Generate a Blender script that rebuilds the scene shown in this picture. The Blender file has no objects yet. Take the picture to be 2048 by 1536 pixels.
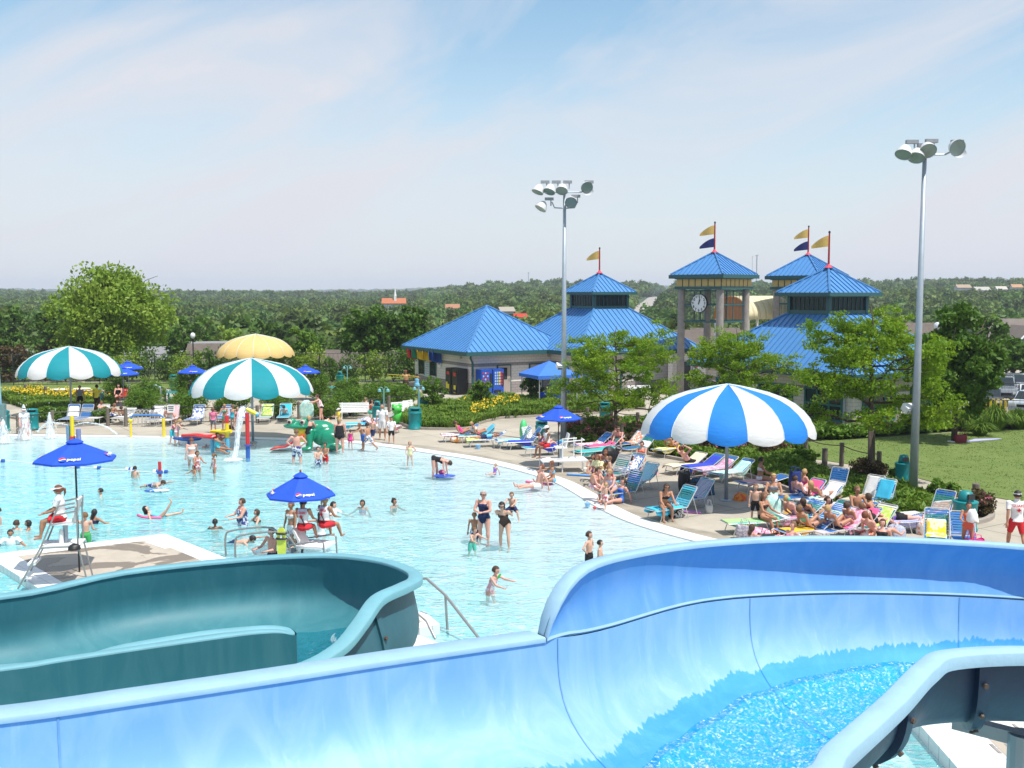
import bpy,bmesh,math,random
import numpy as np
from math import sin,cos,pi,radians as R,sqrt,atan2
from mathutils import Vector,Matrix,noise
from mathutils.geometry import tessellate_polygon,delaunay_2d_cdt
random.seed(7)
SC=bpy.context.scene
COL=SC.collection
# ---------------------------------------------------------------- camera
F=2070.0; EYE=7.3; PITCH=math.atan(183/F)
cam=bpy.data.objects.new('camera',bpy.data.cameras.new('camera')); COL.objects.link(cam)
cam.location=(0,0,EYE); cam.rotation_euler=(pi/2-PITCH,0,0)
cam.data.sensor_width=36; cam.data.lens=36*F/2048
cam.data.clip_start=0.1; cam.data.clip_end=20000
SC.camera=cam
# ---------------------------------------------------------------- light
SUN=Vector((0.32,-0.28,0.905)).normalized()
w=bpy.data.worlds.new('World'); SC.world=w; w.use_nodes=True
nt=w.node_tree; nt.nodes.clear()
def wn(t,**k):
 n=nt.nodes.new(t)
 for a,b in k.items(): setattr(n,a,b)
 return n
L=nt.links.new
out=wn('ShaderNodeOutputWorld'); bg=wn('ShaderNodeBackground'); L(bg.outputs[0],out.inputs[0])
bg.inputs[1].default_value=0.13
sky=wn('ShaderNodeTexSky',sky_type='NISHITA',sun_disc=False)
sky.sun_elevation=math.asin(SUN.z); sky.sun_rotation=atan2(SUN.x,SUN.y)
sky.air_density=1.0; sky.dust_density=0.6; sky.ozone_density=1.6
tc=wn('ShaderNodeTexCoord'); sep=wn('ShaderNodeSeparateXYZ'); L(tc.outputs['Generated'],sep.inputs[0])
def mth(op,a,b=None,c=None,clamp=False):
 n=wn('ShaderNodeMath',operation=op,use_clamp=clamp)
 for i,q in enumerate((a,b,c)):
  if q is None: continue
  if isinstance(q,(int,float)): n.inputs[i].default_value=q
  else: L(q,n.inputs[i])
 return n.outputs[0]
zc=mth('ADD',mth('MAXIMUM',sep.outputs[2],0.0),0.10)
cx=mth('ARCTAN2',sep.outputs[0],sep.outputs[1]); cy=mth('ADD',sep.outputs[2],0.0)
cmb=wn('ShaderNodeCombineXYZ'); L(cx,cmb.inputs[0]); L(cy,cmb.inputs[1])
mp=wn('ShaderNodeMapping',vector_type='TEXTURE'); L(cmb.outputs[0],mp.inputs[0])
mp.inputs['Rotation'].default_value=(0,0,R(19)); mp.inputs['Scale'].default_value=(0.62,0.14,1)
mp.inputs['Location'].default_value=(3.3,1.2,0)
n1=wn('ShaderNodeTexNoise'); n1.inputs['Scale'].default_value=1.0; n1.inputs['Detail'].default_value=9; n1.inputs['Roughness'].default_value=0.56; n1.inputs['Distortion'].default_value=0.6
L(mp.outputs[0],n1.inputs['Vector'])
mr=wn('ShaderNodeMapRange'); mr.inputs[1].default_value=0.42; mr.inputs[2].default_value=0.66; L(n1.outputs[0],mr.inputs[0])
veil=wn('ShaderNodeMapRange'); veil.interpolation_type='SMOOTHSTEP'; L(sep.outputs[2],veil.inputs[0])
veil.inputs[1].default_value=0.0; veil.inputs[2].default_value=0.29; veil.inputs[3].default_value=0.90; veil.inputs[4].default_value=0.08
inv=mth('SUBTRACT',1.0,veil.outputs[0])
fac=mth('ADD',veil.outputs[0],mth('MULTIPLY',mth('MULTIPLY',mr.outputs[0],inv),1.1),clamp=True)
mx=wn('ShaderNodeMix',data_type='RGBA'); L(fac,mx.inputs[0])
tint=wn('ShaderNodeMix',data_type='RGBA'); tint.blend_type='MULTIPLY'; tint.inputs[0].default_value=1; L(sky.outputs[0],tint.inputs[6]); tint.inputs[7].default_value=(0.84,1.04,1.0,1); L(tint.outputs[2],mx.inputs[6])
mx.inputs[7].default_value=(4.55,4.6,4.95,1)
L(mx.outputs[2],bg.inputs[0])
sd=bpy.data.lights.new('sun','SUN'); sd.energy=4.2; sd.angle=R(0.53); sd.color=(1.0,0.96,0.9)
so=bpy.data.objects.new('sun',sd); COL.objects.link(so)
so.rotation_euler=SUN.to_track_quat('Z','Y').to_euler(); so.location=(30,-20,60)
vs=SC.view_settings; vs.view_transform='Standard'; vs.look='None'; vs.gamma=1; vs.exposure=0.40; vs.use_curve_mapping=False
SC.render.engine='CYCLES'
SC.cycles.max_bounces=8; SC.cycles.transparent_max_bounces=24; SC.cycles.caustics_reflective=False; SC.cycles.caustics_refractive=False
# ---------------------------------------------------------------- helpers
def P(u,v,Y):
 "the point at distance Y straight ahead seen at photo position u,v"
 x=(u-1024)/F; y=(768-v)/F
 dy=cos(PITCH)+y*sin(PITCH); dz=-sin(PITCH)+y*cos(PITCH)
 return Vector((x/dy*Y,Y,EYE+dz/dy*Y))
def G(u,v,z=0.0):
 x=(u-1024)/F; y=(768-v)/F
 dy=cos(PITCH)+y*sin(PITCH); dz=-sin(PITCH)+y*cos(PITCH)
 t=(z-EYE)/dz
 return Vector((x*t,dy*t,z))
def lin(c):
 if isinstance(c,str):
  c=[int(c[i:i+2],16)/255 for i in (1,3,5)]
  c=[x/12.92 if x<=0.04045 else ((x+0.055)/1.055)**2.4 for x in c]
 return (c[0],c[1],c[2],1)
MATS={}
def mat(name,col,rough=0.6,var=0.12,scale=6.0,bump=0.0,bscale=None,metal=0.0,col2=None,spec=0.5,trans=0.0,stretch=None,coat=0.0,rnd=0.0,world=False):
 if name in MATS: return MATS[name]
 m=bpy.data.materials.new(name); m.use_nodes=True; MATS[name]=m
 t=m.node_tree; n=t.nodes; b=n['Principled BSDF']; col=lin(col)
 b.inputs['Roughness'].default_value=rough; b.inputs['Metallic'].default_value=metal
 b.inputs['Specular IOR Level'].default_value=spec; b.inputs['Coat Weight'].default_value=coat
 c=n.new('ShaderNodeTexCoord'); src=c.outputs['Object']
 if world:
  g=n.new('ShaderNodeNewGeometry'); src=g.outputs['Position']
 if stretch:
  mm=n.new('ShaderNodeMapping'); mm.inputs['Scale'].default_value=stretch; t.links.new(src,mm.inputs[0]); src=mm.outputs[0]
 ns=n.new('ShaderNodeTexNoise'); ns.inputs['Scale'].default_value=scale; ns.inputs['Detail'].default_value=5; ns.inputs['Roughness'].default_value=0.65
 t.links.new(src,ns.inputs['Vector'])
 ramp=n.new('ShaderNodeMapRange'); ramp.inputs[1].default_value=0.3; ramp.inputs[2].default_value=0.7; t.links.new(ns.outputs[0],ramp.inputs[0])
 mix=n.new('ShaderNodeMix'); mix.data_type='RGBA'; t.links.new(ramp.outputs[0],mix.inputs[0])
 if col2 is not None: lo,hi=col,lin(col2)
 else: lo=tuple(x*(1-var) for x in col[:3])+(1,); hi=tuple(min(1,x*(1+var)) for x in col[:3])+(1,)
 mix.inputs[6].default_value=lo; mix.inputs[7].default_value=hi
 co=mix.outputs[2]
 if rnd:
  oi=n.new('ShaderNodeObjectInfo'); hs=n.new('ShaderNodeHueSaturation')
  a=n.new('ShaderNodeMapRange'); a.inputs[3].default_value=1-rnd; a.inputs[4].default_value=1+rnd; t.links.new(oi.outputs['Random'],a.inputs[0]); t.links.new(a.outputs[0],hs.inputs['Value'])
  a2=n.new('ShaderNodeMapRange'); a2.inputs[3].default_value=0.5-rnd*0.07; a2.inputs[4].default_value=0.5+rnd*0.05
  mo=n.new('ShaderNodeMath'); mo.operation='FRACT'; mu=n.new('ShaderNodeMath'); mu.operation='MULTIPLY'; mu.inputs[1].default_value=7.31
  t.links.new(oi.outputs['Random'],mu.inputs[0]); t.links.new(mu.outputs[0],mo.inputs[0]); t.links.new(mo.outputs[0],a2.inputs[0]); t.links.new(a2.outputs[0],hs.inputs['Hue'])
  t.links.new(co,hs.inputs['Color']); co=hs.outputs[0]
 t.links.new(co,b.inputs['Base Color'])
 if bump:
  nb=n.new('ShaderNodeTexNoise'); nb.inputs['Scale'].default_value=bscale or scale*4; nb.inputs['Detail'].default_value=4; t.links.new(src,nb.inputs['Vector'])
  bp=n.new('ShaderNodeBump'); bp.inputs['Strength'].default_value=min(1,bump); bp.inputs['Distance'].default_value=0.05; t.links.new(nb.outputs[0],bp.inputs['Height']); t.links.new(bp.outputs[0],b.inputs['Normal'])
 if trans:
  tr=n.new('ShaderNodeBsdfTranslucent'); t.links.new(co,tr.inputs[0]); ms=n.new('ShaderNodeMixShader'); ms.inputs[0].default_value=trans
  t.links.new(b.outputs[0],ms.inputs[1]); t.links.new(tr.outputs[0],ms.inputs[2]); t.links.new(ms.outputs[0],n['Material Output'].inputs[0])
 return m
class MB:
 def __init__(s): s.v=[]; s.f=[]; s.m=[]; s.mi=0
 def _a(s,vs,fs):
  o=len(s.v); s.v+=[tuple(p) for p in vs]; s.f+=[tuple(i+o for i in f) for f in fs]; s.m+=[s.mi]*len(fs); return s
 def box(s,c,d,rz=0.0,M=None):
  x,y,z=d[0]/2,d[1]/2,d[2]/2
  vs=[Vector(p) for p in ((-x,-y,-z),(x,-y,-z),(x,y,-z),(-x,y,-z),(-x,-y,z),(x,-y,z),(x,y,z),(-x,y,z))]
  if M is None: M=Matrix.Rotation(rz,3,'Z')
  vs=[M@p+Vector(c) for p in vs]
  return s._a(vs,[(0,3,2,1),(4,5,6,7),(0,1,5,4),(1,2,6,5),(2,3,7,6),(3,0,4,7)])
 def tube(s,pts,r,n=8,cap=True,flat=1.0):
  pts=[Vector(p) for p in pts]; k=len(pts); rr=r if isinstance(r,(list,tuple)) else [r]*k
  vs=[]; fs=[]; up=None
  for i,p in enumerate(pts):
   d=(pts[min(i+1,k-1)]-pts[max(i-1,0)])
   if d.length<1e-9: d=Vector((0,0,1))
   d.normalize()
   if up is None:
    up=Vector((0,0,1)) if abs(d.z)<0.9 else Vector((1,0,0))
   a=d.cross(up)
   if a.length<1e-6: a=d.cross(Vector((1,0.1,0)))
   a.normalize(); b=a.cross(d).normalized(); up=b
   for j in range(n):
    t=2*pi*j/n; vs.append(p+a*cos(t)*rr[i]+b*sin(t)*rr[i]*flat)
  for i in range(k-1):
   for j in range(n):
    j2=(j+1)%n; fs.append((i*n+j,(i+1)*n+j,(i+1)*n+j2,i*n+j2))
  if cap: fs.append(tuple(range(n))); fs.append(tuple(reversed(range((k-1)*n,k*n))))
  return s._a(vs,fs)
 def lathe(s,prof,c=(0,0,0),n=16,sx=1,sy=1):
  vs=[]; fs=[]; k=len(prof)
  for r,z in prof:
   for j in range(n):
    t=2*pi*j/n; vs.append((c[0]+r*cos(t)*sx,c[1]+r*sin(t)*sy,c[2]+z))
  for i in range(k-1):
   for j in range(n):
    j2=(j+1)%n; fs.append((i*n+j,i*n+j2,(i+1)*n+j2,(i+1)*n+j))
  fs.append(tuple(reversed(range(n)))); fs.append(tuple(range((k-1)*n,k*n)))
  return s._a(vs,fs)
 def ell(s,c,r,n=12,k=8,M=None):
  prof=[(max(1e-3,sin(pi*i/k)),-cos(pi*i/k)) for i in range(k+1)]
  vs=[]; fs=[]; c=Vector(c)
  for a,z in prof:
   for j in range(n):
    t=2*pi*j/n; p=Vector((a*cos(t)*r[0],a*sin(t)*r[1],z*r[2])); p=M@p if M is not None else p; vs.append(p+c)
  for i in range(k):
   for j in range(n):
    j2=(j+1)%n; fs.append((i*n+j,i*n+j2,(i+1)*n+j2,(i+1)*n+j))
  return s._a(vs,fs)
 def poly(s,pts,flip=False):
  i=tuple(range(len(pts))); return s._a(pts,[tuple(reversed(i)) if flip else i])
 def prism(s,pts2,z0,z1):
  n=len(pts2); vs=[(p[0],p[1],z0) for p in pts2]+[(p[0],p[1],z1) for p in pts2]
  tri=tessellate_polygon([[Vector((p[0],p[1],0)) for p in pts2]])
  fs=[]
  for t in tri:
   a,b,c=[Vector(pts2[i][:2]) for i in t]
   ccw=(b-a).cross(c-a)>0
   t=t if ccw else tuple(reversed(t))
   fs.append(tuple(i+n for i in t)); fs.append(tuple(reversed(t)))
  area=sum(pts2[i][0]*pts2[(i+1)%n][1]-pts2[(i+1)%n][0]*pts2[i][1] for i in range(n))
  for i in range(n):
   j=(i+1)%n; q=(i,j,j+n,i+n); fs.append(q if area>0 else tuple(reversed(q)))
  return s._a(vs,fs)
 def loft(s,rows,closed=False):
  k=len(rows); n=len(rows[0]); vs=[p for r in rows for p in r]; fs=[]
  for i in range(k-1):
   for j in range(n if closed else n-1):
    j2=(j+1)%n; fs.append((i*n+j,i*n+j2,(i+1)*n+j2,(i+1)*n+j))
  return s._a(vs,fs)
 def build(s,name,ms,parent=None,smooth=False,loc=None,**props):
  me=bpy.data.meshes.new(name); me.from_pydata(s.v,[],s.f)
  for m in (ms if isinstance(ms,(list,tuple)) else [ms]): me.materials.append(m)
  if any(s.m): me.polygons.foreach_set('material_index',s.m)
  if smooth: me.polygons.foreach_set('use_smooth',[True]*len(s.f))
  me.update()
  o=bpy.data.objects.new(name,me); COL.objects.link(o)
  if parent is not None: o.parent=parent
  if loc is not None: o.location=loc
  for a,b in props.items(): o[a]=b
  return o
def autosmooth(o,ang=40):
 me=o.data; me.polygons.foreach_set('use_smooth',[True]*len(me.polygons))
 bm=bmesh.new(); bm.from_mesh(me)
 for e in bm.edges:
  if len(e.link_faces)==2 and e.calc_face_angle(0)>R(ang): e.smooth=False
 bm.to_mesh(me); bm.free(); return o
def thing(name,label,cat,loc=(0,0,0),rz=0.0,group=None):
 o=bpy.data.objects.new(name,None); COL.objects.link(o); o.empty_display_size=0.2
 o.location=loc; o.rotation_euler=(0,0,rz); o['label']=label; o['category']=cat
 if group: o['group']=group
 return o
def tag(o,label,cat,group=None,stuff=False):
 o['label']=label; o['category']=cat
 if group: o['group']=group
 if stuff: o['kind']='stuff'
 return o
def kids(o): return [c for c in ALLK.get(o.name,[])]
def copy_tree(o,loc=None,rz=None,label=None,parent=None,swap=None,scale=None):
 c=o.copy(); COL.objects.link(c)
 if parent is not None: c.parent=parent
 for ch in o.children: copy_tree(ch,parent=c,swap=swap)
 if loc is not None: c.location=loc
 if rz is not None: c.rotation_euler=(0,0,rz)
 if scale: c.scale=(scale,)*3
 if label: c['label']=label
 if swap and c.type=='MESH' and c.name.split('.')[0] in swap:
  c.data=c.data.copy(); c.data.materials[0]=swap[c.name.split('.')[0]]
 return c
def struct(o): o['kind']='structure'; return o
def sheet(name,pts,z,m,th=0.0):
 b=MB()
 if th: b.prism(pts,z-th,z)
 else:
  tri=tessellate_polygon([[Vector((p[0],p[1],0)) for p in pts]])
  fs=[]
  for t in tri:
   a,bb,c=[Vector((pts[i][0],pts[i][1])) for i in t]
   fs.append(t if (bb-a).cross(c-a)>0 else tuple(reversed(t)))
  b._a([(p[0],p[1],z) for p in pts],fs)
 return b.build(name,m)
def spline(pts,n):
 "Catmull-Rom resample, n per segment"
 pts=[Vector(p) for p in pts]; out=[]; k=len(pts)
 for i in range(k-1):
  p0,p1,p2,p3=pts[max(i-1,0)],pts[i],pts[i+1],pts[min(i+2,k-1)]
  for j in range(n):
   t=j/n; out.append(0.5*((2*p1)+(p2-p0)*t+(2*p0-5*p1+4*p2-p3)*t*t+(3*p1-p0-3*p2+p3)*t**3))
 out.append(pts[-1]); return out
def text_mesh(txt,size,m,parent,M,name='lettering',depth=0.004,bold=False,align='CENTER'):
 cu=bpy.data.curves.new(name,'FONT'); cu.body=txt; cu.size=size; cu.extrude=depth; cu.align_x=align; cu.align_y='CENTER'
 cu.resolution_u=2
 if bold: cu.offset=size*0.02
 o=bpy.data.objects.new(name,cu); COL.objects.link(o)
 dg=bpy.context.evaluated_depsgraph_get(); me=bpy.data.meshes.new_from_object(o.evaluated_get(dg))
 bpy.data.objects.remove(o)
 me.materials.clear(); me.materials.append(m)
 q=bpy.data.objects.new(name,me); COL.objects.link(q); q.parent=parent; q.matrix_local=M; return q
def inside(p,poly):
 x,y=p[0],p[1]; c=False; n=len(poly)
 for i in range(n):
  a,b=poly[i],poly[(i+1)%n]
  if (a[1]>y) != (b[1]>y) and x<(b[0]-a[0])*(y-a[1])/(b[1]-a[1])+a[0]: c=not c
 return c
def offset_line(pts,d):
 out=[]
 for i,p in enumerate(pts):
  a=Vector(pts[max(i-1,0)][:2]); b=Vector(pts[min(i+1,len(pts)-1)][:2]); t=(b-a).normalized(); out.append(Vector((p[0],p[1]))+Vector((-t.y,t.x))*d)
 return out
# ---------------------------------------------------------------- materials
M_conc=mat('concrete_deck',(0.43,0.385,0.31),0.85,0.10,0.7,0.25,30,world=True)
M_wetc=mat('wet_concrete',(0.25,0.215,0.165),0.45,0.15,2.0,0.1,30,world=True)
M_white=mat('white_paint',(0.78,0.78,0.77),0.5,0.05,3)
M_tile=mat('white_pool_tile',(0.72,0.72,0.70),0.45,0.06,5,0.1)
M_steel=mat('brushed_steel',(0.33,0.32,0.31),0.42,0.08,8,metal=0.6)
M_alu=mat('aluminium_tube',(0.62,0.62,0.62),0.4,0.05,8,metal=0.4)
M_galv=mat('galvanised_pole',(0.36,0.41,0.46),0.5,0.08,3,metal=0.35)
M_black=mat('black_metal',(0.015,0.016,0.017),0.5)
M_dark=mat('dark_void',(0.02,0.025,0.03),0.35)
M_tealp=mat('teal_plastic',(0.0,0.21,0.22),0.45,0.10,5,0.08,60)
M_greenp=mat('green_trim_paint',(0.025,0.10,0.105),0.5,0.08)
M_wood=mat('weathered_wood',(0.17,0.145,0.115),0.9,0.3,9,0.5,40,stretch=(1,1,0.15))
M_rope=mat('brown_rope',(0.10,0.065,0.045),0.9,0.2,30)
M_curb=mat('stone_kerb',(0.33,0.29,0.25),0.9,0.15,4,0.3)
M_logoblue=mat('royal_blue_canvas',(0.012,0.085,0.62),0.75,0.06,2,0.15,9,trans=0.12)
M_red=mat('red_paint',(0.62,0.02,0.025),0.35,0.06,coat=0.3)
M_yel=mat('yellow_paint',(0.80,0.60,0.01),0.35,0.06,coat=0.3)
M_blue=mat('blue_paint',(0.02,0.10,0.42),0.35,0.06,coat=0.3)
M_lblue=mat('light_blue_paint',(0.10,0.42,0.62),0.4,0.06)
# ================================================================ ground, water, far hills
def hill(x,y):
 "height of the land beyond the park"
 d=sqrt(x*x+y*y); az=atan2(x,max(y,1e-3))
 def sm(a,b,t): t=min(1,max(0,(t-a)/(b-a))); return t*t*(3-2*t)
 z=-0.12-7.5*sm(88,150,y)*1.0
 right=sm(-0.12,0.0,az); z2=-7.6-1.5*sm(140,230,d)
 z=z if d<150 else z2
 z+=(0.8+9.6*right+1.5*sm(.28,.4,az))*sm(230,900,d)
 z+=(-1.0+1.0*(1-right))*sm(900,2000,d)
 z+=21*sm(2400,4200,d)*(0.75+0.3*sin(az*9+1.0))
 if d>180: z+=2.4*noise.noise(Vector((x/170,y/170,0)))*sm(180,400,d)+3*noise.noise(Vector((x/700,y/700,5)))*sm(700,1500,d)
 return z
pool_px=[(-500,871),(0,872),(250,875),(420,876),(560,880),(690,885),(760,892),(850,905),(930,917),(1000,932),(1060,948),(1110,965),(1150,987),(1190,1012),(1240,1037),(1300,1058),(1380,1080),(1480,1103),(1600,1130),(1760,1170)]
shore=[G(u,v).to_2d() for u,v in pool_px]
shore=[p.to_2d() for p in spline([Vector((p.x,p.y,0)) for p in shore],3)]
pool_poly=list(shore)+[Vector(p) for p in ((13,22),(15.5,17),(15.5,9),(12,5),(-42,5),(-46,40))]
zero_line=shore
def shore_dist(x,y):
 best=1e9; p=Vector((x,y))
 for i in range(len(zero_line)-1):
  a=zero_line[i]; b=zero_line[i+1]; ab=b-a; t=max(0,min(1,(p-a).dot(ab)/ab.length_squared)); dd=(a+ab*t-p).length
  if dd<best: best=dd
 return best
def depth(x,y): return 0.05+1.10*(1-math.exp(-((shore_dist(x,y))/21.0)**1.5))
M_ground=mat('rough_grass_land',(0.045,0.085,0.022),0.95,0.35,0.08,0.3,2,world=True)
M_lawn=mat('mown_lawn',(0.105,0.165,0.028),0.95,0.2,0.35,0.6,25,col2=(0.15,0.20,0.045),world=True)
# terrain sheet
def build_terrain():
 rs=[0.0,30,60,75,88]; r=88.0
 while r<6500: r *= 1.055; rs.append(r)
 n=150; a0,a1=-pi,pi; b=MB(); vs=[]; fs=[]
 for i,r in enumerate(rs):
  for j in range(n):
   a=a0+(a1-a0)*j/n; x,y=r*sin(a),r*cos(a)
   z=hill(x,abs(y)) if r>88 else -3.0
   if -75<x<75 and -8<y<104: z=-3.0
   vs.append((x,y,z))
 for i in range(len(rs)-1):
  for j in range(n):
   j2=(j+1)%n; fs.append((i*n+j,(i+1)*n+j,(i+1)*n+j2,i*n+j2))
 b._a(vs,fs); return struct(b.build('terrain',M_ground,smooth=True))
build_terrain()
# base slab with a hole for the pool
outer=[Vector(p) for p in ((-82,-10),(82,-10),(82,108),(-82,108))]
def with_hole(name,outer,hole,z,m):
 polys=[[Vector((p[0],p[1],0)) for p in outer],[Vector((p[0],p[1],0)) for p in hole]]
 allp=outer+hole; tri=tessellate_polygon(polys); fs=[]
 for t in tri:
  a,b_,c=[Vector(allp[i][:2]) for i in t]; fs.append(t if (b_-a).cross(c-a)>0 else tuple(reversed(t)))
 b=MB(); b._a([(p[0],p[1],z) for p in allp],fs); return b.build(name,m)
def conc_material():
 "broom-finished slabs: joints, damp stains, pale repair strips"
 m=M_conc; t=m.node_tree; n=t.nodes; b=n['Principled BSDF']; base=b.inputs['Base Color'].links[0].from_socket
 g=n.new('ShaderNodeNewGeometry')
 st=n.new('ShaderNodeTexNoise'); st.inputs['Scale'].default_value=0.16; st.inputs['Detail'].default_value=8; st.inputs['Roughness'].default_value=0.7; t.links.new(g.outputs['Position'],st.inputs['Vector'])
 r=n.new('ShaderNodeMapRange'); r.inputs[1].default_value=0.48; r.inputs[2].default_value=0.72; r.inputs[3].default_value=1.0; r.inputs[4].default_value=0.70; t.links.new(st.outputs[0],r.inputs[0])
 mp=n.new('ShaderNodeMapping'); mp.inputs['Rotation'].default_value=(0,0,R(-33)); t.links.new(g.outputs['Position'],mp.inputs[0])
 br=n.new('ShaderNodeTexBrick'); br.inputs['Scale'].default_value=1.0; br.inputs['Brick Width'].default_value=4.2; br.inputs['Row Height'].default_value=3.1; br.inputs['Mortar Size'].default_value=0.02; br.offset=0.0
 br.inputs['Color1'].default_value=(1,1,1,1); br.inputs['Color2'].default_value=(0.94,0.93,0.92,1); br.inputs['Mortar'].default_value=(0.42,0.40,0.37,1); t.links.new(mp.outputs[0],br.inputs['Vector'])
 m1=n.new('ShaderNodeMix'); m1.data_type='RGBA'; m1.blend_type='MULTIPLY'; m1.inputs[0].default_value=1; t.links.new(base,m1.inputs[6]); t.links.new(br.outputs['Color'],m1.inputs[7])
 m2=n.new('ShaderNodeMix'); m2.data_type='RGBA'; m2.blend_type='MULTIPLY'; m2.inputs[0].default_value=1; t.links.new(m1.outputs[2],m2.inputs[6]); t.links.new(r.outputs[0],m2.inputs[7])
 t.links.new(m2.outputs[2],b.inputs['Base Color'])
conc_material()
struct(with_hole('pool_deck',outer,pool_poly,0.0,M_conc))
# coping band: pale gutter strip along the beach edge
b=MB(); o1=offset_line(shore,0.0); o2=offset_line(shore,0.7)
b.loft([[Vector((p.x,p.y,0.007)) for p in o1],[Vector((p.x,p.y,0.008)) for p in o2]][::-1]); struct(b.build('pool_gutter_band',M_tile))
# damp strip of deck beside the water, wetted by feet
b=MB(); rr=random.Random(5); o3=[p+(p-q).normalized()*(0.35+0.9*max(0,noise.noise(Vector((i*.27,0,0)))+.25)) for i,(p,q) in enumerate(zip(o2,o1))]
b.loft([[Vector((p.x,p.y,0.004)) for p in o2],[Vector((p.x,p.y,0.004)) for p in o3]][::-1]); struct(b.build('damp_deck_edge',mat('damp_concrete',(0.33,0.29,0.225),0.6,0.25,1.2,0.2,20,world=True)))
# pool floor + water
def grid_in(poly,step,rnd=0.25):
 xs=[p[0] for p in poly]; ys=[p[1] for p in poly]; out=[]; x=min(xs)
 rg=random.Random(3)
 while x<max(xs):
  y=min(ys)
  while y<max(ys):
   q=(x+rg.uniform(-rnd,rnd)*step,y+rg.uniform(-rnd,rnd)*step)
   if inside(q,poly): out.append(Vector(q))
   y+=step
  x+=step
 return out
pts=list(pool_poly)+grid_in(pool_poly,1.6)
nb=len(pool_poly)
v2,_,f2,*_=delaunay_2d_cdt([Vector(p) for p in pts],[(i,(i+1)%nb) for i in range(nb)],[],1,1e-5)
f2=[f for f in f2 if inside(sum((Vector(v2[i]) for i in f),Vector((0,0)))/len(f),pool_poly)]
f2=[f if (Vector(v2[f[1]])-Vector(v2[f[0]])).cross(Vector(v2[f[2]])-Vector(v2[f[0]]))>0 else tuple(reversed(f)) for f in f2]
dep=[]
for p in v2:
 onb=min((Vector(p)-q).length for q in shore)<0.02
 dep.append(0.03 if onb else depth(p[0],p[1]))
b=MB(); b._a([(p[0],p[1],-d) for p,d in zip(v2,dep)],f2)
def floor_mat():
 m=mat('pool_floor_plaster',(0.74,0.73,0.71),0.7,0.05,1.5,world=True); return m
struct(b.build('pool_floor',floor_mat(),smooth=True))
b=MB()
pp=[p for p in pool_poly]
b.loft([[Vector((p[0],p[1],0.0)) for p in pp+pp[:1]],[Vector((p[0],p[1],-1.3)) for p in pp+pp[:1]]]); struct(b.build('pool_wall',M_tile))
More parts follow.
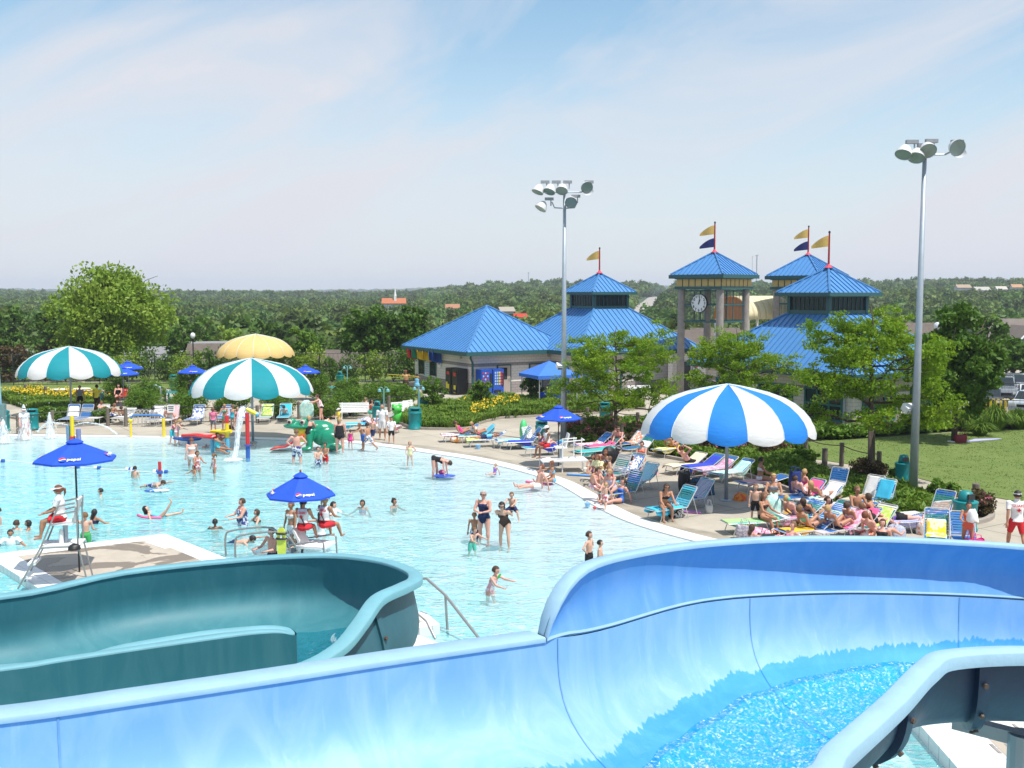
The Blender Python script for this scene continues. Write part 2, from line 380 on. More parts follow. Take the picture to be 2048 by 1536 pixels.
def water_material(name,amp,scale,tint,absorb=None,foam=None,stretch=(1,1,1),rough=0.06,refl=1.0):
 m=bpy.data.materials.new(name); m.use_nodes=True; t=m.node_tree; n=t.nodes; n.clear()
 o=n.new('ShaderNodeOutputMaterial'); tr=n.new('ShaderNodeBsdfTransparent'); tr.inputs[0].default_value=tint+(1,)
 gl=n.new('ShaderNodeBsdfGlossy'); gl.inputs['Roughness'].default_value=rough; gl.inputs[0].default_value=(refl,refl,refl,1)
 g=n.new('ShaderNodeNewGeometry'); mp=n.new('ShaderNodeMapping'); mp.inputs['Scale'].default_value=stretch; t.links.new(g.outputs['Position'],mp.inputs[0])
 a=n.new('ShaderNodeTexNoise'); a.inputs['Scale'].default_value=scale; a.inputs['Detail'].default_value=3; a.inputs['Roughness'].default_value=0.5; a.inputs['Distortion'].default_value=1.2; t.links.new(mp.outputs[0],a.inputs['Vector'])
 c=n.new('ShaderNodeTexNoise'); c.inputs['Scale'].default_value=scale*0.22; c.inputs['Detail'].default_value=2; t.links.new(mp.outputs[0],c.inputs['Vector'])
 ad=n.new('ShaderNodeMath'); ad.operation='MULTIPLY_ADD'; ad.inputs[1].default_value=2.0; t.links.new(c.outputs[0],ad.inputs[0]); t.links.new(a.outputs[0],ad.inputs[2])
 bp=n.new('ShaderNodeBump'); bp.inputs['Strength'].default_value=1.0; bp.inputs['Distance'].default_value=amp; t.links.new(ad.outputs[0],bp.inputs['Height'])
 fr=n.new('ShaderNodeFresnel'); iv=n.new('ShaderNodeMapRange'); iv.inputs[3].default_value=1.33; iv.inputs[4].default_value=1/1.33; t.links.new(g.outputs['Backfacing'],iv.inputs[0]); t.links.new(iv.outputs[0],fr.inputs['IOR']); t.links.new(bp.outputs[0],fr.inputs['Normal']); t.links.new(bp.outputs[0],gl.inputs['Normal'])
 ms=n.new('ShaderNodeMixShader'); sx=n.new('ShaderNodeSeparateXYZ'); t.links.new(g.outputs['True Normal'],sx.inputs[0]); ab=n.new('ShaderNodeMath'); ab.operation='ABSOLUTE'; t.links.new(sx.outputs[2],ab.inputs[0])
 sz=n.new('ShaderNodeMath'); sz.operation='MULTIPLY'; t.links.new(sx.outputs[2],sz.inputs[0]); bk=n.new('ShaderNodeMapRange'); bk.inputs[3].default_value=1; bk.inputs[4].default_value=-1; t.links.new(g.outputs['Backfacing'],bk.inputs[0]); t.links.new(bk.outputs[0],sz.inputs[1])
 gt=n.new('ShaderNodeMath'); gt.operation='GREATER_THAN'; gt.inputs[1].default_value=-0.2 if not absorb else 0.2; t.links.new(sz.outputs[0],gt.inputs[0])
 fm=n.new('ShaderNodeMath'); fm.operation='MULTIPLY'; t.links.new(fr.outputs[0],fm.inputs[0]); t.links.new(gt.outputs[0],fm.inputs[1])
 if not absorb: fm.inputs[1].default_value=1; t.links.remove(fm.inputs[1].links[0])
 t.links.new(fm.outputs[0],ms.inputs[0]); t.links.new(tr.outputs[0],ms.inputs[1]); t.links.new(gl.outputs[0],ms.inputs[2])
 last=ms.outputs[0]
 if absorb:
  dcol=n.new('ShaderNodeAttribute'); dcol.attribute_name='depth'; rr=n.new('ShaderNodeMapRange'); rr.inputs[1].default_value=0.04; rr.inputs[2].default_value=0.6; rr.inputs[3].default_value=0.12; rr.inputs[4].default_value=0.66; t.links.new(dcol.outputs['Fac'],rr.inputs[0])
  df=n.new('ShaderNodeBsdfDiffuse'); df.inputs[0].default_value=(0.28,0.66,0.74,1); t.links.new(bp.outputs[0],df.inputs['Normal'])
  df2=n.new('ShaderNodeMix'); df2.data_type='RGBA'; mk=n.new('ShaderNodeMapRange'); mk.inputs[1].default_value=.50; mk.inputs[2].default_value=.64; mk.inputs[4].default_value=.85; t.links.new(a.outputs[0],mk.inputs[0]); t.links.new(mk.outputs[0],df2.inputs[0]); df2.inputs[6].default_value=(0.20,0.68,0.71,1); df2.inputs[7].default_value=(0.68,0.88,0.86,1); t.links.new(df2.outputs[2],df.inputs[0])
  fz=n.new('ShaderNodeMath'); fz.operation='MULTIPLY'; t.links.new(rr.outputs[0],fz.inputs[0]); t.links.new(gt.outputs[0],fz.inputs[1])
  m3=n.new('ShaderNodeMixShader'); t.links.new(fz.outputs[0],m3.inputs[0]); t.links.new(tr.outputs[0],m3.inputs[1]); t.links.new(df.outputs[0],m3.inputs[2]); t.links.new(m3.outputs[0],ms.inputs[1])
 if foam:
  fn=n.new('ShaderNodeTexNoise'); fn.inputs['Scale'].default_value=foam[0]; fn.inputs['Detail'].default_value=6; fn.inputs['Roughness'].default_value=0.7; fn.inputs['Distortion'].default_value=0.8; t.links.new(mp.outputs[0],fn.inputs['Vector'])
  rr=n.new('ShaderNodeMapRange'); rr.inputs[1].default_value=foam[1]; rr.inputs[2].default_value=foam[1]+0.13; rr.inputs[4].default_value=foam[2]; t.links.new(fn.outputs[0],rr.inputs[0])
  df=n.new('ShaderNodeBsdfDiffuse'); df.inputs[0].default_value=(0.85,0.92,0.95,1)
  m2=n.new('ShaderNodeMixShader'); t.links.new(rr.outputs[0],m2.inputs[0]); t.links.new(last,m2.inputs[1]); t.links.new(df.outputs[0],m2.inputs[2]); last=m2.outputs[0]
 t.links.new(last,o.inputs[0])
 if absorb:
  va=n.new('ShaderNodeVolumeAbsorption'); va.inputs[0].default_value=absorb[0]+(1,); va.inputs[1].default_value=absorb[1]; t.links.new(va.outputs[0],o.inputs['Volume'])
 return m
M_water=water_material('pool_water',0.07,3.8,(0.97,0.99,1.0),absorb=((0.02,0.80,0.93),0.21),stretch=(0.8,1.5,1))
b=MB(); k=len(v2); rg=random.Random(1)
top=[(p[0],p[1],-0.022 if d<=0.03 else -0.022+0.012*noise.noise(Vector((p[0]*.7,p[1]*.7,0)))) for p,d in zip(v2,dep)]
bot=[(p[0],p[1],-max(d-0.006,0.027)) for p,d in zip(v2,dep)]
from collections import Counter
ec=Counter(); ed={}
for f in f2:
 for i in range(3):
  e=(f[i],f[(i+1)%3]); ec[frozenset(e)]+=1; ed[frozenset(e)]=e
side=[(e[1],e[0],e[0]+k,e[1]+k) for s_,e in ed.items() if ec[s_]==1]
b._a(top+bot,[tuple(f) for f in f2]+[tuple(i+k for i in reversed(f)) for f in f2]+side)
pw=struct(b.build('pool_water',M_water,smooth=False)); at=pw.data.attributes.new('depth','FLOAT','POINT'); at.data.foreach_set('value',[float(d) for d in dep]*2)
# ---- piers in the pool (raised decks with white tile edging)
def tile_mat():
 m=mat('pier_tile',(0.76,0.76,0.74),0.45,0.04,5,world=True); t=m.node_tree; n=t.nodes; bb=n['Principled BSDF']; base=bb.inputs['Base Color'].links[0].from_socket
 g=n.new('ShaderNodeNewGeometry'); mp=n.new('ShaderNodeMapping'); mp.inputs['Rotation'].default_value=(0,0,R(47)); t.links.new(g.outputs['Position'],mp.inputs[0])
 br=n.new('ShaderNodeTexBrick'); br.offset=0; br.inputs['Scale'].default_value=1; br.inputs['Brick Width'].default_value=0.3; br.inputs['Row Height'].default_value=0.3; br.inputs['Mortar Size'].default_value=0.012
 br.inputs['Color1'].default_value=(1,1,1,1); br.inputs['Color2'].default_value=(.97,.97,.97,1); br.inputs['Mortar'].default_value=(.7,.69,.67,1); t.links.new(mp.outputs[0],br.inputs['Vector'])
 m1=n.new('ShaderNodeMix'); m1.data_type='RGBA'; m1.blend_type='MULTIPLY'; m1.inputs[0].default_value=1; t.links.new(base,m1.inputs[6]); t.links.new(br.outputs['Color'],m1.inputs[7]); t.links.new(m1.outputs[2],bb.inputs['Base Color']); return m
M_ptile=tile_mat()
def puddle_mat():
 m=mat('stained_pier_concrete',(0.44,0.385,0.31),0.8,0.1,2,0.2,30,world=True); t=m.node_tree; n=t.nodes; bb=n['Principled BSDF']; base=bb.inputs['Base Color'].links[0].from_socket
 g=n.new('ShaderNodeNewGeometry'); s=n.new('ShaderNodeTexNoise'); s.inputs['Scale'].default_value=0.55; s.inputs['Detail'].default_value=7; s.inputs['Roughness'].default_value=0.55; s.inputs['Distortion'].default_value=1.5; t.links.new(g.outputs['Position'],s.inputs['Vector'])
 r=n.new('ShaderNodeMapRange'); r.inputs[1].default_value=0.49; r.inputs[2].default_value=0.51; t.links.new(s.outputs[0],r.inputs[0])
 mx=n.new('ShaderNodeMix'); mx.data_type='RGBA'; t.links.new(r.outputs[0],mx.inputs[0]); t.links.new(base,mx.inputs[6]); mx.inputs[7].default_value=(0.21,0.165,0.12,1); t.links.new(mx.outputs[2],bb.inputs['Base Color'])
 r2=n.new('ShaderNodeMapRange'); r2.inputs[1].default_value=0.49; r2.inputs[2].default_value=0.52; r2.inputs[3].default_value=0.85; r2.inputs[4].default_value=0.35; t.links.new(s.outputs[0],r2.inputs[0]); t.links.new(r2.outputs[0],bb.inputs['Roughness']); return m
M_pud=puddle_mat()
def pier(corners,border,z=0.16):
 c=[Vector(p) for p in corners]; root=thing('pool_pier','','pier',(0,0,0))
 b=MB(); b.prism([tuple(p) for p in c],-1.2,z); b.build('pier_body',M_ptile,root)
 ctr=sum(c,Vector((0,0)))/len(c); e=[]
 n=len(c)
 for i in range(n):
  p0,p1,p2=c[i-1],c[i],c[(i+1)%n]; a=(p1-p0).normalized(); d=(p2-p1).normalized(); na=Vector((-a.y,a.x)); nd=Vector((-d.y,d.x)); k_=border/max(0.2,(1+na.dot(nd)))
  e.append(p1+(na+nd)*k_)
 b=MB(); b.prism([tuple(p) for p in e],z-0.02,z+0.006); b.build('concrete_slab',M_pud,root)
 return root
p0=G(330,1067,.16).to_2d(); p1=G(445,1113,.16).to_2d(); dr=(p1-p0).normalized(); pl=G(-30,1110,.16).to_2d(); lf=(pl-p0)
q=p0+dr*17; r_=pl+dr*14.6
pr=pier([p0,pl,r_,q],0.62); pr['label']='tile-edged concrete pier with damp stains under the tall lifeguard chair'
b=MB(); b.box((G(322,1088,.17).x,G(322,1088,.17).y,.172),(1.1,.42,.012),rz=-.75); b.build('hatch_cover',M_white,pr)
c0=P(1903,1530,16.0); # white landing seen at the lower right corner and the small one by the teal flume
pr2=pier([(6.75,17.3),(6.6,12.0),(11.5,12.2),(10.4,17.2)],0.9,0.2); pr2['label']='white tiled landing in the bottom right corner under the blue flume'
b=MB()
for i in range(7):
 for j in range(2): b=MB(); b.box((7.55+i*.24,16.35-j*.75,.206),(.05,.33,.012)); b.build('drain_slot',mat('grate_grey',(0.3,0.27,0.25)),pr2)
pr3=pier([(-3.6,22.7),(-3.6,20.6),(-1.55,21.7),(-1.95,22.6)],0.3,0.2); pr3['label']='small white landing with steel handrails beyond the teal flume'
# ---- beds, lawns and paths
def bed(name,px,z,m,world=False):
 pts=[(p if world else G(*p).to_2d()) for p in px]; return struct(sheet(name,[tuple(p) for p in pts],z,m))
M_soil=mat('bark_mulch',(0.10,0.06,0.035),0.95,0.35,3,0.6,30,world=True)
M_cover=mat('planting_ground',(0.035,0.055,0.018),0.95,0.35,2,0.6,20,world=True)
# right lawn beside the pavilion, path, juniper bed
lawn_px=[(1480,905),(1560,888),(1640,882),(1760,873),(1900,866),(2060,858),(2400,850),(2500,1050),(2048,1006),(1960,990),(1830,955),(1740,935),(1640,920),(1560,912)]
bed('lawn',lawn_px,0.02,M_lawn)
bed_right=[(1150,870),(1290,862),(1440,880),(1580,900),(1640,935),(1720,957),(1800,975),(1900,1000),(1960,1012),(1984,1028),(1975,1042),(1930,1050),(1850,1048),(1760,1040),(1660,1012),(1560,975),(1470,945),(1380,925),(1270,905),(1180,893),(1140,888)]
bed('juniper_bed_soil',bed_right,0.012,M_soil)
bed('grass_verge',[(1170,868),(1190,842),(1330,838),(1420,845),(1560,850),(1560,888),(1480,905),(1440,880),(1290,862)],0.016,M_cover)
bed_mid=[(850,818),(930,806),(1010,800),(1150,800),(1250,806),(1290,818),(1165,830),(1100,832),(1050,835),(1000,838),(960,848),(945,857),(900,860),(830,858),(800,848),(810,832)]
bed('daylily_bed_soil',bed_mid,0.012,M_cover)
bed_left=[(-60,800),(0,795),(60,788),(140,793),(225,805),(232,812),(150,826),(90,830),(50,818),(20,808),(-60,812)]
bed('flower_bed_soil',bed_left,0.012,M_cover)
bed('back_lawn',[(600,783),(640,768),(800,765),(830,775),(850,792),(820,806),(720,800),(640,796)],0.02,M_lawn)
bed('far_left_lawn',[(-200,790),(-200,766),(700,764),(640,772),(420,776),(250,778),(60,782)],0.02,M_lawn)
bed('pavilion_lawn',[(1530,876),(1560,858),(1720,872),(1890,842),(1960,838),(2150,838),(2150,858),(1900,864),(1700,880)],0.024,M_cover)
M_asph=mat('asphalt',(0.10,0.10,0.10),0.9,0.15,1,0.2,40,world=True)
bed('parking_lot',[(1890,797),(2300,797),(2400,775),(1870,773)],0.02,M_asph)
# kerbs
def kerb(px,name='bed_kerb',wd=0.16,h=0.13):
 pts=[G(u,v).to_2d() for u,v in px]; pts=[p.to_2d() for p in spline([Vector((p.x,p.y,0)) for p in pts],4)]
 a=offset_line(pts,wd/2); c=offset_line(pts,-wd/2); rows=[]
 b=MB(); b.loft([[Vector((p.x,p.y,0)) for p in a],[Vector((p.x,p.y,h)) for p in a],[Vector((p.x,p.y,h)) for p in c],[Vector((p.x,p.y,0)) for p in c]][::-1])
 return struct(b.build(name,M_curb))
kerb([(1290,818),(1165,830),(1100,832),(1050,835),(1000,838),(960,848),(945,857),(900,860),(830,858),(800,848)])
kerb([(1140,888),(1180,893),(1270,905),(1380,925),(1470,945),(1560,975),(1660,1012),(1760,1040),(1850,1048),(1930,1050),(1975,1042),(1984,1028),(1960,1012)])
kerb([(60,846),(30,838),(-20,830)])
# ---- hill road climbing through the woods
M_road=mat('pale_road',(0.34,0.31,0.28),0.9,0.06,0.01,world=True)
ROAD=[Vector(((u-1024)/F*d,d,0)) for u,d in ((1284,430),(1290,520),(1303,640),(1314,780),(1326,960),(1336,1150),(1342,1300),(1346,1450))]
ROAD=spline(ROAD,4)
a=offset_line(ROAD,8.5); c=offset_line(ROAD,-8.5); b=MB()
b.loft([[Vector((p.x,p.y,max(hill(p.x,p.y),hill(q.x,q.y))+1.2)) for p,q in zip(a,c)],[Vector((q.x,q.y,max(hill(p.x,p.y),hill(q.x,q.y))+1.2)) for p,q in zip(a,c)]][::-1]); struct(b.build('hill_road',M_road))

sh=struct(sheet('back_grass',[(-82,86),(44,86),(44,107.5),(-82,107.5)],0.012,M_lawn))
# ================================================================ flumes
def gel_mat(name,col,streak,rough=0.40):
 m=mat(name,col,rough,0.05,1.2,0.0,coat=0.12); t=m.node_tree; n=t.nodes; bb=n['Principled BSDF']; base=bb.inputs['Base Color'].links[0].from_socket
 c=n.new('ShaderNodeTexCoord'); mp=n.new('ShaderNodeMapping'); mp.inputs['Scale'].default_value=(1.6,1.6,0.5); mp.inputs['Rotation'].default_value=(0,0,R(35)); t.links.new(c.outputs['Object'],mp.inputs[0])
 s=n.new('ShaderNodeTexNoise'); s.inputs['Scale'].default_value=1.3; s.inputs['Detail'].default_value=9; s.inputs['Roughness'].default_value=0.62; s.inputs['Distortion'].default_value=1.8; t.links.new(mp.outputs[0],s.inputs['Vector'])
 r=n.new('ShaderNodeMapRange'); r.inputs[1].default_value=0.42; r.inputs[2].default_value=0.72; r.inputs[4].default_value=0.34; t.links.new(s.outputs[0],r.inputs[0])
 mx=n.new('ShaderNodeMix'); mx.data_type='RGBA'; t.links.new(r.outputs[0],mx.inputs[0]); t.links.new(base,mx.inputs[6]); mx.inputs[7].default_value=lin(streak); t.links.new(mx.outputs[2],bb.inputs['Base Color'])
 # fine vertical drip marks
 mp2=n.new('ShaderNodeMapping'); mp2.inputs['Scale'].default_value=(9,9,0.35); t.links.new(c.outputs['Object'],mp2.inputs[0])
 s2=n.new('ShaderNodeTexNoise'); s2.inputs['Scale'].default_value=2.0; s2.inputs['Detail'].default_value=3; t.links.new(mp2.outputs[0],s2.inputs['Vector'])
 r3=n.new('ShaderNodeMapRange'); r3.inputs[1].default_value=0.62; r3.inputs[2].default_value=0.72; r3.inputs[4].default_value=0.16; t.links.new(s2.outputs[0],r3.inputs[0])
 mx2=n.new('ShaderNodeMix'); mx2.data_type='RGBA'; t.links.new(r3.outputs[0],mx2.inputs[0]); t.links.new(mx.outputs[2],mx2.inputs[6]); mx2.inputs[7].default_value=lin(streak); t.links.new(mx2.outputs[2],bb.inputs['Base Color'])
 r2=n.new('ShaderNodeMapRange'); r2.inputs[3].default_value=rough-.08; r2.inputs[4].default_value=rough+0.25; t.links.new(s.outputs[0],r2.inputs[0]); t.links.new(r2.outputs[0],bb.inputs['Roughness'])
 return m
M_gelb=gel_mat('blue_gelcoat',(0.21,0.42,0.69),(0.50,0.66,0.79))
M_gelg=gel_mat('blue_guard_gelcoat',(0.11,0.30,0.62),(0.28,0.47,0.72))
M_rimb=mat('chalky_blue_rim',(0.28,0.45,0.58),0.75,0.08,3,0.1)
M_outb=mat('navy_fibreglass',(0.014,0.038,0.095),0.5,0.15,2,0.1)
M_gelt=gel_mat('teal_gelcoat',(0.032,0.175,0.215),(0.10,0.28,0.31),0.5)
M_rimt=mat('chalky_teal_rim',(0.15,0.36,0.42),0.6,0.08,3,0.1)
M_outt=mat('dark_teal_fibreglass',(0.030,0.115,0.15),0.5,0.15,2,0.1)
M_bolt=mat('rusty_bolt',(0.09,0.06,0.045),0.6)
def spl(pts,n):
 return spline([Vector(p) for p in pts],n)
def arc_section(I,O,dip,na=20,bulge=0.06,flat=0.85):
 "trough section from the inner rim I to the outer rim O"
 I=Vector(I); O=Vector(O); mid=(I+O)/2; half=(O-I)/2; out=[]
 for k in range(na+1):
  a=-pi/2+pi*k/na; s=sin(a); c=cos(a)
  lat=(abs(s)**flat)*(1 if s>0 else -1)*(1+bulge*sin(2*abs(a))**2)
  out.append(mid+half*lat+Vector((0,0,-dip*(c**0.75 if c>1e-9 else 0))))
 return out
def shell(rows,name,m_in,m_out,root,th=0.025,wrap=True):
 "double-skinned panel: rows of points, inside faces up, outside offset outward"
 n=len(rows[0]); k=len(rows); off=[]
 for i in range(k):
  r=[]
  for j in range(n):
   t=rows[min(i+1,k-1)][j]-rows[max(i-1,0)][j]; s=rows[i][min(j+1,n-1)]-rows[i][max(j-1,0)]
   nn=t.cross(s)
   if nn.length<1e-9: nn=Vector((0,0,1))
   nn.normalize(); r.append(rows[i][j]-nn*th*shell.sgn)
  off.append(r)
 b=MB(); b.mi=0; b.loft([r[::-1] for r in rows] if shell.sgn>0 else rows); b.mi=1; b.loft(off if shell.sgn>0 else [r[::-1] for r in off])
 for A,Bq in (((0,1)),((k-1,0))):
  pass
 e=[[rows[0][j],off[0][j]] for j in range(n)]; b.loft(e); e=[[rows[-1][j],off[-1][j]] for j in range(n)]; b.loft([x[::-1] for x in e])
 o=b.build(name,[m_in,m_out],root,smooth=False); autosmooth(o,50); return o
shell.sgn=1
def rim_strip(pts,side,name,m,root,wd=0.10,h=0.045,lip=0.0,lift=0.0):
 "flat flange along an edge, reaching outward; lip hangs down at its outer side"
 b=MB(); rows=[]
 k=len(pts)
 for i,p in enumerate(pts):
  t=pts[min(i+1,k-1)]-pts[max(i-1,0)]; t.z=0
  if t.length<1e-6: t=Vector((1,0,0))
  t.normalize(); o=Vector((-t.y,t.x,0))*side; up=Vector((0,0,1)); q=p+up*lift
  prof=[q-o*0.012-up*0.02,q-o*0.012+up*0.010,q-o*0.002+up*0.018,q+o*(wd-0.01)+up*0.014,q+o*wd,q+o*wd-up*(h+lip),q+o*(wd-.02)-up*(h+lip),q+o*(wd-.02)-up*.03]
  rows.append(prof if side>0 else prof[::-1])
 b.loft(rows,closed=True); o=b.build(name,m,root); autosmooth(o,60); return o
def seam_flange(row,dirv,name,m,root,w_=0.05,h=0.07,bolts=True,mb=None,step=0.2):
 "upstanding flange on the outside of a joint with its bolts"
 b=MB(); n=len(row); rows=[]
 dirv=dirv.normalized()
 for j in range(n):
  s=row[min(j+1,n-1)]-row[max(j-1,0)]; nn=dirv.cross(s).normalized()*shell.sgn
  q=row[j]-nn*0.024; rows.append([q-dirv*w_,q-nn*h-dirv*w_,q-nn*h+dirv*w_,q+dirv*w_])
 b.loft(rows,closed=True); fl=b.build(name,m,root); autosmooth(fl,40)
 if bolts:
  acc=0; last=row[0]
  for j in range(1,n-3):
   acc+=(row[j]-last).length; last=row[j]
   if acc>step:
    acc=0; s=row[min(j+1,n-1)]-row[j-1]; nn=dirv.cross(s).normalized()*shell.sgn; c=row[j]-nn*(0.03+h)
    bb=MB(); bb.tube([c,c-nn*0.022],0.022,6); bb.build('bolt',M_bolt,fl)
 return fl
# ---------------------------------------------------------------- blue flume
blue=thing('blue_water_slide','wide sky-blue open flume in the foreground with water rushing round its bend','water slide')
O_=[(-5.4,3.2,5.42),(-3.9,4.35,5.27)]+[tuple(P(*q)) for q in ((0,1440,5.35),(270,1402,5.72),(550,1360,6.14),(820,1318,6.62),(1090,1279,7.17),(1200,1262,7.70),(1400,1207,8.85),(1600,1191,9.60),(1800,1190,9.92),(2048,1201,9.95),(2330,1230,9.5))]+[(8.2,8.4,4.1)]
I_=[(-3.9,1.3,5.42),(-2.6,2.5,5.27)]+[(-1.55,3.7,5.12),(-0.85,4.05,5.06),(-0.15,4.45,5.0),(0.65,4.95,4.92)]+[tuple(P(*q)) for q in ((1590,1548,5.5),(1655,1492,6.0),(1765,1397,6.75),(1832,1331,7.5),(1885,1304,7.92),(2048,1296,8.15),(2230,1312,8.1))]+[(6.2,7.0,4.25)]
NSEG=6
O_s=spl(O_,NSEG); I_s=spl(I_,NSEG); ns=len(O_s)
rows=[arc_section(I_s[i],O_s[i],0.80+0.0*i,28,0.05) for i in range(ns)]
joints=[0,14,37,51,63,len(rows)-1]
for a,c in zip(joints[:-1],joints[1:]):
 shell(rows[a:c+1],'flume_panel',M_gelb,M_outb,blue)
for j in joints[1:-1]:
 seam_flange(rows[j],rows[j+1][14]-rows[j-1][14],'joint_flange',M_outb,blue)
 b=MB(); rr_=rows[j]; d=(rows[j+1][14]-rows[j-1][14]).normalized(); nrm=[]
 rowsq=[]
 for q in range(len(rr_)):
  s=rr_[min(q+1,28)]-rr_[max(q-1,0)]; nn=d.cross(s).normalized(); rowsq.append([rr_[q]+nn*.004-d*.006,rr_[q]+nn*.004+d*.006])
 b.loft(rowsq); b.build('joint_seam',mat('seam_sealant',(0.16,0.36,0.60),0.7),blue)
rim_strip(I_s,-1,'inner_rim',M_rimb,blue,0.15,0.075,0.02)
iG=6*NSEG   # guard starts where the seam leaves the rim
rim_strip(O_s[:iG+1],1,'outer_rim',M_rimb,blue,0.20,0.05)
# upper guard
gp=[(1092,1279,7.17),(1112,1222,7.22),(1148,1163,7.40),(1200,1128,7.72),(1300,1105,8.30),(1400,1091,8.80),(1500,1083,9.2),(1600,1079,9.50),(1700,1079,9.72),(1800,1081,9.85),(1920,1087,9.93),(2048,1096,9.90),(2330,1125,9.45)]
GR=spl([tuple(P(*q)) for q in gp]+[(8.3,8.35,4.75)],5)
Ou=O_s[iG:]
def resample(pts,n):
 d=[0]
 for i in range(1,len(pts)): d.append(d[-1]+(pts[i]-pts[i-1]).length)
 out=[]; j=0
 for k in range(n):
  t=d[-1]*k/(n-1)
  while j<len(d)-2 and d[j+1]<t: j+=1
  f=(t-d[j])/max(1e-9,d[j+1]-d[j]); out.append(pts[j].lerp(pts[j+1],min(1,f)))
 return out
# match by horizontal bearing so each upright stands over its seam point
def at_bearing(pts,az):
 for i in range(len(pts)-1):
  a0=atan2(pts[i].x,pts[i].y); a1=atan2(pts[i+1].x,pts[i+1].y)
  if (a0-az)*(a1-az)<=0 and abs(a1-a0)>1e-9: return pts[i].lerp(pts[i+1],(az-a0)/(a1-a0))
 return pts[-1] if az>atan2(pts[-1].x,pts[-1].y) else pts[0]
GRr=resample(GR,70); grow=[]
for p in GRr:
 o=at_bearing(Ou,atan2(p.x,p.y)) if p.x<7 else None
 if o is None or abs(o.x-p.x)>2: o=Vector((p.x,p.y,p.z-.55))
 grow.append((o,p))
grows=[]
for o,p in grow:
 r=Vector((p.x,p.y,0)).normalized(); h=p.z-o.z; row=[]
 k=min(1.0,h/0.35)
 base=o-r*0.0+Vector((0,0,.022*k))
 for q in range(11):
  t=q/10; bul=sin(pi*min(1,t*1.04))*0.10*k
  row.append(base.lerp(p,t)+r*(bul+0.03*k*(1-t)))
 grows.append(row)
def flipshell(rws,*a,**k):
 return shell(rws,*a,**k)
gj=[0,28,47,69]
for a,c in zip(gj[:-1],gj[1:]):
 flipshell(grows[a:c+1],'guard_panel',M_gelg,M_outb,blue)
rim_strip([r[-1] for r in grows],1,'guard_rim',M_rimb,blue,0.12,0.05)
b=MB(); b.tube([r[0]+Vector((0,0,-.008)) for r in grows],0.016,6); b.build('guard_joint_bead',M_rimb,blue)
# water running in the blue trough
def slide_water(rows,i0,i1,lohi,name,m,root,up,amp=0.02,sub=3):
 rr_=[]
 n=len(rows[0])-1
 for i in range(i0,i1):
  for s in range(sub):
   t=s/sub; lo=lohi(i+t)[0]; hi=lohi(i+t)[1]; row=[]
   m_=60
   for k in range(m_+1):
    x=(lo+(hi-lo)*k/m_)*n; j=min(int(x),n-1); f=x-j
    p=rows[i][j].lerp(rows[i][j+1],f).lerp(rows[i+1][j].lerp(rows[i+1][j+1],f),t)
    a=rows[i][min(j+1,n)]-rows[i][j]; d=rows[i+1][j]-rows[i][j]; nn=a.cross(d)
    nn=nn.normalized() if nn.length>1e-9 else Vector((0,0,1)); nn=nn if nn.z>0 else -nn
    e=min(1,min(k,m_-k)/6.0)
    q=Vector((p.x*5,p.y*5,0)); wv=noise.noise(q*1.0)*.7+noise.noise(q*2.6)*.45+noise.noise(q*5.2)*.3
    row.append(p+nn*(0.006+e*(up+amp*wv)))
   rr_.append(row)
 b=MB(); b.loft(rr_); return b.build(name,m,root,smooth=True)
M_wslide=water_material('rushing_water',0.05,11.0,(0.30,0.88,1.0),foam=(30.0,0.52,0.5),rough=0.10)
def lohi_b(i):
 t=i/(ns-1); u=max(0,min(1,(t-0.5)/0.35)); e=0.016*noise.noise(Vector((i*.5,0,0)))
 return 0.28+e*.5,0.60+0.20*u+e
slide_water(rows,6,ns-2,lohi_b,'running_water',M_wslide,blue,0.04,0.055,5)
# wet film climbing the outer wall, ragged edge
def lohi_f(i):
 lo,hi=lohi_b(i); return hi-0.02,min(0.95,hi+0.08+0.02*noise.noise(Vector((i*.9,3,0)))+0.022*noise.noise(Vector((i*5.3,3,0)))+0.014*noise.noise(Vector((i*13.1,3,0))))
M_film=water_material('wet_film',0.002,6.0,(0.55,0.86,1.0),rough=0.03)
slide_water(rows,6,ns-2,lohi_f,'wet_film',M_film,blue,0.001,0.0,sub=14)
# supports
for (x,y,z) in ((-1.4,4.9,4.05),(1.9,7.2,3.6),(4.6,9.0,3.35),(-3.4,3.1,4.25)):
 b=MB(); b.tube([(x,y,-1.2),(x,y,z)],0.13,14); b.box((x,y,z-.05),(1.2,.12,.12),rz=-.7); b.build('support_column',M_galv,blue)
# ---------------------------------------------------------------- teal flume
teal=thing('teal_water_slide','dark teal open flume making a tight turn beyond the blue one','water slide')
OT=[(-9.5,9.2,4.22),(-7.6,10.3,4.1)]+[tuple(P(*q)) for q in ((0,1196,11.3),(250,1147,12.4),(500,1120,13.0),(650,1113,13.05),(750,1123,12.65),(808,1142,12.0),(818,1158,11.3),(792,1172,10.75),(742,1196,10.3),(706,1245,9.9),(662,1295,9.55),(580,1335,9.2),(420,1364,8.85),(200,1399,8.4),(0,1430,8.0))]+[(-5.3,7.3,4.1),(-7.5,6.6,4.2)]
IT=[(-9.3,7.4,4.2),(-7.1,8.2,4.06)]+[tuple(P(*q)) for q in ((60,1328,9.35),(250,1291,9.9),(400,1266,10.3),(500,1256,10.55),(545,1254,10.65),(574,1258,10.65),(585,1264,10.55),(587,1270,10.42),(578,1270,10.33),(560,1266,10.28),(530,1266,10.2),(470,1272,10.05),(300,1296,9.75),(120,1323,9.35),(0,1341,9.1))]+[(-6.4,8.05,4.02),(-8.5,7.2,4.16)]
OTs=spl(OT,5); ITs=spl(IT,5); nt_=len(OTs)
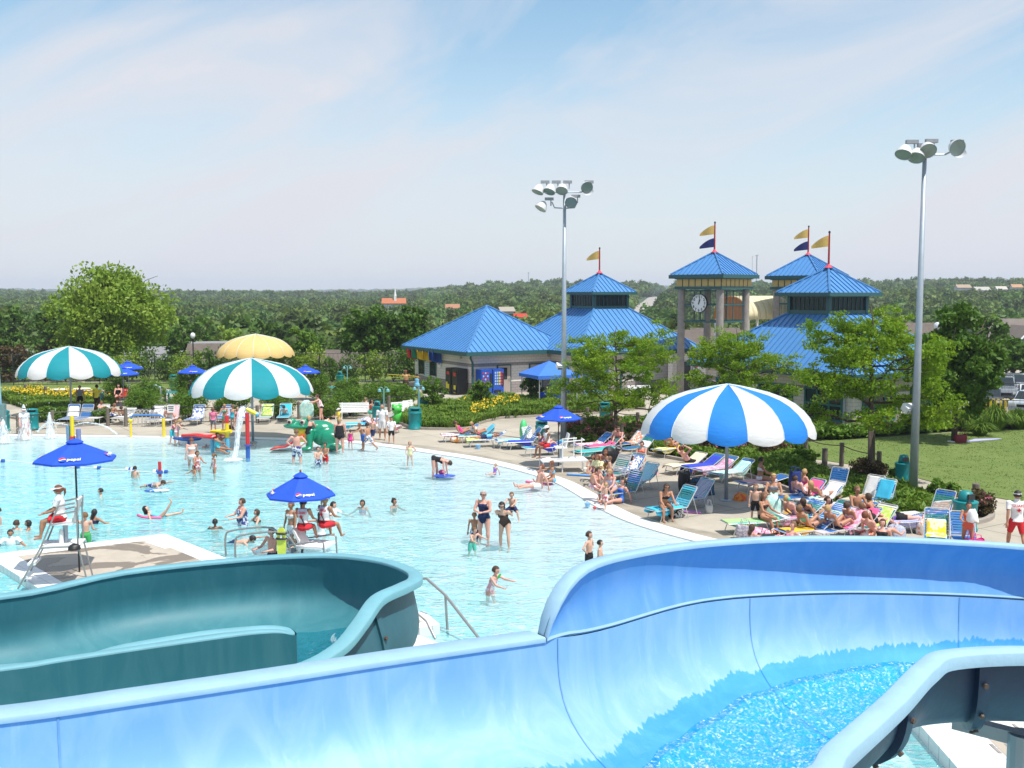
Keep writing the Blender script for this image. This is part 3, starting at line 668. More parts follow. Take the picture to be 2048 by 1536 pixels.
def sec_t(I,O,k):
 r=arc_section(I,O,0.92,26,0.10,0.9); w_=(O-I).length
 # the outer wall bulges and curls back in at the rim
 h=(Vector((O.x-I.x,O.y-I.y,0))).normalized()
 for j in range(14,27):
  t=(j-13)/13.0; r[j]=r[j]+h*0.16*sin(pi*t)**1.2
 for j in range(0,6): r[j]=r[j]+h*0.03
 return r
trow=[sec_t(ITs[i],OTs[i],i) for i in range(nt_)]
tj=[0,16,34,50,68,nt_-1]
for a,c in zip(tj[:-1],tj[1:]): shell(trow[a:c+1],'flume_panel',M_gelt,M_outt,teal)
for j in tj[1:-1]: seam_flange(trow[j][10:],trow[j+1][24]-trow[j-1][24],'joint_flange',M_outt,teal,w_=0.045,h=0.03,step=0.17)
rim_strip(OTs,1,'outer_rim',M_rimt,teal,0.15,0.05,0.01)
rim_strip(ITs,-1,'inner_rim',M_rimt,teal,0.10,0.05)
M_wteal=water_material('teal_rushing_water',0.05,9.0,(0.55,0.90,0.95),foam=(2.6,0.60,0.7),rough=0.1)
slide_water(trow,2,nt_-3,lambda i: (0.22,0.66+0.12*sin(pi*min(1,max(0,(i-25)/30)))),'running_water',M_wteal,teal,0.03,0.03)
for (x,y) in ((-4.2,10.8),(-1.9,11.6),(-6.5,9.0),(-3.2,9.1)):
 b=MB(); b.tube([(x,y,-1.2),(x,y,2.86)],0.13,14); b.box((x,y,2.8),(1.4,.12,.12),rz=.3); b.build('support_column',M_galv,teal)
# ================================================================ buildings
def roof_mat():
 m=mat('blue_metal_roof',(0.075,0.235,0.50),0.42,0.08,0.6,spec=0.5); return m
M_roof=roof_mat(); M_roofseam=mat('blue_roof_seam',(0.06,0.20,0.44),0.42,0.05)
def block_mat(name,c1,c2,mort):
 m=bpy.data.materials.new(name); m.use_nodes=True; t=m.node_tree; n=t.nodes; b=n['Principled BSDF']; b.inputs['Roughness'].default_value=0.85
 tc_=n.new('ShaderNodeTexCoord'); br=n.new('ShaderNodeTexBrick'); br.inputs['Scale'].default_value=1; br.inputs['Brick Width'].default_value=0.4; br.inputs['Row Height'].default_value=0.2; br.inputs['Mortar Size'].default_value=0.014
 s=n.new('ShaderNodeSeparateXYZ'); t.links.new(tc_.outputs['Object'],s.inputs[0]); ad=n.new('ShaderNodeMath'); ad.operation='ADD'; t.links.new(s.outputs[0],ad.inputs[0]); t.links.new(s.outputs[1],ad.inputs[1]); c=n.new('ShaderNodeCombineXYZ'); t.links.new(ad.outputs[0],c.inputs[0]); t.links.new(s.outputs[2],c.inputs[1]); t.links.new(c.outputs[0],br.inputs['Vector'])
 br.inputs['Color1'].default_value=lin(c1); br.inputs['Color2'].default_value=lin(c2); br.inputs['Mortar'].default_value=lin(mort)
 t.links.new(br.outputs['Color'],b.inputs['Base Color']); return m
M_blk=block_mat('painted_block_light',(0.74,0.68,0.64),(0.72,0.66,0.62),(0.54,0.49,0.46))
M_blkg=block_mat('block_grey_band',(0.33,0.29,0.28),(0.31,0.27,0.26),(0.17,0.15,0.145))
M_colc=mat('tower_concrete',(0.30,0.265,0.235),0.9,0.15,3,0.2)
M_winglass=mat('dark_window_glass',(0.02,0.03,0.035),0.08,0.1)
AX=Vector((-0.5,0.866,0)); BX=Vector((0.866,0.5,0)); ROT=atan2(BX.y,BX.x)
# local frame of the park buildings: x along BX, y along AX (rotated 30 degrees), origin at the wall corner nearest the camera
def seam_ribs(b,p_e0,p_e1,top0,top1,step=0.42):
 "ribs running up a roof face from eave p_e0..p_e1; the face narrows to top0..top1"
 e=p_e1-p_e0; Ln=e.length; d=e/Ln; n_=int(Ln/step); mid=(p_e0+p_e1)/2
 tm=(top0+top1)/2; up=(tm-mid); up=up-d*up.dot(d); nrm=d.cross(up).normalized()
 if nrm.z<0: nrm=-nrm
 tw0=(top0-p_e0).dot(d); tw1=(top1-p_e0).dot(d)
 for i in range(1,n_):
  s=Ln*i/n_
  f=1.0
  if s<tw0: f=s/tw0
  elif s>tw1: f=(Ln-s)/max(1e-6,Ln-tw1)
  a=p_e0+d*s; c=a+up*f; w_=d*0.022; h=nrm*0.055
  b._a([a-w_,a+w_,a+w_+h,a-w_+h,c-w_,c+w_,c+w_+h,c-w_+h],[(3,2,6,7),(0,3,7,4),(2,1,5,6),(0,1,2,3)])
def hip_roof(root,cx,cy,hx,hy,z0,z1,tx=0.0,ty=0.0,fascia=0.28,over=0.0,name='roof',step=0.42,ribs=True):
 e=[Vector((cx-hx,cy-hy,z0)),Vector((cx+hx,cy-hy,z0)),Vector((cx+hx,cy+hy,z0)),Vector((cx-hx,cy+hy,z0))]
 tp=[Vector((cx-tx,cy-ty,z1)),Vector((cx+tx,cy-ty,z1)),Vector((cx+tx,cy+ty,z1)),Vector((cx-tx,cy+ty,z1))]
 b=MB()
 for i in range(4):
  j=(i+1)%4; b._a([e[i],e[j],tp[j],tp[i]],[(0,1,2,3)])
 if tx>0.01: b._a(tp,[(0,1,2,3)])
 rf=b.build(name,M_roof,root)
 b=MB()
 for i in range(4): seam_ribs(b,e[i],e[(i+1)%4],tp[i],tp[(i+1)%4],step)
 rb=b.build('roof_seams',M_roofseam,rf); rb['kind']='stuff'
 for i in range(4):
  b=MB(); b.tube([e[i]+Vector((0,0,.02)),tp[i]+Vector((0,0,.05))],0.07,5); b.build('ridge_cap',M_roofseam,rf)
 if fascia:
  for i in range(4):
   j=(i+1)%4; d=(e[j]-e[i]).normalized(); o=Vector((d.y,-d.x,0)); b=MB(); M3=Matrix((d,-o,Vector((0,0,1)))).transposed()
   b.box((e[i]+e[j])/2+o*0.03-Vector((0,0,fascia/2+.01)),((e[j]-e[i]).length+.16,.12,fascia),M=M3); b.build('fascia_gutter',M_greenp,root)
  b=MB(); b.poly([p+Vector((0,0,-fascia)) for p in e],flip=True); b.build('soffit',mat('soffit_paint',(0.25,0.24,0.22)),root)
 return rf
def wall_box(root,x0,y0,x1,y1,h,bands=True,z0=0.0):
 "block walls in three courses of colour"
 b=MB(); cx,cy=(x0+x1)/2,(y0+y1)/2; dx,dy=abs(x1-x0),abs(y1-y0)
 if bands:
  w0=MB(); w0.box((cx,cy,.42),(dx+.03,dy+.03,.84)); w0.build('base_course',M_blkg,root)
  w0=MB(); w0.box((cx,cy,2.12),(dx+.012,dy+.012,.22)); w0.build('grey_band',M_blkg,root)
 b.box((cx,cy,h/2),(dx,dy,h)); return b.build('wall',M_blk,root)
def pennant(root,z,ln,m,m2=None,dirv=(-1,0.1),h=0.62,flip=0):
 b=MB(); n=8; rows=[]; d=Vector((dirv[0],dirv[1],0)).normalized(); sd=Vector((-d.y,d.x,0))
 top=[]; bot=[]
 for i in range(n+1):
  t=i/n; off=sd*0.07*sin(t*5); top.append(d*(ln*t)+off+Vector((0,0,z-h*.25*t-h*.75*t*t))); bot.append(d*(ln*t)+off+Vector((0,0,z-h-0.02-.12*t)))
 b.loft([bot,top]); rows=b; o=b.build('pennant',m,root)
 md=o.modifiers.new('t','SOLIDIFY'); md.thickness=0.012
 return o
M_penY=mat('gold_pennant',(0.62,0.42,0.12),0.8,0.1,trans=0.15); M_penB=mat('navy_pennant',(0.01,0.02,0.12),0.8,0.1,trans=0.05); M_pole=mat('dark_red_pole',(0.35,0.015,0.03),0.5)
def flag(loc,z0,z1,pens,label):
 r=thing('flagpole',label,'flag',loc,0,'flags on the blue roofs')
 b=MB(); b.tube([(0,0,z0),(0,0,z1)],[0.065,0.05],8); b.build('pole',M_pole,r)
 b=MB(); b.lathe([(.26,z0-.02),(.12,z0+.1),(.06,z0+.2)],n=12); b.build('pole_base',mat('pink_red_base',(0.6,0.05,0.09)),r)
 b=MB(); b.ell((0,0,z1+.08),(.07,.07,.09),8,5); b.build('finial',M_black,r)
 for z,m in pens: pennant(r,z,1.05 if len(pens)>1 else 1.0,m)
 return r
# ---- bathhouse (two linked hip-roofed blocks)
bh=thing('bathhouse','pale block bathhouse with two joined blue hip roofs and a louvred cupola','building',(-2.9,73.6,0),ROT)
Ai=Matrix.Rotation(-ROT,3,'Z')
def loc_in(root,p): return Ai@(Vector(p)-Vector(root.location))
OVR=0.75
wall_box(bh,0,0,7.8,9.6,3.0)
hip_roof(bh,3.9,4.8,3.9+OVR,4.8+OVR,3.12,6.25)
cb=loc_in(bh,(4.95,73.4,0)); bx0,by0=cb.x,cb.y
wall_box(bh,bx0,by0,bx0+9.7,by0+9.7,3.0)
hip_roof(bh,bx0+4.85,by0+4.85,4.85+OVR,4.85+OVR,3.125,6.1,1.55,1.55)
def cupola(root,cx,cy,z0,z1,hw,ha,zt):
 for sx in (-1,1):
  for sy in (-1,1): b=MB(); b.box((cx+sx*(hw-.1),cy+sy*(hw-.1),(z0+z1)/2),(.22,.22,z1-z0)); b.build('cupola_post',M_greenp,root)
 for dx,dy in ((0,-1),(-1,0),(1,0),(0,1)):
  sx=(2*hw-.42,.08) if dx==0 else (.08,2*hw-.42)
  for z,hh in ((z0+.12,.24),(z1-.08,.16)): b=MB(); b.box((cx+dx*(hw-.06),cy+dy*(hw-.06),z),(sx[0],sx[1],hh)); b.build('cupola_rail',M_greenp,root)
  b=MB(); b.box((cx+dx*(hw-.14),cy+dy*(hw-.14),(z0+z1)/2),(sx[0],sx[1],z1-z0-.3)); b.build('cupola_glass',M_winglass,root)
  for i in range(1,8):
   t=-hw+.2+(2*hw-.4)*i/8; b=MB(); b.box((cx+(t if dx==0 else dx*(hw-.08)),cy+(t if dx != 0 else dy*(hw-.08)),(z0+z1)/2),(.035,.035,z1-z0-.4)); b.build('mullion',M_greenp,root)
 hip_roof(root,cx,cy,ha,ha,z1+.1,zt,fascia=0.2,name='cupola_roof',step=0.36)
cupola(bh,bx0+4.85,by0+4.85,6.05,7.25,1.62,2.0,8.75)
w_=Vector(bh.location)+Matrix.Rotation(ROT,3,'Z')@Vector((bx0+4.85,by0+4.85,0))
flag(w_,8.8,10.6,((10.5,M_penY),),'single gold pennant on red pole atop the bathhouse cupola')
def on_wall(root,x,z,w_,h,m,name,face='front',d=0.05,par=None):
 "flat-ish piece on the right-facing (front: y=0) or left-facing (side: x=0) wall"
 b=MB()
 if face=='front': b.box((x,-d/2-.02,z),(w_,d,h))
 else: b.box((-d/2-.02,x,z),(d,w_,h))
 return b.build(name,m,par or root)
M_door=mat('beige_door',(0.42,0.35,0.30),0.6,0.04)
for x,wd in ((2.65,True),(5.35,False)):
 fr=on_wall(bh,x,1.05,1.18,2.1,M_greenp,'door_frame',d=.07); dd=on_wall(bh,x,1.02,.98,2.0,M_door,'door',d=.11)
 b=MB(); b.box((x+.38,-.15,1.0),(.05,.05,.2)); b.build('handle',M_steel,dd)
 if wd: on_wall(bh,x-.08,1.45,.6,.85,M_winglass,'door_window',d=.125,par=dd)
b=MB(); b.tube([(-.12,-.12,2.85),(-.12,-.12,2.6),(.05,-.1,2.3),(.05,-.1,.1)],.075,8); b.build('downpipe',M_greenp,bh)
for x,f in ((1.6,'side'),(1.9+4.6,'front')):
 b=MB(); c=(-.03,x,2.62) if f=='side' else (x,-.03,2.62); Mr=Matrix.Rotation(pi/2,3,'Y' if f=='side' else 'X'); b.ell(c,(.13,.13,.07),12,6,M=Mr); b.build('wall_lamp',mat('lamp_grey',(0.45,0.45,0.4),.3),bh)
# kiosk windows and posters on the left face
for y in (6.2,8.2):
 on_wall(bh,y,1.55,.85,1.15,M_winglass,'kiosk_window','side',.06); on_wall(bh,y+.5,1.55,.08,1.25,M_greenp,'window_frame','side',.08); on_wall(bh,y-.5,1.55,.08,1.25,M_greenp,'window_frame','side',.08)
ps=on_wall(bh,7.2,1.55,.95,1.5,mat('poster_pale',(0.55,0.58,0.62),.5),'menu_board','side',.05)
for i in range(7): b=MB(); b.box((-.075,7.2,2.1-i*.17),(.006,.62,.03)); b.build('menu_line',mat('print_grey',(0.16,0.2,0.25)),ps)
for y in (5.1,9.2):
 p2=on_wall(bh,y,1.95,.55,.6,M_white,'notice','side',.04)
 for i in range(3): b=MB(); b.ell((-.065,y-.12+.12*i,1.93+.04*(i%2)),(.006,.05,.07),8,4); b.build('notice_picture',mat('print_dark',(0.12,0.1,0.1)),p2)
# row of little flags over the kiosk
for i,(c,y) in enumerate((((0.65,0.03,0.03),9.0),((0.02,0.2,0.12),8.1),((0.8,0.5,0.02),7.1),((0.8,0.5,0.02),6.2),((0.03,0.14,0.55),5.2),((0.02,0.08,0.35),4.6))):
 m=mat('flag_%d'%i,c,.8,.08,trans=.1); p=thing('wall_flag',['red flag at the far left end of the bathhouse wall','green flag beside the red one on the bathhouse wall','yellow flag in the middle of the bathhouse wall row','second yellow flag, nearer the corner, on the bathhouse wall','bright blue flag on the bathhouse wall','dark blue flag at the right end of the bathhouse wall row'][i],'flag',Vector(bh.location)+Matrix.Rotation(ROT,3,'Z')@Vector((0,y,2.75)),ROT,'flags hung along the bathhouse wall')
 b=MB(); b.tube([(0,0,0),(-1.0,0,.18)],.02,6); b.ell((-1.02,0,.18),(.05,.05,.05),8,5); b.build('flag_stick',M_black,p)
 b=MB(); b.loft([[Vector((-.15-.8*k/5,.10*sin(k*1.3+i),.02+.15*k/5)) for k in range(6)],[Vector((-.15-.75*k/5,.16*sin(k*1.3+i),-.75+.25*k/5)) for k in range(6)]]); o=b.build('flag_cloth',m,p); o.modifiers.new('t','SOLIDIFY').thickness=.01
# recessed blue-screened entrance of the second block
M_scr=mat('blue_grey_screen',(0.13,0.27,0.40),0.7,0.08,2)
b=MB(); b.box((bx0-.05,by0+3.3,1.1),(.1,3.4,2.2)); b.build('entrance_screen',M_scr,bh)
b=MB(); b.box((bx0+1.2,by0-.05,1.1),(2.2,.1,2.2)); b.build('entrance_screen',M_scr,bh)
for i in range(8): b=MB(); b.box((bx0+.25+i*.28,by0-.11,1.1),(.03,.03,2.15)); b.build('screen_post',M_galv,bh)
b=MB(); b.box((bx0-.06,by0+6.6,1.05),(.12,1.9,2.1)); b.build('doorway',M_dark,bh)
b=MB(); b.box((bx0+8.6,by0-.06,1.05),(1.7,.12,2.1)); b.build('doorway',M_dark,bh)
b=MB(); b.box((bx0+3.4,by0-.08,1.2),(.1,.1,2.4)); b.build('downpipe',M_greenp,bh)
# vending machines
def vending(px,py,label,body,front,accents,rz):
 r=thing('vending_machine',label,'vending machine',(px,py,0),rz,'vending machines against the bathhouse')
 b=MB(); b.box((0,0,.93),(.9,.75,1.86)); b.build('cabinet',body,r)
 b=MB(); b.box((-.08,-.39,1.05),(.66,.04,1.5)); f=b.build('front_panel',front,r)
 b=MB(); b.box((.34,-.4,1.1),(.14,.05,.9)); b.build('coin_panel',M_black,r)
 b=MB(); b.box((-.08,-.42,.27),(.5,.04,.2)); b.build('delivery_flap',M_black,r)
 for (x,z,w2,h2,m) in accents: b=MB(); b.box((x,-.42,z),(w2,.02,h2)); b.build('panel_print',m,f)
 return r
def vpos(x,y=-.5): return Vector(bh.location)+Matrix.Rotation(ROT,3,'Z')@Vector((x,y,0))
vy=mat('vend_yellow',(0.7,0.6,0.03),.4); vb=mat('vend_blue',(0.02,0.09,0.45),.3); vr=mat('vend_red',(0.55,0.03,0.02),.4); vw=mat('vend_bottle',(0.35,0.5,0.7),.4)
q=vpos(-.5,1.9); vending(q.x,q.y,'black and yellow vending machine, left of the downpipe',M_black,M_black,((-.2,.5,.25,.7,vy),(.05,.45,.3,.5,vy),(0,1.5,.4,.22,vr)),ROT-pi/2)
q=vpos(-.5,.85); vending(q.x,q.y,'black vending machine with a red emblem beside the downpipe',M_black,M_black,((0,1.45,.38,.25,vr),(.02,.4,.3,.55,vy)),ROT-pi/2)
rgv=random.Random(2)
q=vpos(.75); vending(q.x,q.y,'dark blue drinks machine nearest the downpipe',vb,vb,tuple((-.26+.17*(i%3),1.6-.22*(i // 3),.11,.13,vw if i%2 else vr) for i in range(15)),ROT)
q=vpos(1.72); vending(q.x,q.y,'bright blue drinks machine left of the windowed door',vb,vb,tuple((-.26+.17*(i%4),1.6-.2*(i // 4),.12,.14,(vw,vr,vy,vw)[(i*7)%4]) for i in range(20)),ROT)
# phone / water cooler shell
q=vpos(6.9,-.3); r=thing('wall_phone','teal phone hood on a stand by the bathhouse entrance','phone',q,ROT)
b=MB(); b.tube([(0,0,0),(0,0,1.0)],.07,8); b.build('stand',M_galv,r); b=MB(); b.lathe([(.02,1.75),(.2,1.68),(.24,1.5),(.22,1.0),(.17,.95)][::-1],n=14); b.build('hood',M_tealp,r)
b=MB(); b.box((0,-.2,1.3),(.2,.12,.34)); b.build('phone_body',M_black,r)
# ---- pavilion with windows
pv=thing('pavilion','block pavilion with a big blue hip roof, cupola and teal-framed windows','building',(17.7,53.4,0),ROT)
wall_box(pv,0,0,8.3,11.6,3.0)
hip_roof(pv,4.15,5.8,4.15+OVR,5.8+OVR,3.12,6.1,1.5,1.5,fascia=0.3)
cupola(pv,4.15,5.8,6.05,7.2,1.6,2.05,8.7)
w2=Vector(pv.location)+Matrix.Rotation(ROT,3,'Z')@Vector((4.15,5.8,0))
flag(w2,8.75,10.7,((10.6,M_penY),),'single gold pennant on red pole atop the pavilion cupola behind the tree')
def window(root,c,w_,h,nx,face):
 wr=[]
 b=MB(); M=(lambda x,z,dx,dz,d,off: ((x,-off,z),(dx,d,dz))) if face=='front' else (lambda x,z,dx,dz,d,off: ((-off,x,z),(d,dx,dz)))
 fr=MB()
 for z in (c[1]-h/2,c[1],c[1]+h/2): fr.box(*M(c[0],z,w_+.1,.1,.1,.05))
 for i in range(nx+1): fr.box(*M(c[0]-w_/2+w_*i/nx,c[1],.1,h+.1,.1,.052))
 f=fr.build('window',M_greenp2,root)
 for i in range(nx):
  for j in (0,1): b=MB(); b.box(*M(c[0]-w_/2+w_*(i+.5)/nx,c[1]-h/4+h/2*j,w_/nx-.1,h/2-.1,.03,.03)); b.build('pane',M_winglass,f)
 return f
M_greenp2=mat('teal_window_frame',(0.02,0.15,0.14),0.5)
window(pv,(2.0,1.35),2.6,1.6,3,'side'); window(pv,(5.6,1.35),2.6,1.6,3,'side'); window(pv,(9.2,1.35),2.6,1.6,3,'side')
window(pv,(1.9,1.35),2.4,1.6,3,'front'); window(pv,(5.6,1.35),2.4,1.6,3,'front')
b=MB(); b.tube([(-.12,.5,2.8),(-.1,.5,.05)],.07,8); b.build('downpipe',M_galv,pv)
b=MB(); b.tube([(-.7,8.5,2.9),(-.12,8.5,2.2),(-.1,8.5,.05)],.06,8); b.build('downpipe',M_galv,pv)
b=MB(); b.tube([(-.7,12.2,2.9),(-.12,11.4,2.2),(-.1,11.4,.05)],.06,8); b.build('downpipe',M_galv,pv)
# gate building wall with signs between the towers (behind the trees)
wl=thing('entrance_wall','low block wall building with dark doorways between bathhouse and pavilion','building',tuple(G(1345,788)),ROT)
b=MB(); b.box((3.0,.3,1.4),(6,.5,2.8)); b.build('wall',M_blk,wl); b=MB(); b.box((3.0,.28,.45),(6.04,.52,.9)); b.build('base_course',M_blkg,wl)
on_wall(wl,1.2,1.25,.75,2.1,M_dark,'doorway',d=.06); on_wall(wl,4.0,1.5,.5,1.0,M_dark,'doorway',d=.06); on_wall(wl,4.9,1.5,.5,1.0,M_dark,'doorway',d=.06)
s1=on_wall(wl,2.1,1.75,.55,1.15,M_white,'sign',d=.09); b=MB(); b.ell((2.1,-.12,2.0),(.17,.012,.17),12,6); b.build('sign_mark',M_red,s1); b=MB(); b.box((2.1,-.12,1.55),(.3,.015,.3)); b.build('sign_mark',mat('sign_dark',(.05,.05,.06)),s1)
on_wall(wl,4.45,2.25,.5,.3,M_white,'notice',d=.09)
# ---- clock tower pair
def tower(label,u,D,clock,parts=True):
 X=(u-1024)/F*D; r=thing('clock_tower' if clock else 'entrance_tower',label,'tower',(X,D,0),R(45))
 s=1.62
 for sx in (-1,1):
  for sy in (-1,1): b=MB(); b.lathe([(.26,0),(.26,7.7)],(sx*s,sy*s,0),18); o=b.build('column',M_colc,r); autosmooth(o)
 # frieze
 for dx,dy in ((0,-1),(-1,0),(1,0),(0,1)):
  for z,hh,off in ((7.62,.2,.36),(8.30,.14,.36)):
   sz=(2*(s+off),.12) if dx==0 else (.12,2*(s+off)); b=MB(); b.box((dx*(s+off-.05),dy*(s+off-.05),z),(sz[0],sz[1],hh)); b.build('frieze_beam',M_greenp,r)
  for i in range(7):
   t=-(s+.26)+(2*s+.52)*(i+.5)/7; wd=(2*s+.52)/7-.09
   b=MB(); b.box(((t if dx==0 else dx*(s+.27)),(t if dx else dy*(s+.27)),7.97),((wd if dx==0 else .05),(wd if dx else .05),.52)); b.build('frieze_panel',mat('gold_panel',(0.60,0.42,0.16),.7,.05),r)
 b=MB(); b.box((0,0,7.95),(2*s+.5,2*s+.5,.6)); b.build('frieze_core',M_greenp,r)
 hip_roof(r,0,0,2.2,2.2,8.55,10.15,fascia=0.26,step=.36)
 # mesh screens with cross bars between the columns
 for dx,dy in ((0,-1),(-1,0),(1,0),(0,1)):
  for z in (5.25,6.45,7.42): b=MB(); b.box((dx*s,dy*s,z),((2*s-.5,.07,.1) if dx==0 else (.07,2*s-.5,.1))); b.build('screen_bar',M_greenp,r)
  b=MB(); b.box((dx*s,dy*s,6.35),(.07,.07,2.1)); b.build('screen_bar',M_greenp,r)
  b=MB()
  for i in range(22):
   t=-s+.28+(2*s-.56)*i/21; b.box((t if dx==0 else dx*s,t if dx else dy*s,6.33),(.016,.016,2.1))
  o=b.build('screen_mesh',mat('screen_wire',(0.10,0.14,0.14)),r); o['kind']='stuff'
 if clock:
  for d in ('side',):
   ck=MB(); Mr=Matrix.Rotation(-pi/2,3,'Y'); n=40
   def disc(rad,x0,x1,m,nm,par):
    b=MB(); b.tube([(x0,.0,6.55),(x1,.0,6.55)],rad,n); return b.build(nm,m,par)
   c0=disc(.66,-s-.06,-s-.19,M_black,'clock_rim',r); c1=disc(.62,-s-.05,-s-.20,M_white,'clock_face',c0)
   for i in range(12):
    a=2*pi*i/12; y,z=-.5*sin(a),.5*cos(a)
    M4=Matrix.Translation((-s-.215,y,6.55+z))@Matrix(((0,0,-1,0),(-1,0,0,0),(0,1,0,0),(0,0,0,1)))
    text_mesh(str(12 if i==0 else i),.26,M_black,c0,M4,'numeral',.004,True)
   for a,ln,wd in ((R(25),.30,.05),(R(10),.46,.035)):
    y,z=-sin(a),cos(a); b=MB(); b.tube([(-s-.225,-y*.08,6.55-z*.08),(-s-.225,y*ln,6.55+z*ln)],[wd,wd*.4],6,flat=.3); b.build('clock_hand',M_black,c0)
 return r
T1=tower('blue-roofed clock tower on round columns, nearer of the two',1426,74,True); T2=tower('blue-roofed entrance tower without a clock, farther right',1612,78.5,False)
flag(T1.location,10.15,12.15,((12.05,M_penY),(11.15,M_penB)),'gold over navy pennants on the pole of the clock tower')
flag(T2.location,10.15,12.15,((12.05,M_penY),(11.15,M_penB)),'gold over navy pennants on the pole of the right entrance tower')
# yellow barrel canopy
cp=thing('barrel_canopy','pale yellow barrel-vault canopy joining the two entrance towers','canopy',(19.1,79.0,P(1480,640,79).z),ROT)
def barrel():
 n=14; Ls=7; x0,x1=0,4.6
 for k in range(Ls):
  xa,xb=x0+(x1-x0)*k/Ls,x0+(x1-x0)*(k+1)/Ls; rows=[]
  for x in np.linspace(xa+.01,xb-.01,4): rows.append([Vector((x-1.55,1.9+-1.9*cos(pi*i/n),1.75*sin(pi*i/n)**.8+.05)) for i in range(n+1)])
  b=MB(); b.loft(rows); o=b.build('canopy_panel',mat('cream_canvas',(0.86,0.78,0.52),.7,.04,trans=.25),cp,smooth=True); o.modifiers.new('t','SOLIDIFY').thickness=.03
 pts=[(-1.56,1.9-1.9*cos(pi*i/n),1.75*sin(pi*i/n)**.8+.05) for i in range(n+1)]
 b=MB(); b.poly(pts); b.build('end_panel',mat('orange_canvas',(0.75,0.26,0.03),.7,.08,trans=.5),cp)
 b=MB(); b.poly([(x+4.6,y,z) for x,y,z in pts][::-1]); b.build('end_panel',mat('orange_canvas',(0,0,0)),cp)
 for (x,y) in ((-1.4,0.05),(-1.4,3.75),(1.5,.05),(3,.05),(3,3.75)): b=MB(); b.tube([(x,y,-5.2),(x,y,.06)],.08,8); b.build('post',M_white,cp)
barrel()
# ---- other buildings beyond the fence
M_shing=mat('brown_shingles',(0.125,0.10,0.085),0.95,0.2,1.5,0.3,12); M_tan=mat('tan_siding',(0.34,0.28,0.245),0.9,0.06,1,stretch=(.1,.1,8)); M_wht=mat('white_siding',(0.62,0.62,0.62),0.8,0.05,stretch=(.2,.2,6)); M_grysh=mat('grey_shingles',(0.22,0.22,0.23),.95,.12,2)
def gable(label,x,y,z,L_,W,h,rh,rz,mw,mr,dormer=None,wins=0,name='house',over=.4):
 r=thing(name,label,'house',(x,y,z),rz)
 b=MB(); b.box((0,0,h/2),(L_,W,h)); b._a([(-L_/2,-W/2,h),(-L_/2,W/2,h),(-L_/2,0,h+rh),(L_/2,-W/2,h),(L_/2,W/2,h),(L_/2,0,h+rh)],[(0,2,1),(3,4,5)]); b.build('wall',mw,r)
 e=L_/2+over; k=(W/2+over); dz=-over*rh/(W/2); b=MB()
 for s in (-1,1):
  q=[Vector((-e,s*k,h+dz)),Vector((e,s*k,h+dz)),Vector((e,0,h+rh)),Vector((-e,0,h+rh))]; u=Vector((0,0,.18)); q2=[p+u for p in q]
  b._a(q+q2,[(4,5,6,7),(0,3,2,1),(0,1,5,4),(1,2,6,5),(3,0,4,7)])
 rf=b.build('roof',mr,r)
 for i in range(wins):
  xx=-L_/2+L_*(i+.5)/wins; b=MB(); b.box((xx,-W/2-.04,h*.55),(1.1,.1,1.4)); wv=b.build('window',M_white,r); b=MB(); b.box((xx,-W/2-.07,h*.55),(.9,.1,1.2)); b.build('pane',M_winglass,wv)
 return r
gable('long low brown-roofed building behind the black fence, right of the yellow parasol',-18.0,104,-3.2,13,7,3.0,1.6,-.05,M_tan,M_shing)
gable('brown-roofed building half hidden behind the yellow parasol',-28.5,107,-3.0,9,6,3.0,1.9,.1,M_tan,M_shing)
gable('low brown brick annex between parasols and fence',-31,112,-2.9,7,6,3.2,1.6,.35,M_tan,M_grysh)
gable('white house with grey roof behind the left striped parasol',-49,112,-3.2,9,6,2.9,1.5,-.5,M_wht,M_grysh,wins=2)
gable('grey-roofed house partly behind the big willow',-40,122,-3.6,10,7,2.6,1.8,.2,M_wht,M_grysh)
gable('small white house with dark roof behind the fence, right of the willow',-34,118,-3.8,7,6,2.6,1.5,-.3,M_wht,mat('rust_roof',(.3,.15,.1),.9))
hr=gable('large taupe-roofed house with a white-trimmed front gable at the right edge',64,125,-4.6,18,9,5.0,3.6,0.05,mat('grey_siding',(0.30,0.28,0.28),.9,.05,stretch=(.1,.1,8)),mat('taupe_shingles',(0.17,0.145,0.125),.95,.12,1,.2,10))
b=MB(); x0=-4.4; b._a([(x0-2.6,-5.4,5),(x0+2.6,-5.4,5),(x0,-5.4,7.6),(x0-2.6,-1,5),(x0+2.6,-1,5),(x0,-1,7.6)],[(0,1,2)]); b.box((x0,-4.5,2.5),(5.2,1.8,5)); b.build('gable_wall',mat('grey_siding',(0,0,0)),hr)
for s in (-1,1):
 q=[Vector((x0+s*3.0,-5.75,4.75)),Vector((x0,-5.75,7.85)),Vector((x0,-.5,7.85)),Vector((x0+s*3.0,-.5,4.75))]; b=MB(); b._a(q+[p+Vector((0,0,.22)) for p in q],[(4,5,6,7),(0,1,2,3),(0,1,5,4),(0,3,7,4)]); b.build('gable_roof',mat('taupe_shingles',(0,0,0)),hr)
 b=MB(); b.tube([Vector((x0+s*3.0,-5.8,4.85)),Vector((x0,-5.8,7.95))],.13,4); b.build('bargeboard',M_white,hr)
for sx in (-1,0,1):
 b=MB(); b.box((x0+sx*1.25,-5.43,3.4),(1.2,.1,2.1)); wv=b.build('window',M_white,hr)
 for z in (2.95,3.85): b=MB(); b.box((x0+sx*1.25,-5.48,z),(.9,.06,.75)); b.build('pane',M_winglass,wv)
b=MB(); b.box((1,-4.95,4.85),(18.6,.14,.25)); b.build('gutter',M_white,hr)
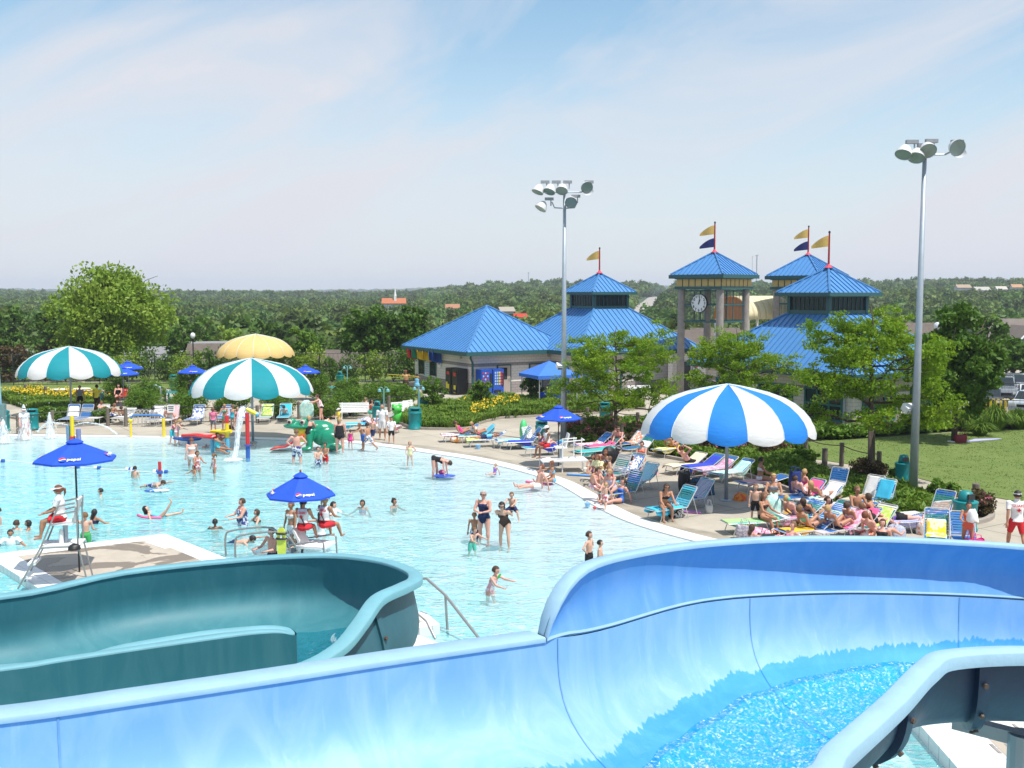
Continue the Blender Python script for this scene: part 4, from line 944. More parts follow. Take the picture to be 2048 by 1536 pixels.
for (lab,u,v,D,L_,rz,mr) in (('brown shingled roof behind the clock tower, lower of two',1400,702,135,16,.1,M_shing),('long brown shingled roof between the two entrance towers',1500,694,150,26,-.05,M_shing),('brown roof glimpsed right of the tall floodlight pole',1850,688,135,9,.2,M_shing)):
 p=P(u,v,D); gable(lab,p.x,p.y,p.z-3.2,L_,8,3.2,2.6,rz,M_tan,mr)
# church with spire and scattered hillside houses
chm=mat('terracotta_roof',(0.42,0.14,0.06),.9,.08)
def far(u,v,D,L_,h,col,lab,mr=None,rz=.1,name='house'):
 p=P(u,v,D); return gable(lab,p.x,p.y,p.z-h*.6,L_,L_*.55,h*.6,h*.6,rz,M_wht,mr or mat('roof_'+col.strip('#'),col,.9),name=name)
ch=far(788,606,420,9.0,3.0,'#b0603c','orange-roofed church among the woods with white spire',chm,name='church')
b=MB(); b.box((0.5,-1,3.2),(1.0,1.0,3.0)); b.build('steeple_base',M_white,ch); b=MB(); b.tube([(.5,-1,4.6),(.5,-1,8.2)],[.62,.03],6); b.build('spire',M_white,ch)
far(1012,621,300,4,1.5,'#9c9488','pale small house in the woods above the bathhouse ridge',rz=.4); far(1040,633,260,2.6,1.0,'#c0382c','tiny red-roofed building in the woods above the roof valley')
far(1122,580,900,14,3.5,'#c9cdd2','white long building on the ridge left of the cupola'); far(1925,575,600,8,2.6,'#a08c78','pale ridge house, leftmost of the row at upper right'); far(1962,580,560,8,2.6,'#a9a6a0','grey ridge house, second of the row at upper right'); far(2001,578,600,6,2.4,'#b9b2a8','pale grey ridge house, third of the row at upper right'); far(2032,574,600,6,2.4,'#b08a66','tan ridge house beside the tall tree at the right edge')
far(1250,648,300,6,2.5,'#b08060','small brown house below the hill road'); far(1345,645,260,4,2,'#a88a74','small tan house right of the hill road'); far(905,615,340,4,1.6,'#a5765c','small rusty-roofed house in the woods left of the hip roof')
for (u,v,D,lab) in ((20,665,170,'pale house roof deep in the woods at the left edge'),(62,668,175,'second pale roof in the woods left of the willow')): far(u,v,D,9,3.2,'#8d9196',lab)
for (u,v0,v1,D,w_,lab) in ((1057,545,575,1500,.5,'thin radio mast on the distant ridge above the bathhouse'),(1514,510,570,1500,.9,'radio mast with a wide head between the entrance towers'),(1505,513,568,1700,.35,'hair-thin radio mast just left of the wide-headed one')):
 p=P(u,v0,D); z1=p.z; z0=P(u,v1,D).z; r=thing('radio_mast',lab,'mast',(p.x,D,z0-8)); b=MB(); b.tube([(0,0,0),(0,0,z1-z0+8)],w_,5); b.build('mast',M_galv,r)
 b=MB(); b.box((0,0,z1-z0+7.6),(w_*5,w_*2,.9)); b.build('mast_head',M_galv,r)
p=P(313,572,3900); wt=thing('water_tower','tiny white water tower on the far blue ridge','water tower',(p.x,3900,p.z-18)); b=MB(); b.tube([(0,0,0),(0,0,16)],2,8); b.build('stem',M_white,wt); b=MB(); b.ell((0,0,19),(6,6,4.5),12,8); b.build('tank',M_white,wt)
# ================================================================ vegetation
M_bark=mat('grey_brown_bark',(0.085,0.065,0.05),0.9,0.3,8,0.5,30,stretch=(1,1,.2))
def leafmat(name,col,col2,tr=0.35,rnd=0.0,scale=0.6):
 return mat(name,col,0.55,0.3,scale,col2=col2,trans=tr,rnd=rnd,spec=0.3,world=(rnd==0))
M_leafA=leafmat('bright_locust_leaves',(0.13,0.26,0.010),(0.27,0.40,0.02),.48)
M_leafB=leafmat('dark_maple_leaves',(0.045,0.12,0.010),(0.11,0.20,0.02),.3)
M_leafC=leafmat('olive_willow_leaves',(0.15,0.27,0.022),(0.30,0.40,0.05),.35)
M_leafS=leafmat('shrub_leaves',(0.08,0.18,0.018),(0.16,0.27,0.025),.3,scale=2)
M_leafJ=leafmat('juniper_leaves',(0.08,0.17,0.014),(0.16,0.25,0.02),.25,scale=1.2)
M_leafR=leafmat('reddish_shrub_leaves',(0.09,0.05,0.03),(0.12,0.10,0.035),.25,scale=2)
M_pink=mat('pink_blossom',(0.42,0.10,0.16),.8,.3,5); M_yflow=mat('yellow_blossom',(0.80,0.58,0.02),.7,.15,5)
M_grassb=leafmat('strap_leaves',(0.10,0.19,0.015),(0.18,0.28,0.035),.35,scale=.8)
M_forest=leafmat('woodland_leaves',(0.055,0.125,0.022),(0.15,0.22,0.04),.3,rnd=0.38,scale=.25)
rg=random.Random(11)
def rdir(r):
 z=r.uniform(-1,1); a=r.uniform(0,2*pi); s=sqrt(1-z*z); return Vector((s*cos(a),s*sin(a),z))
def leaf(b,c,s,r,up=0.3,asp=1.6):
 n=(rdir(r)+Vector((0,0,up))).normalized(); t=n.orthogonal().normalized(); t=(Matrix.Rotation(r.uniform(0,6.28),3,n)@t); u=n.cross(t)
 o=len(b.v); b.v+=[tuple(c-t*s*asp*.5),tuple(c+u*s*.42),tuple(c+t*s*asp*.5),tuple(c-u*s*.42)]; b.f.append((o,o+1,o+2,o+3)); b.m.append(b.mi)
def clump_cloud(b,centers,per,leafs,r,flat=1.0,up=.3):
 for (c,rad) in centers:
  for _ in range(per):
   d=rdir(r); q=rad*(r.random()**.45); leaf(b,Vector(c)+Vector((d.x*q,d.y*q,d.z*q*flat)),leafs*r.uniform(.7,1.3),r,up)
def limb(b,p0,p1,r0,r1,r,k=5,wob=.08):
 pts=[Vector(p0).lerp(Vector(p1),i/k)+(rdir(r)*wob*(Vector(p1)-Vector(p0)).length*(0 if i in (0,k) else 1)*.5) for i in range(k+1)]
 b.tube(pts,[r0+(r1-r0)*i/k for i in range(k+1)],7); return pts
# honey locusts: layered feathery sprays on spreading limbs
def locust(label,u,v,H,Wd,seed,D=None,trunk_r=.11,cr0=.32,lean=(0,0),n_l=150,per=66):
 g=G(u,v) if D is None else Vector(((u-1024)/F*D,D,0)); r=random.Random(seed); t=thing('honey_locust_tree',label,'tree',g,0,'young honey locust trees by the deck')
 b=MB(); top=Vector((lean[0],lean[1],H*.93)); fork=Vector((lean[0]*.2,0,H*cr0))
 b.tube([(0,0,-.1),(0,0,.15),fork],[trunk_r*1.5,trunk_r,trunk_r*.85],9); lead=limb(b,fork,top,trunk_r*.8,.015,r,7,.06); tips=[]
 for i in range(22):
  f=i/21; st=lead[0].lerp(lead[-1],f*.85) if i>3 else fork; a=i*2.4+r.uniform(-.4,.4); sp=Wd/2*(1.0-.55*f**1.6)*r.uniform(.75,1.08); rise=(H-fork.z)*(.05+.60*f)+r.uniform(-.3,.5)
  st=fork.lerp(top,f*.8); en=Vector((cos(a)*sp+lean[0]*f,sin(a)*sp,min(H*.97,fork.z+rise+.25*sp)))
  if i<4: en.z=fork.z+r.uniform(.1,.9)
  pts=limb(b,st,en,trunk_r*.42*(1-f*.5),.012,r,5,.18)
  for q in (2,3,4,5): tips.append(pts[q])
  for _ in range(3):
   p=pts[r.randint(2,4)]; e2=p+Vector((cos(a+r.uniform(-1.2,1.2)),sin(a+r.uniform(-1.2,1.2)),r.uniform(-.05,.5)))*Wd*.14; b.tube([p,e2],[.02,.008],5); tips.append(e2)
 b.build('trunk',M_bark,t,smooth=True)
 b=MB(); cs=[]
 for _ in range(n_l):
  p=r.choice(tips); cs.append((p+Vector((r.gauss(0,.22),r.gauss(0,.22),r.gauss(.05,.2))),r.uniform(.16,.5)))
 clump_cloud(b,cs,per,.075,r,.5,.5); b.build('crown',M_leafA,t); return t
locust('bright green honey locust between the bathhouse and the rope fence, leftmost of three',1231,886,6.1,6.5,3,cr0=.24,n_l=420)
locust('honey locust rising behind the blue and white parasol, middle of three',1480,868,5.9,6.0,4,lean=(-.3,0),n_l=370)
locust('tallest honey locust beside the right floodlight pole',1742,962,7.3,6.6,8,cr0=.30,trunk_r=.15,n_l=560,lean=(-.2,0))
# dense rounded trees
def dense(label,u,v,H,Wd,seed,m,zc=.62,group=None,lf=.2,n=70,per=80,name='leafy_tree',D=None,trunk=.16,rz=.5,shape=None,z=0):
 g=G(u,v) if D is None else Vector(((u-1024)/F*D,D,z)); r=random.Random(seed); t=thing(name,label,'tree',g,0,group); b=MB()
 b.tube([(0,0,-.2),(0,0,H*.35),(r.uniform(-.2,.2),0,H*.8)],[trunk,trunk*.8,trunk*.2],8)
 for i in range(9):
  a=i*2.4; limb(b,(0,0,H*(.28+.04*i)),(cos(a)*Wd*.36,sin(a)*Wd*.36,H*(.5+.045*i)),trunk*.4,.02,r,4,.12)
 b.build('trunk',M_bark,t,smooth=True); b=MB(); cs=[]
 for _ in range(n):
  d=rdir(r); k=r.random()**.4; x,y,zz=d.x*Wd/2*k,d.y*Wd/2*k,d.z*H*(1-zc)*k
  if shape: s_=shape(zz/(H*(1-zc))); x *= s_; y *= s_
  cs.append((Vector((x*.88,y*.88,H*zc+zz*.93)),Wd*r.uniform(.07,.14)))
 clump_cloud(b,cs,per,lf,r,.8,.35); b.build('crown',m,t); return t
wil=dense('big loose yellow-green tree behind the left striped parasol',226,752,10.2,10.8,21,M_leafC,.54,lf=.24,n=210,per=95,D=91,shape=lambda z: 1.08-.55*max(0,z)**1.4-.12*max(0,-z))
dense('dark green round tree behind the shrubs, left of a pair',738,752,6.3,5.6,22,M_leafB,.60,lf=.24,n=80,per=80,D=92)
dense('dark tree touching the left end of the bathhouse roof',818,752,6.2,5.0,23,M_leafB,.60,lf=.24,n=70,per=80,D=93)
dense('light green bushy tree beside the yellow parasol',606,766,4.6,3.6,24,M_leafS,.55,lf=.2,n=50,per=70,D=88)
dense('dark dense maple on the lawn right of the tall floodlight pole',1908,884,6.9,4.6,25,M_leafB,.58,lf=.17,n=140,per=95,shape=lambda z: 1.0-.45*max(0,z)**1.5)
dense('dark shrubby tree in front of the gabled house',2030,790,3.6,4.6,26,M_leafB,.5,lf=.24,n=60,per=60,D=92)
dense('grey-green young tree at the left edge behind the flower bed',20,790,3.4,3.5,27,M_leafR,.5,lf=.2,n=40,per=50,D=84)
dense('small dark tree behind the left striped parasol fence',100,775,3.4,3.2,29,M_leafR,.5,lf=.2,n=36,per=50,D=90)
for i,(u,v,lab) in enumerate(((866,824,'small round ornamental tree at the left end of the daylily bed'),(963,818,'lowest and lightest ornamental tree, middle of three in the daylily bed'),(1064,806,'small flat-topped dark ornamental tree by the bathhouse entrance'))):
 dense(lab,u,v,1.95 if i != 0 else 2.2,1.75 if i else 1.9,30+i,(M_leafS,M_leafS,M_leafB)[i],.62,'ornamental trees in the daylily bed',.085,45,70,'ornamental_tree',trunk=.06)
# shrubs
def shrub(label,u,v,W,H,seed,m=None,group=None,flowers=None,fn=60,lf=.065,per=85,name='shrub',n=None):
 g=G(u,v); r=random.Random(seed); t=thing(name,label,'shrub',g,0,group); b=MB()
 for i in range(6): a=i*1.05; b.tube([(0,0,0),(cos(a)*W*.25,sin(a)*W*.25,H*.6)],[.025,.01],5)
 b.build('stems',M_bark,t); b=MB(); cs=[]
 for _ in range(n or int(30+W*26)):
  d=rdir(r); k=r.random()**.35; cs.append((Vector((d.x*W/2*k*.85,d.y*W/2*k*.85,H*.5+d.z*H*.42*k)),min(W,H)*r.uniform(.13,.22)))
 clump_cloud(b,cs,per,lf,r,.9,.4); b.build('foliage',m or M_leafS,t)
 if flowers:
  b=MB()
  for _ in range(fn):
   d=rdir(r); d.z=abs(d.z); c=Vector((d.x*W/2,d.y*W/2,H*.45+d.z*H*.5))*r.uniform(.93,1.05)
   for _ in range(5): leaf(b,c+rdir(r)*.09,.07,r,.6,1.2)
  o=b.build('blossoms',flowers,t); o['kind']='stuff'
 return t
SH=[(232,800,1.9,1.5,'rounded shrub just above the red bench',0),(297,812,2.3,1.9,'tall rounded shrub behind the blue whale spout',0),(372,800,2.4,2.0,'large green shrub left of the centre striped parasol',0),(290,832,2.6,1.7,'wide shrub behind the stacked silver chair frames',0),(378,838,2.4,1.75,'big shrub between the pink towel chair and the standing children',0),(465,836,2.4,1.7,'shrub behind the girls, under the centre parasol',0),(556,836,2.4,1.75,'shrub behind the lime towel chair',0),(636,800,2.2,1.9,'dark shrub touching the right rim of the centre parasol',0),(700,832,2.3,1.8,'big shrub between the two white benches',0),(697,800,2.0,1.6,'rounded shrub below the teal bin and lamp',0),(760,806,3.0,1.6,'broad low shrub behind the pair of women',0),(800,812,2.4,1.5,'shrub left of the ornamental tree',0),(205,845,1.4,.9,'small ragged shrub behind the lounging boys',0),(95,843,1.7,.9,'pale leafy shrub beside the left teal bin',0),(130,842,1.7,.85,'pale leafy shrub behind the blue-towel chair',0),(650,838,1.8,1.3,'shrub behind the woman holding the towel',0)]
for i,(u,v,W,H,lab,_) in enumerate(SH): shrub(lab,u,v,W,H,50+i,group='green shrubs round the wading area')
PK=[(1183,872,2.2,1.35,'pink-flowering shrub behind the low guard stand'),(1150,868,1.8,1.3,'pink-flowering shrub at the foot of the middle floodlight pole'),(1215,866,1.6,1.2,'pink-flowering shrub below the teal bin behind the rope'),(1275,880,2.0,1.2,'pink-flowering shrub right of the young locust trunk'),(1310,884,2.0,1.1,'sparse pink shrub left of the blue parasol skirt'),(1262,893,1.7,.9,'low reddish shrub in front of the rope posts'),(1193,884,1.9,.9,'low reddish shrub right of the white notice'),(1428,905,1.7,1.1,'red-brown shrub under the blue parasol, left one'),(1475,908,1.6,1.0,'red-brown shrub under the blue parasol, middle one'),(1545,915,1.7,.95,'dark rounded shrub right of the blue parasol pole')]
for i,(u,v,W,H,lab) in enumerate(PK): shrub(lab,u,v,W,H*.78,90+i,m=M_leafR if i>4 else M_leafS,group='pink spirea shrubs',flowers=M_pink,fn=90 if i<5 else 25)
for i,(u,v,W,H,lab) in enumerate(((1735,962,1.6,.9,'reddish low shrub at the foot of the tall honey locust'),(1610,925,1.3,.6,'pale low shrub beside the short wooden post'),(1590,905,1.5,.6,'straw-coloured low shrub left of the rope posts'),(1885,1000,1.2,.75,'round dark shrub left of the girl in orange'),(1950,1030,1.3,.85,'reddish shrub right of the girl in orange'),(1795,962,.9,.5,'small shrub below the lone teal bin'))): shrub(lab,u,v,W,H,110+i,m=M_leafR if i in (0,4) else M_leafS,group='low shrubs in the juniper bed',flowers=M_pink if i==4 else None,fn=14)
# ornamental grasses by the pavilion
def tuft(label,u,v,W,H,seed,n=420):
 g=G(u,v); r=random.Random(seed); t=thing('ornamental_grass',label,'grass clump',g,0,'ornamental grass clumps on the bank'); b=MB()
 for _ in range(n):
  a=r.uniform(0,6.28); q=r.uniform(.05,1); h=H*r.uniform(.6,1.05)*(1-.3*q); o=Vector((cos(a),sin(a),0)); p0=o*r.uniform(0,W*.12); s=Vector((-o.y,o.x,0))*.022
  p1=p0+o*W*.28*q+Vector((0,0,h*.85)); p2=p0+o*W*.5*q+Vector((0,0,h*(1-.45*q))); b._a([p0-s,p0+s,p1+s,p1-s,p2],[(0,1,2,3),(3,2,4)])
 b.build('blades',M_grassb,t); return t
for i,(u,v,W,H,lab) in enumerate(((1868,862,2.2,1.5,'tall grass clump right of the pavilion corner'),(1935,862,2.4,1.5,'grass clump behind the lawn towel'),(1990,862,2.5,1.7,'tall arching grass clump near the bike rack'),(2035,858,2.3,1.3,'grass clump at the right edge'),(1960,872,1.9,1.0,'pale low grass clump right of the dark maple'),(1590,884,1.6,1.0,'arching grass clump behind the rope posts'),(1640,878,1.5,.9,'grass clump below the pavilion downpipe'),(1540,880,1.5,.9,'grass clump just right of the blue parasol skirt'))): tuft(lab,u,v,W,H,130+i)
# massed planting
def blades(name,poly_px,n,H,m,label,seed=1,wd=.02,spread=.25,z=0.0,pred=None):
 poly=[G(*p).to_2d() for p in poly_px]; r=random.Random(seed); xs=[p.x for p in poly]; ys=[p.y for p in poly]; b=MB(); c=0
 while c<n:
  x,y=r.uniform(min(xs),max(xs)),r.uniform(min(ys),max(ys))
  if not inside((x,y),poly): continue
  c+=1; h=H*r.uniform(.6,1.2)*(.8+.35*noise.noise(Vector((x*.6,y*.6,seed))))
  for _ in range(3):
   a=r.uniform(0,6.28); o=Vector((cos(a),sin(a),0)); s=Vector((-o.y,o.x,0))*wd; p=Vector((x,y,z)); p1=p+o*spread*.3+Vector((0,0,h*.8)); p2=p+o*spread*r.uniform(.6,1.2)+Vector((0,0,h)); b._a([p-s,p+s,p1+s,p1-s,p2],[(0,1,2,3),(3,2,4)])
 return tag(b.build(name,m),label,'ground cover',stuff=True)
blades('daylily_leaves',bed_mid,9000,.62,M_grassb,'dense green strap-leaved planting in the kerbed bed before the bathhouse',2,.035,.3)
def flowers(name,polys,n,H,label,seed=1,s=.11):
 r=random.Random(seed); b=MB(); bs=MB()
 for poly_px,k in polys:
  poly=[G(*p).to_2d() for p in poly_px]; xs=[p.x for p in poly]; ys=[p.y for p in poly]; c=0
  while c<k:
   x,y=r.uniform(min(xs),max(xs)),r.uniform(min(ys),max(ys))
   if not inside((x,y),poly): continue
   c+=1; h=H*r.uniform(.85,1.15); p=Vector((x,y,h)); 
   for _ in range(4): leaf(b,p+rdir(r)*s*.5,s,r,.5,1.3)
 return tag(b.build(name,M_yflow),label,'flowers',stuff=True)
flowers('yellow_daylilies',[([(945,838),(1035,825),(1045,812),(985,818),(945,830)],95),([(940,848),(975,840),(970,832),(945,838)],26),([(900,822),(940,814),(930,818)],5)],0,.72,'yellow daylilies blooming in the kerbed bed before the bathhouse',3,.085)
blades('flower_bed_leaves',[(0,794),(60,788),(140,793),(225,805),(232,812),(150,826),(90,830),(50,818),(20,808)],4500,.6,M_grassb,'green leaves of the long yellow flower bed on the left',4,.035,.3)
flowers('yellow_flower_band',[([(0,796),(60,792),(140,796),(222,808),(215,812),(100,812),(30,804)],430)],0,.70,'long band of yellow lilies on the left behind the wading pool',5,.085)
# juniper carpet
def carpet(name,poly_px,n,label,m,seed,H=.32,lf=.16,skip=None):
 poly=[G(*p).to_2d() for p in poly_px]; ins=poly; r=random.Random(seed); xs=[p.x for p in poly]; ys=[p.y for p in poly]; b=MB(); c=0
 while c<n:
  x,y=r.uniform(min(xs),max(xs)),r.uniform(min(ys),max(ys))
  if not inside((x,y),poly): continue
  c+=1; hh=H*(.55+.9*max(0,.5+noise.noise(Vector((x*.9,y*.9,seed))))); a=r.uniform(0,6.28)
  for _ in range(3): leaf(b,Vector((x+r.uniform(-.12,.12),y+r.uniform(-.12,.12),hh*r.uniform(.35,1))),lf,r,.9,2.0)
 return tag(b.build(name,m),label,'ground cover',stuff=True)
jp=[(1160,876),(1290,870),(1440,888),(1560,905),(1620,938),(1715,962),(1795,980),(1890,1005),(1945,1022),(1920,1046),(1850,1044),(1762,1035),(1664,1007),(1564,970),(1474,940),(1382,920),(1272,901),(1182,889),(1150,885)]
carpet('juniper_carpet',jp,15000,'low spreading juniper carpet in the kerbed bed behind the sunbathers',M_leafJ,6)
carpet('verge_plants',[(1190,846),(1330,842),(1420,850),(1560,856),(1560,886),(1480,902),(1440,878),(1290,860),(1175,866)],4500,'mixed low greenery behind the rope fence',M_leafS,7,.3)
carpet('bank_plants',[(1530,872),(1560,858),(1640,866),(1712,872),(1890,845),(2048,842),(2100,856),(1900,864),(1790,872),(1700,880),(1600,884)],6500,'leafy planting band at the foot of the pavilion walls',M_leafS,8,.5)
carpet('mown_grass_tufts',[(1500,905),(1640,884),(1760,876),(1900,868),(2060,861),(2250,858),(2300,1030),(2048,1003),(1960,985),(1830,950),(1740,932),(1640,917)],9000,'fine blades of the mown lawn on the right',mat('lawn_blades',(0.12,0.19,0.03),.6,.2,.5,col2=(0.17,0.23,0.05),world=True,trans=.3),9,.03,.035)
# ---- woods beyond: instanced crowns
def make_crown(seed,tris=950,lf=.72):
 r=random.Random(seed); b=MB(); cs=[]
 for _ in range(26):
  d=rdir(r); d.z=abs(d.z)*1.0-.15; k=r.random()**.3; cs.append((Vector((d.x*3.6*k,d.y*3.6*k,5.2+d.z*3.6*k)),r.uniform(.9,1.6)))
 clump_cloud(b,cs,int(tris/26),lf,r,.85,.5)
 b.ell((0,0,4.8),(3.3,3.3,3.2),10,6)
 me=bpy.data.meshes.new('crown_source'); me.from_pydata(b.v,[],b.f); me.materials.append(M_forest); o=bpy.data.objects.new('crown_source',me); return o
src=bpy.data.collections.new('tree_sources')
for i in range(5): src.objects.link(make_crown(200+i))
def forest(name,label,zones,seed,grow=0.0):
 r=random.Random(seed); vs=[]; sc_=[]
 for (d0,d1,a0,a1,sp,s0,s1,keep) in zones:
  d=d0
  while d<d1:
   st=sp/d; a=a0+r.random()*st
   while a<a1:
    dd=d+r.uniform(-.5,.5)*sp; aa=a+r.uniform(-.4,.4)*st; x,y=dd*sin(aa),dd*cos(aa); s=r.uniform(s0,s1)
    ok=keep is None or keep(x,y,dd,aa)
    if ok and 330<dd<1500:
     t=(y-430)/1020
     uu=1284+64*min(1,max(-.2,t))**1 if t>-.2 else 1270; px=1024+x/y*F
     rx=((x/y)*F+1024); rc=np.interp(y,[330,430,640,960,1450],[1272,1284,1303,1326,1346]); hw=np.interp(y,[330,640,1450],[34,36,18])
     if abs(rx-rc)<hw: ok=False
    if ok: vs.append((x,y,hill(x,y)-.4)); sc_.append(s)
    a+=st
   d+=sp*.9
 me=bpy.data.meshes.new(name); me.from_pydata(vs,[],[]); at=me.attributes.new('sz','FLOAT','POINT'); at.data.foreach_set('value',sc_)
 o=bpy.data.objects.new(name,me); COL.objects.link(o); me.materials.append(M_forest)
 g=bpy.data.node_groups.new('woods','GeometryNodeTree'); g.interface.new_socket('Geometry',in_out='INPUT',socket_type='NodeSocketGeometry'); g.interface.new_socket('Geometry',in_out='OUTPUT',socket_type='NodeSocketGeometry')
 N=g.nodes; gi=N.new('NodeGroupInput'); go=N.new('NodeGroupOutput'); ip=N.new('GeometryNodeInstanceOnPoints'); ci=N.new('GeometryNodeCollectionInfo'); ci.inputs['Collection'].default_value=src; ci.inputs['Separate Children'].default_value=True; ci.inputs['Reset Children'].default_value=True
 g.links.new(gi.outputs[0],ip.inputs['Points']); g.links.new(ci.outputs[0],ip.inputs['Instance']); ip.inputs['Pick Instance'].default_value=True
 rv=N.new('FunctionNodeRandomValue'); rv.data_type='INT'; rv.inputs[4].default_value=0; rv.inputs[5].default_value=4; g.links.new(rv.outputs[2],ip.inputs['Instance Index'])
 rr=N.new('FunctionNodeRandomValue'); rr.data_type='FLOAT_VECTOR'; rr.inputs[0].default_value=(0,0,0); rr.inputs[1].default_value=(0,0,6.28); g.links.new(rr.outputs[0],ip.inputs['Rotation'])
 na=N.new('GeometryNodeInputNamedAttribute'); na.data_type='FLOAT'; na.inputs[0].default_value='sz'; 
 cv=N.new('ShaderNodeVectorMath'); cv.operation='SCALE'; cv.inputs[0].default_value=(1,1,1 if not grow else grow); g.links.new(na.outputs[0],cv.inputs['Scale']); g.links.new(cv.outputs[0],ip.inputs['Scale'])
 g.links.new(ip.outputs[0],go.inputs[0]); md=o.modifiers.new('woods','NODES'); md.node_group=g
 return tag(o,label,'woods',stuff=True)
W0,W1=-.66,.66
forest('near_woods','dense green treetops of the valley beyond the fence',[(138,230,W0,W1,6.8,.8,1.25,lambda x,y,d,a: not (x>38 and d<165) ),(230,420,W0,W1,8,.75,1.4,None)],5)
forest('hill_woods','green woods covering the hillside up to the near ridge',[(420,900,W0,W1,11.5,.9,1.5,None),(900,1500,W0,W1,17,1.2,2.0,None)],6)
forest('far_woods','blue-green woods of the far ridge on the horizon',[(1500,2600,W0,W1,36,2.4,3.8,None),(2600,4600,W0,W1,62,3.2,5.0,None)],7,grow=.36)
# a row of single trees between fence and woods
tn=bpy.data.objects; rg=random.Random(77)
base_pr=None
ROWT=[(-.485,118,6.8,6.8,'dark'),(-.45,128,7.2,7,'mid'),(-.41,121,7.0,6.5,'mid'),(-.30,118,6.4,6,'dark'),(-.265,128,7,6.5,'light'),(-.235,124,6.6,6.2,'mid'),(-.19,128,6.4,5.6,'dark'),(-.155,132,6.8,6,'mid'),(-.115,126,5.8,5.6,'dark'),(-.08,128,6.2,6,'mid'),(-.04,130,5.5,5.4,'dark'),(.43,112,4.6,5,'dark'),(.405,104,4.2,4.5,'mid')]
LBL=['leftmost dark tree standing just beyond the fence','green tree second from the left beyond the fence','green tree left of the big willow, third beyond the fence','dark tree right of the big willow','pale green tree beyond the globe street lamp','green tree above the brown roof left of the yellow parasol','dark tree directly above the yellow parasol','green tree just right above the yellow parasol','dark tree beyond the light bushy one','green tree above the long brown roof','dark tree behind the left end of the bathhouse roof','dark tree in front of the gabled house, right one','dark tree in front of the gabled house, left one']
M_leafM=leafmat('mid_green_leaves',(0.06,0.14,0.018),(0.12,0.20,0.03),.25)
for i,(a,d,H,W,k) in enumerate(ROWT):
 x,y=d*sin(a),d*cos(a); dense(LBL[i],1024+x/y*F,0,H*1.25,W,300+i,{'dark': M_leafB,'mid': M_leafM,'light': M_leafC}[k],.55,'trees beyond the black fence',.38,46,42,D=y,z=hill(x,y)+.2)

# hedge of wild bushes behind the black fence
HB=[(8+i*41,764-(i%3),2.6+(i*7%5)*.35,2.2+(i*5%4)*.35) for i in range(26)]
WHERE=['far left','left of the striped parasol','behind the left striped parasol','under the big willow','right of the willow trunk','near the globe street lamp','behind the yellow parasol','right of the yellow parasol','behind the long brown building corner','between the dark trees','left of the bathhouse']
for i,(u,v,W,H) in enumerate(HB):
 if u>830: continue
 k=['yellowish','dark','plain green'][i%3]; shrub('%s wild bush behind the black fence, %s, %s one'%(k,WHERE[min(10,i // 2)],'left' if i%2==0 else 'right'),u,v,W,H,400+i,m=[M_leafC,M_leafB,M_leafM][i%3],group='wild bushes behind the black fence',lf=.14,per=36,n=34)
# ================================================================ furniture and fittings
def canvas(name,col,tr=.18): return mat(name,col,.75,.04,1.5,.35,3.5,trans=tr,stretch=(1,1,3))
C_wht=canvas('white_canvas',(0.74,0.74,0.73),.22); C_teal=canvas('teal_canvas',(0.0,0.26,0.31)); C_blue=canvas('blue_canvas',(0.012,0.22,0.70)); C_yel=canvas('yellow_canvas',(0.78,0.56,0.22),.25)
M_trim=mat('canvas_trim',(0.6,0.7,0.75),.7)
def big_parasol(label,u,v,R_,ca,cb_,rot=0.0,n=14,group='large domed parasols'):
 g=G(u,v); t=thing('parasol',label,'parasol',g,rot,group)
 b=MB(); b.tube([(0,0,0),(0,0,4.0)],[.068,.055],12); b.lathe([(.22,0),(.22,.03),(.1,.05)],n=14); b.build('pole',M_galv,t,smooth=True)
 b=MB(); b.lathe([(.2,4.03),(.12,4.10),(.02,4.14)],n=12); b.build('cap',cb_,t)
 prof=[(0.02,4.12),(.5,4.03),(1.0,3.92),(1.5,3.80),(1.9,3.66),(2.25,3.47),(2.55,3.22),(2.75,2.98),(2.86,2.75),(2.90,2.52)]
 k=R_/2.90
 for i in range(n):
  a0=2*pi*i/n; rows=[]; m_=8
  for q,(r,z) in enumerate(prof+[(2.90,None)]):
   row=[]
   for j in range(m_+1):
    s=j/m_; a=a0+2*pi/n*s; sag=sin(pi*s); fr=min(1,q/9)
    rr=r*(1-.012*sag*(1-fr))+.10*sag*fr**3*(1 if q>=6 else 0); zz=(z if z is not None else 2.52-.17*sag**.7-.0); zz -= .03*sag*(1-fr)
    w_=.016*noise.noise(Vector((a*6,zz*7,i))) if q>5 else 0
    row.append(Vector((cos(a)*(rr+w_)*k,sin(a)*(rr+w_)*k,zz)))
   rows.append(row)
  b=MB(); b.loft(rows[::-1]); b.build('canopy_panel',ca if i%2 else cb_,t,smooth=True)
  b=MB(); b.tube([Vector((cos(a0)*(r+.006)*k,sin(a0)*(r+.006)*k,z+.006)) for r,z in prof],.012,4); b.build('rib_seam',M_trim,t)
 for i in range(0,n,2):
  a=2*pi*i/n; b=MB(); b.tube([(0,0,3.3),(cos(a)*1.5*k,sin(a)*1.5*k,3.72)],.015,5); b.build('strut',M_galv,t)
 return t
big_parasol('large royal-blue and white striped domed parasol over the sunbathers',1452,1001,2.92,C_wht,C_blue,R(-114.6))
big_parasol('teal and white striped parasol in the centre beside the frog slide',506,884,2.85,C_wht,C_teal,R(-76))
big_parasol('teal and white striped parasol at the left by the fountains',143,831,2.85,C_wht,C_teal,R(-92.7))
big_parasol('plain pale-yellow domed parasol behind the centre striped one',513,774,2.85,C_yel,C_yel,R(-80))
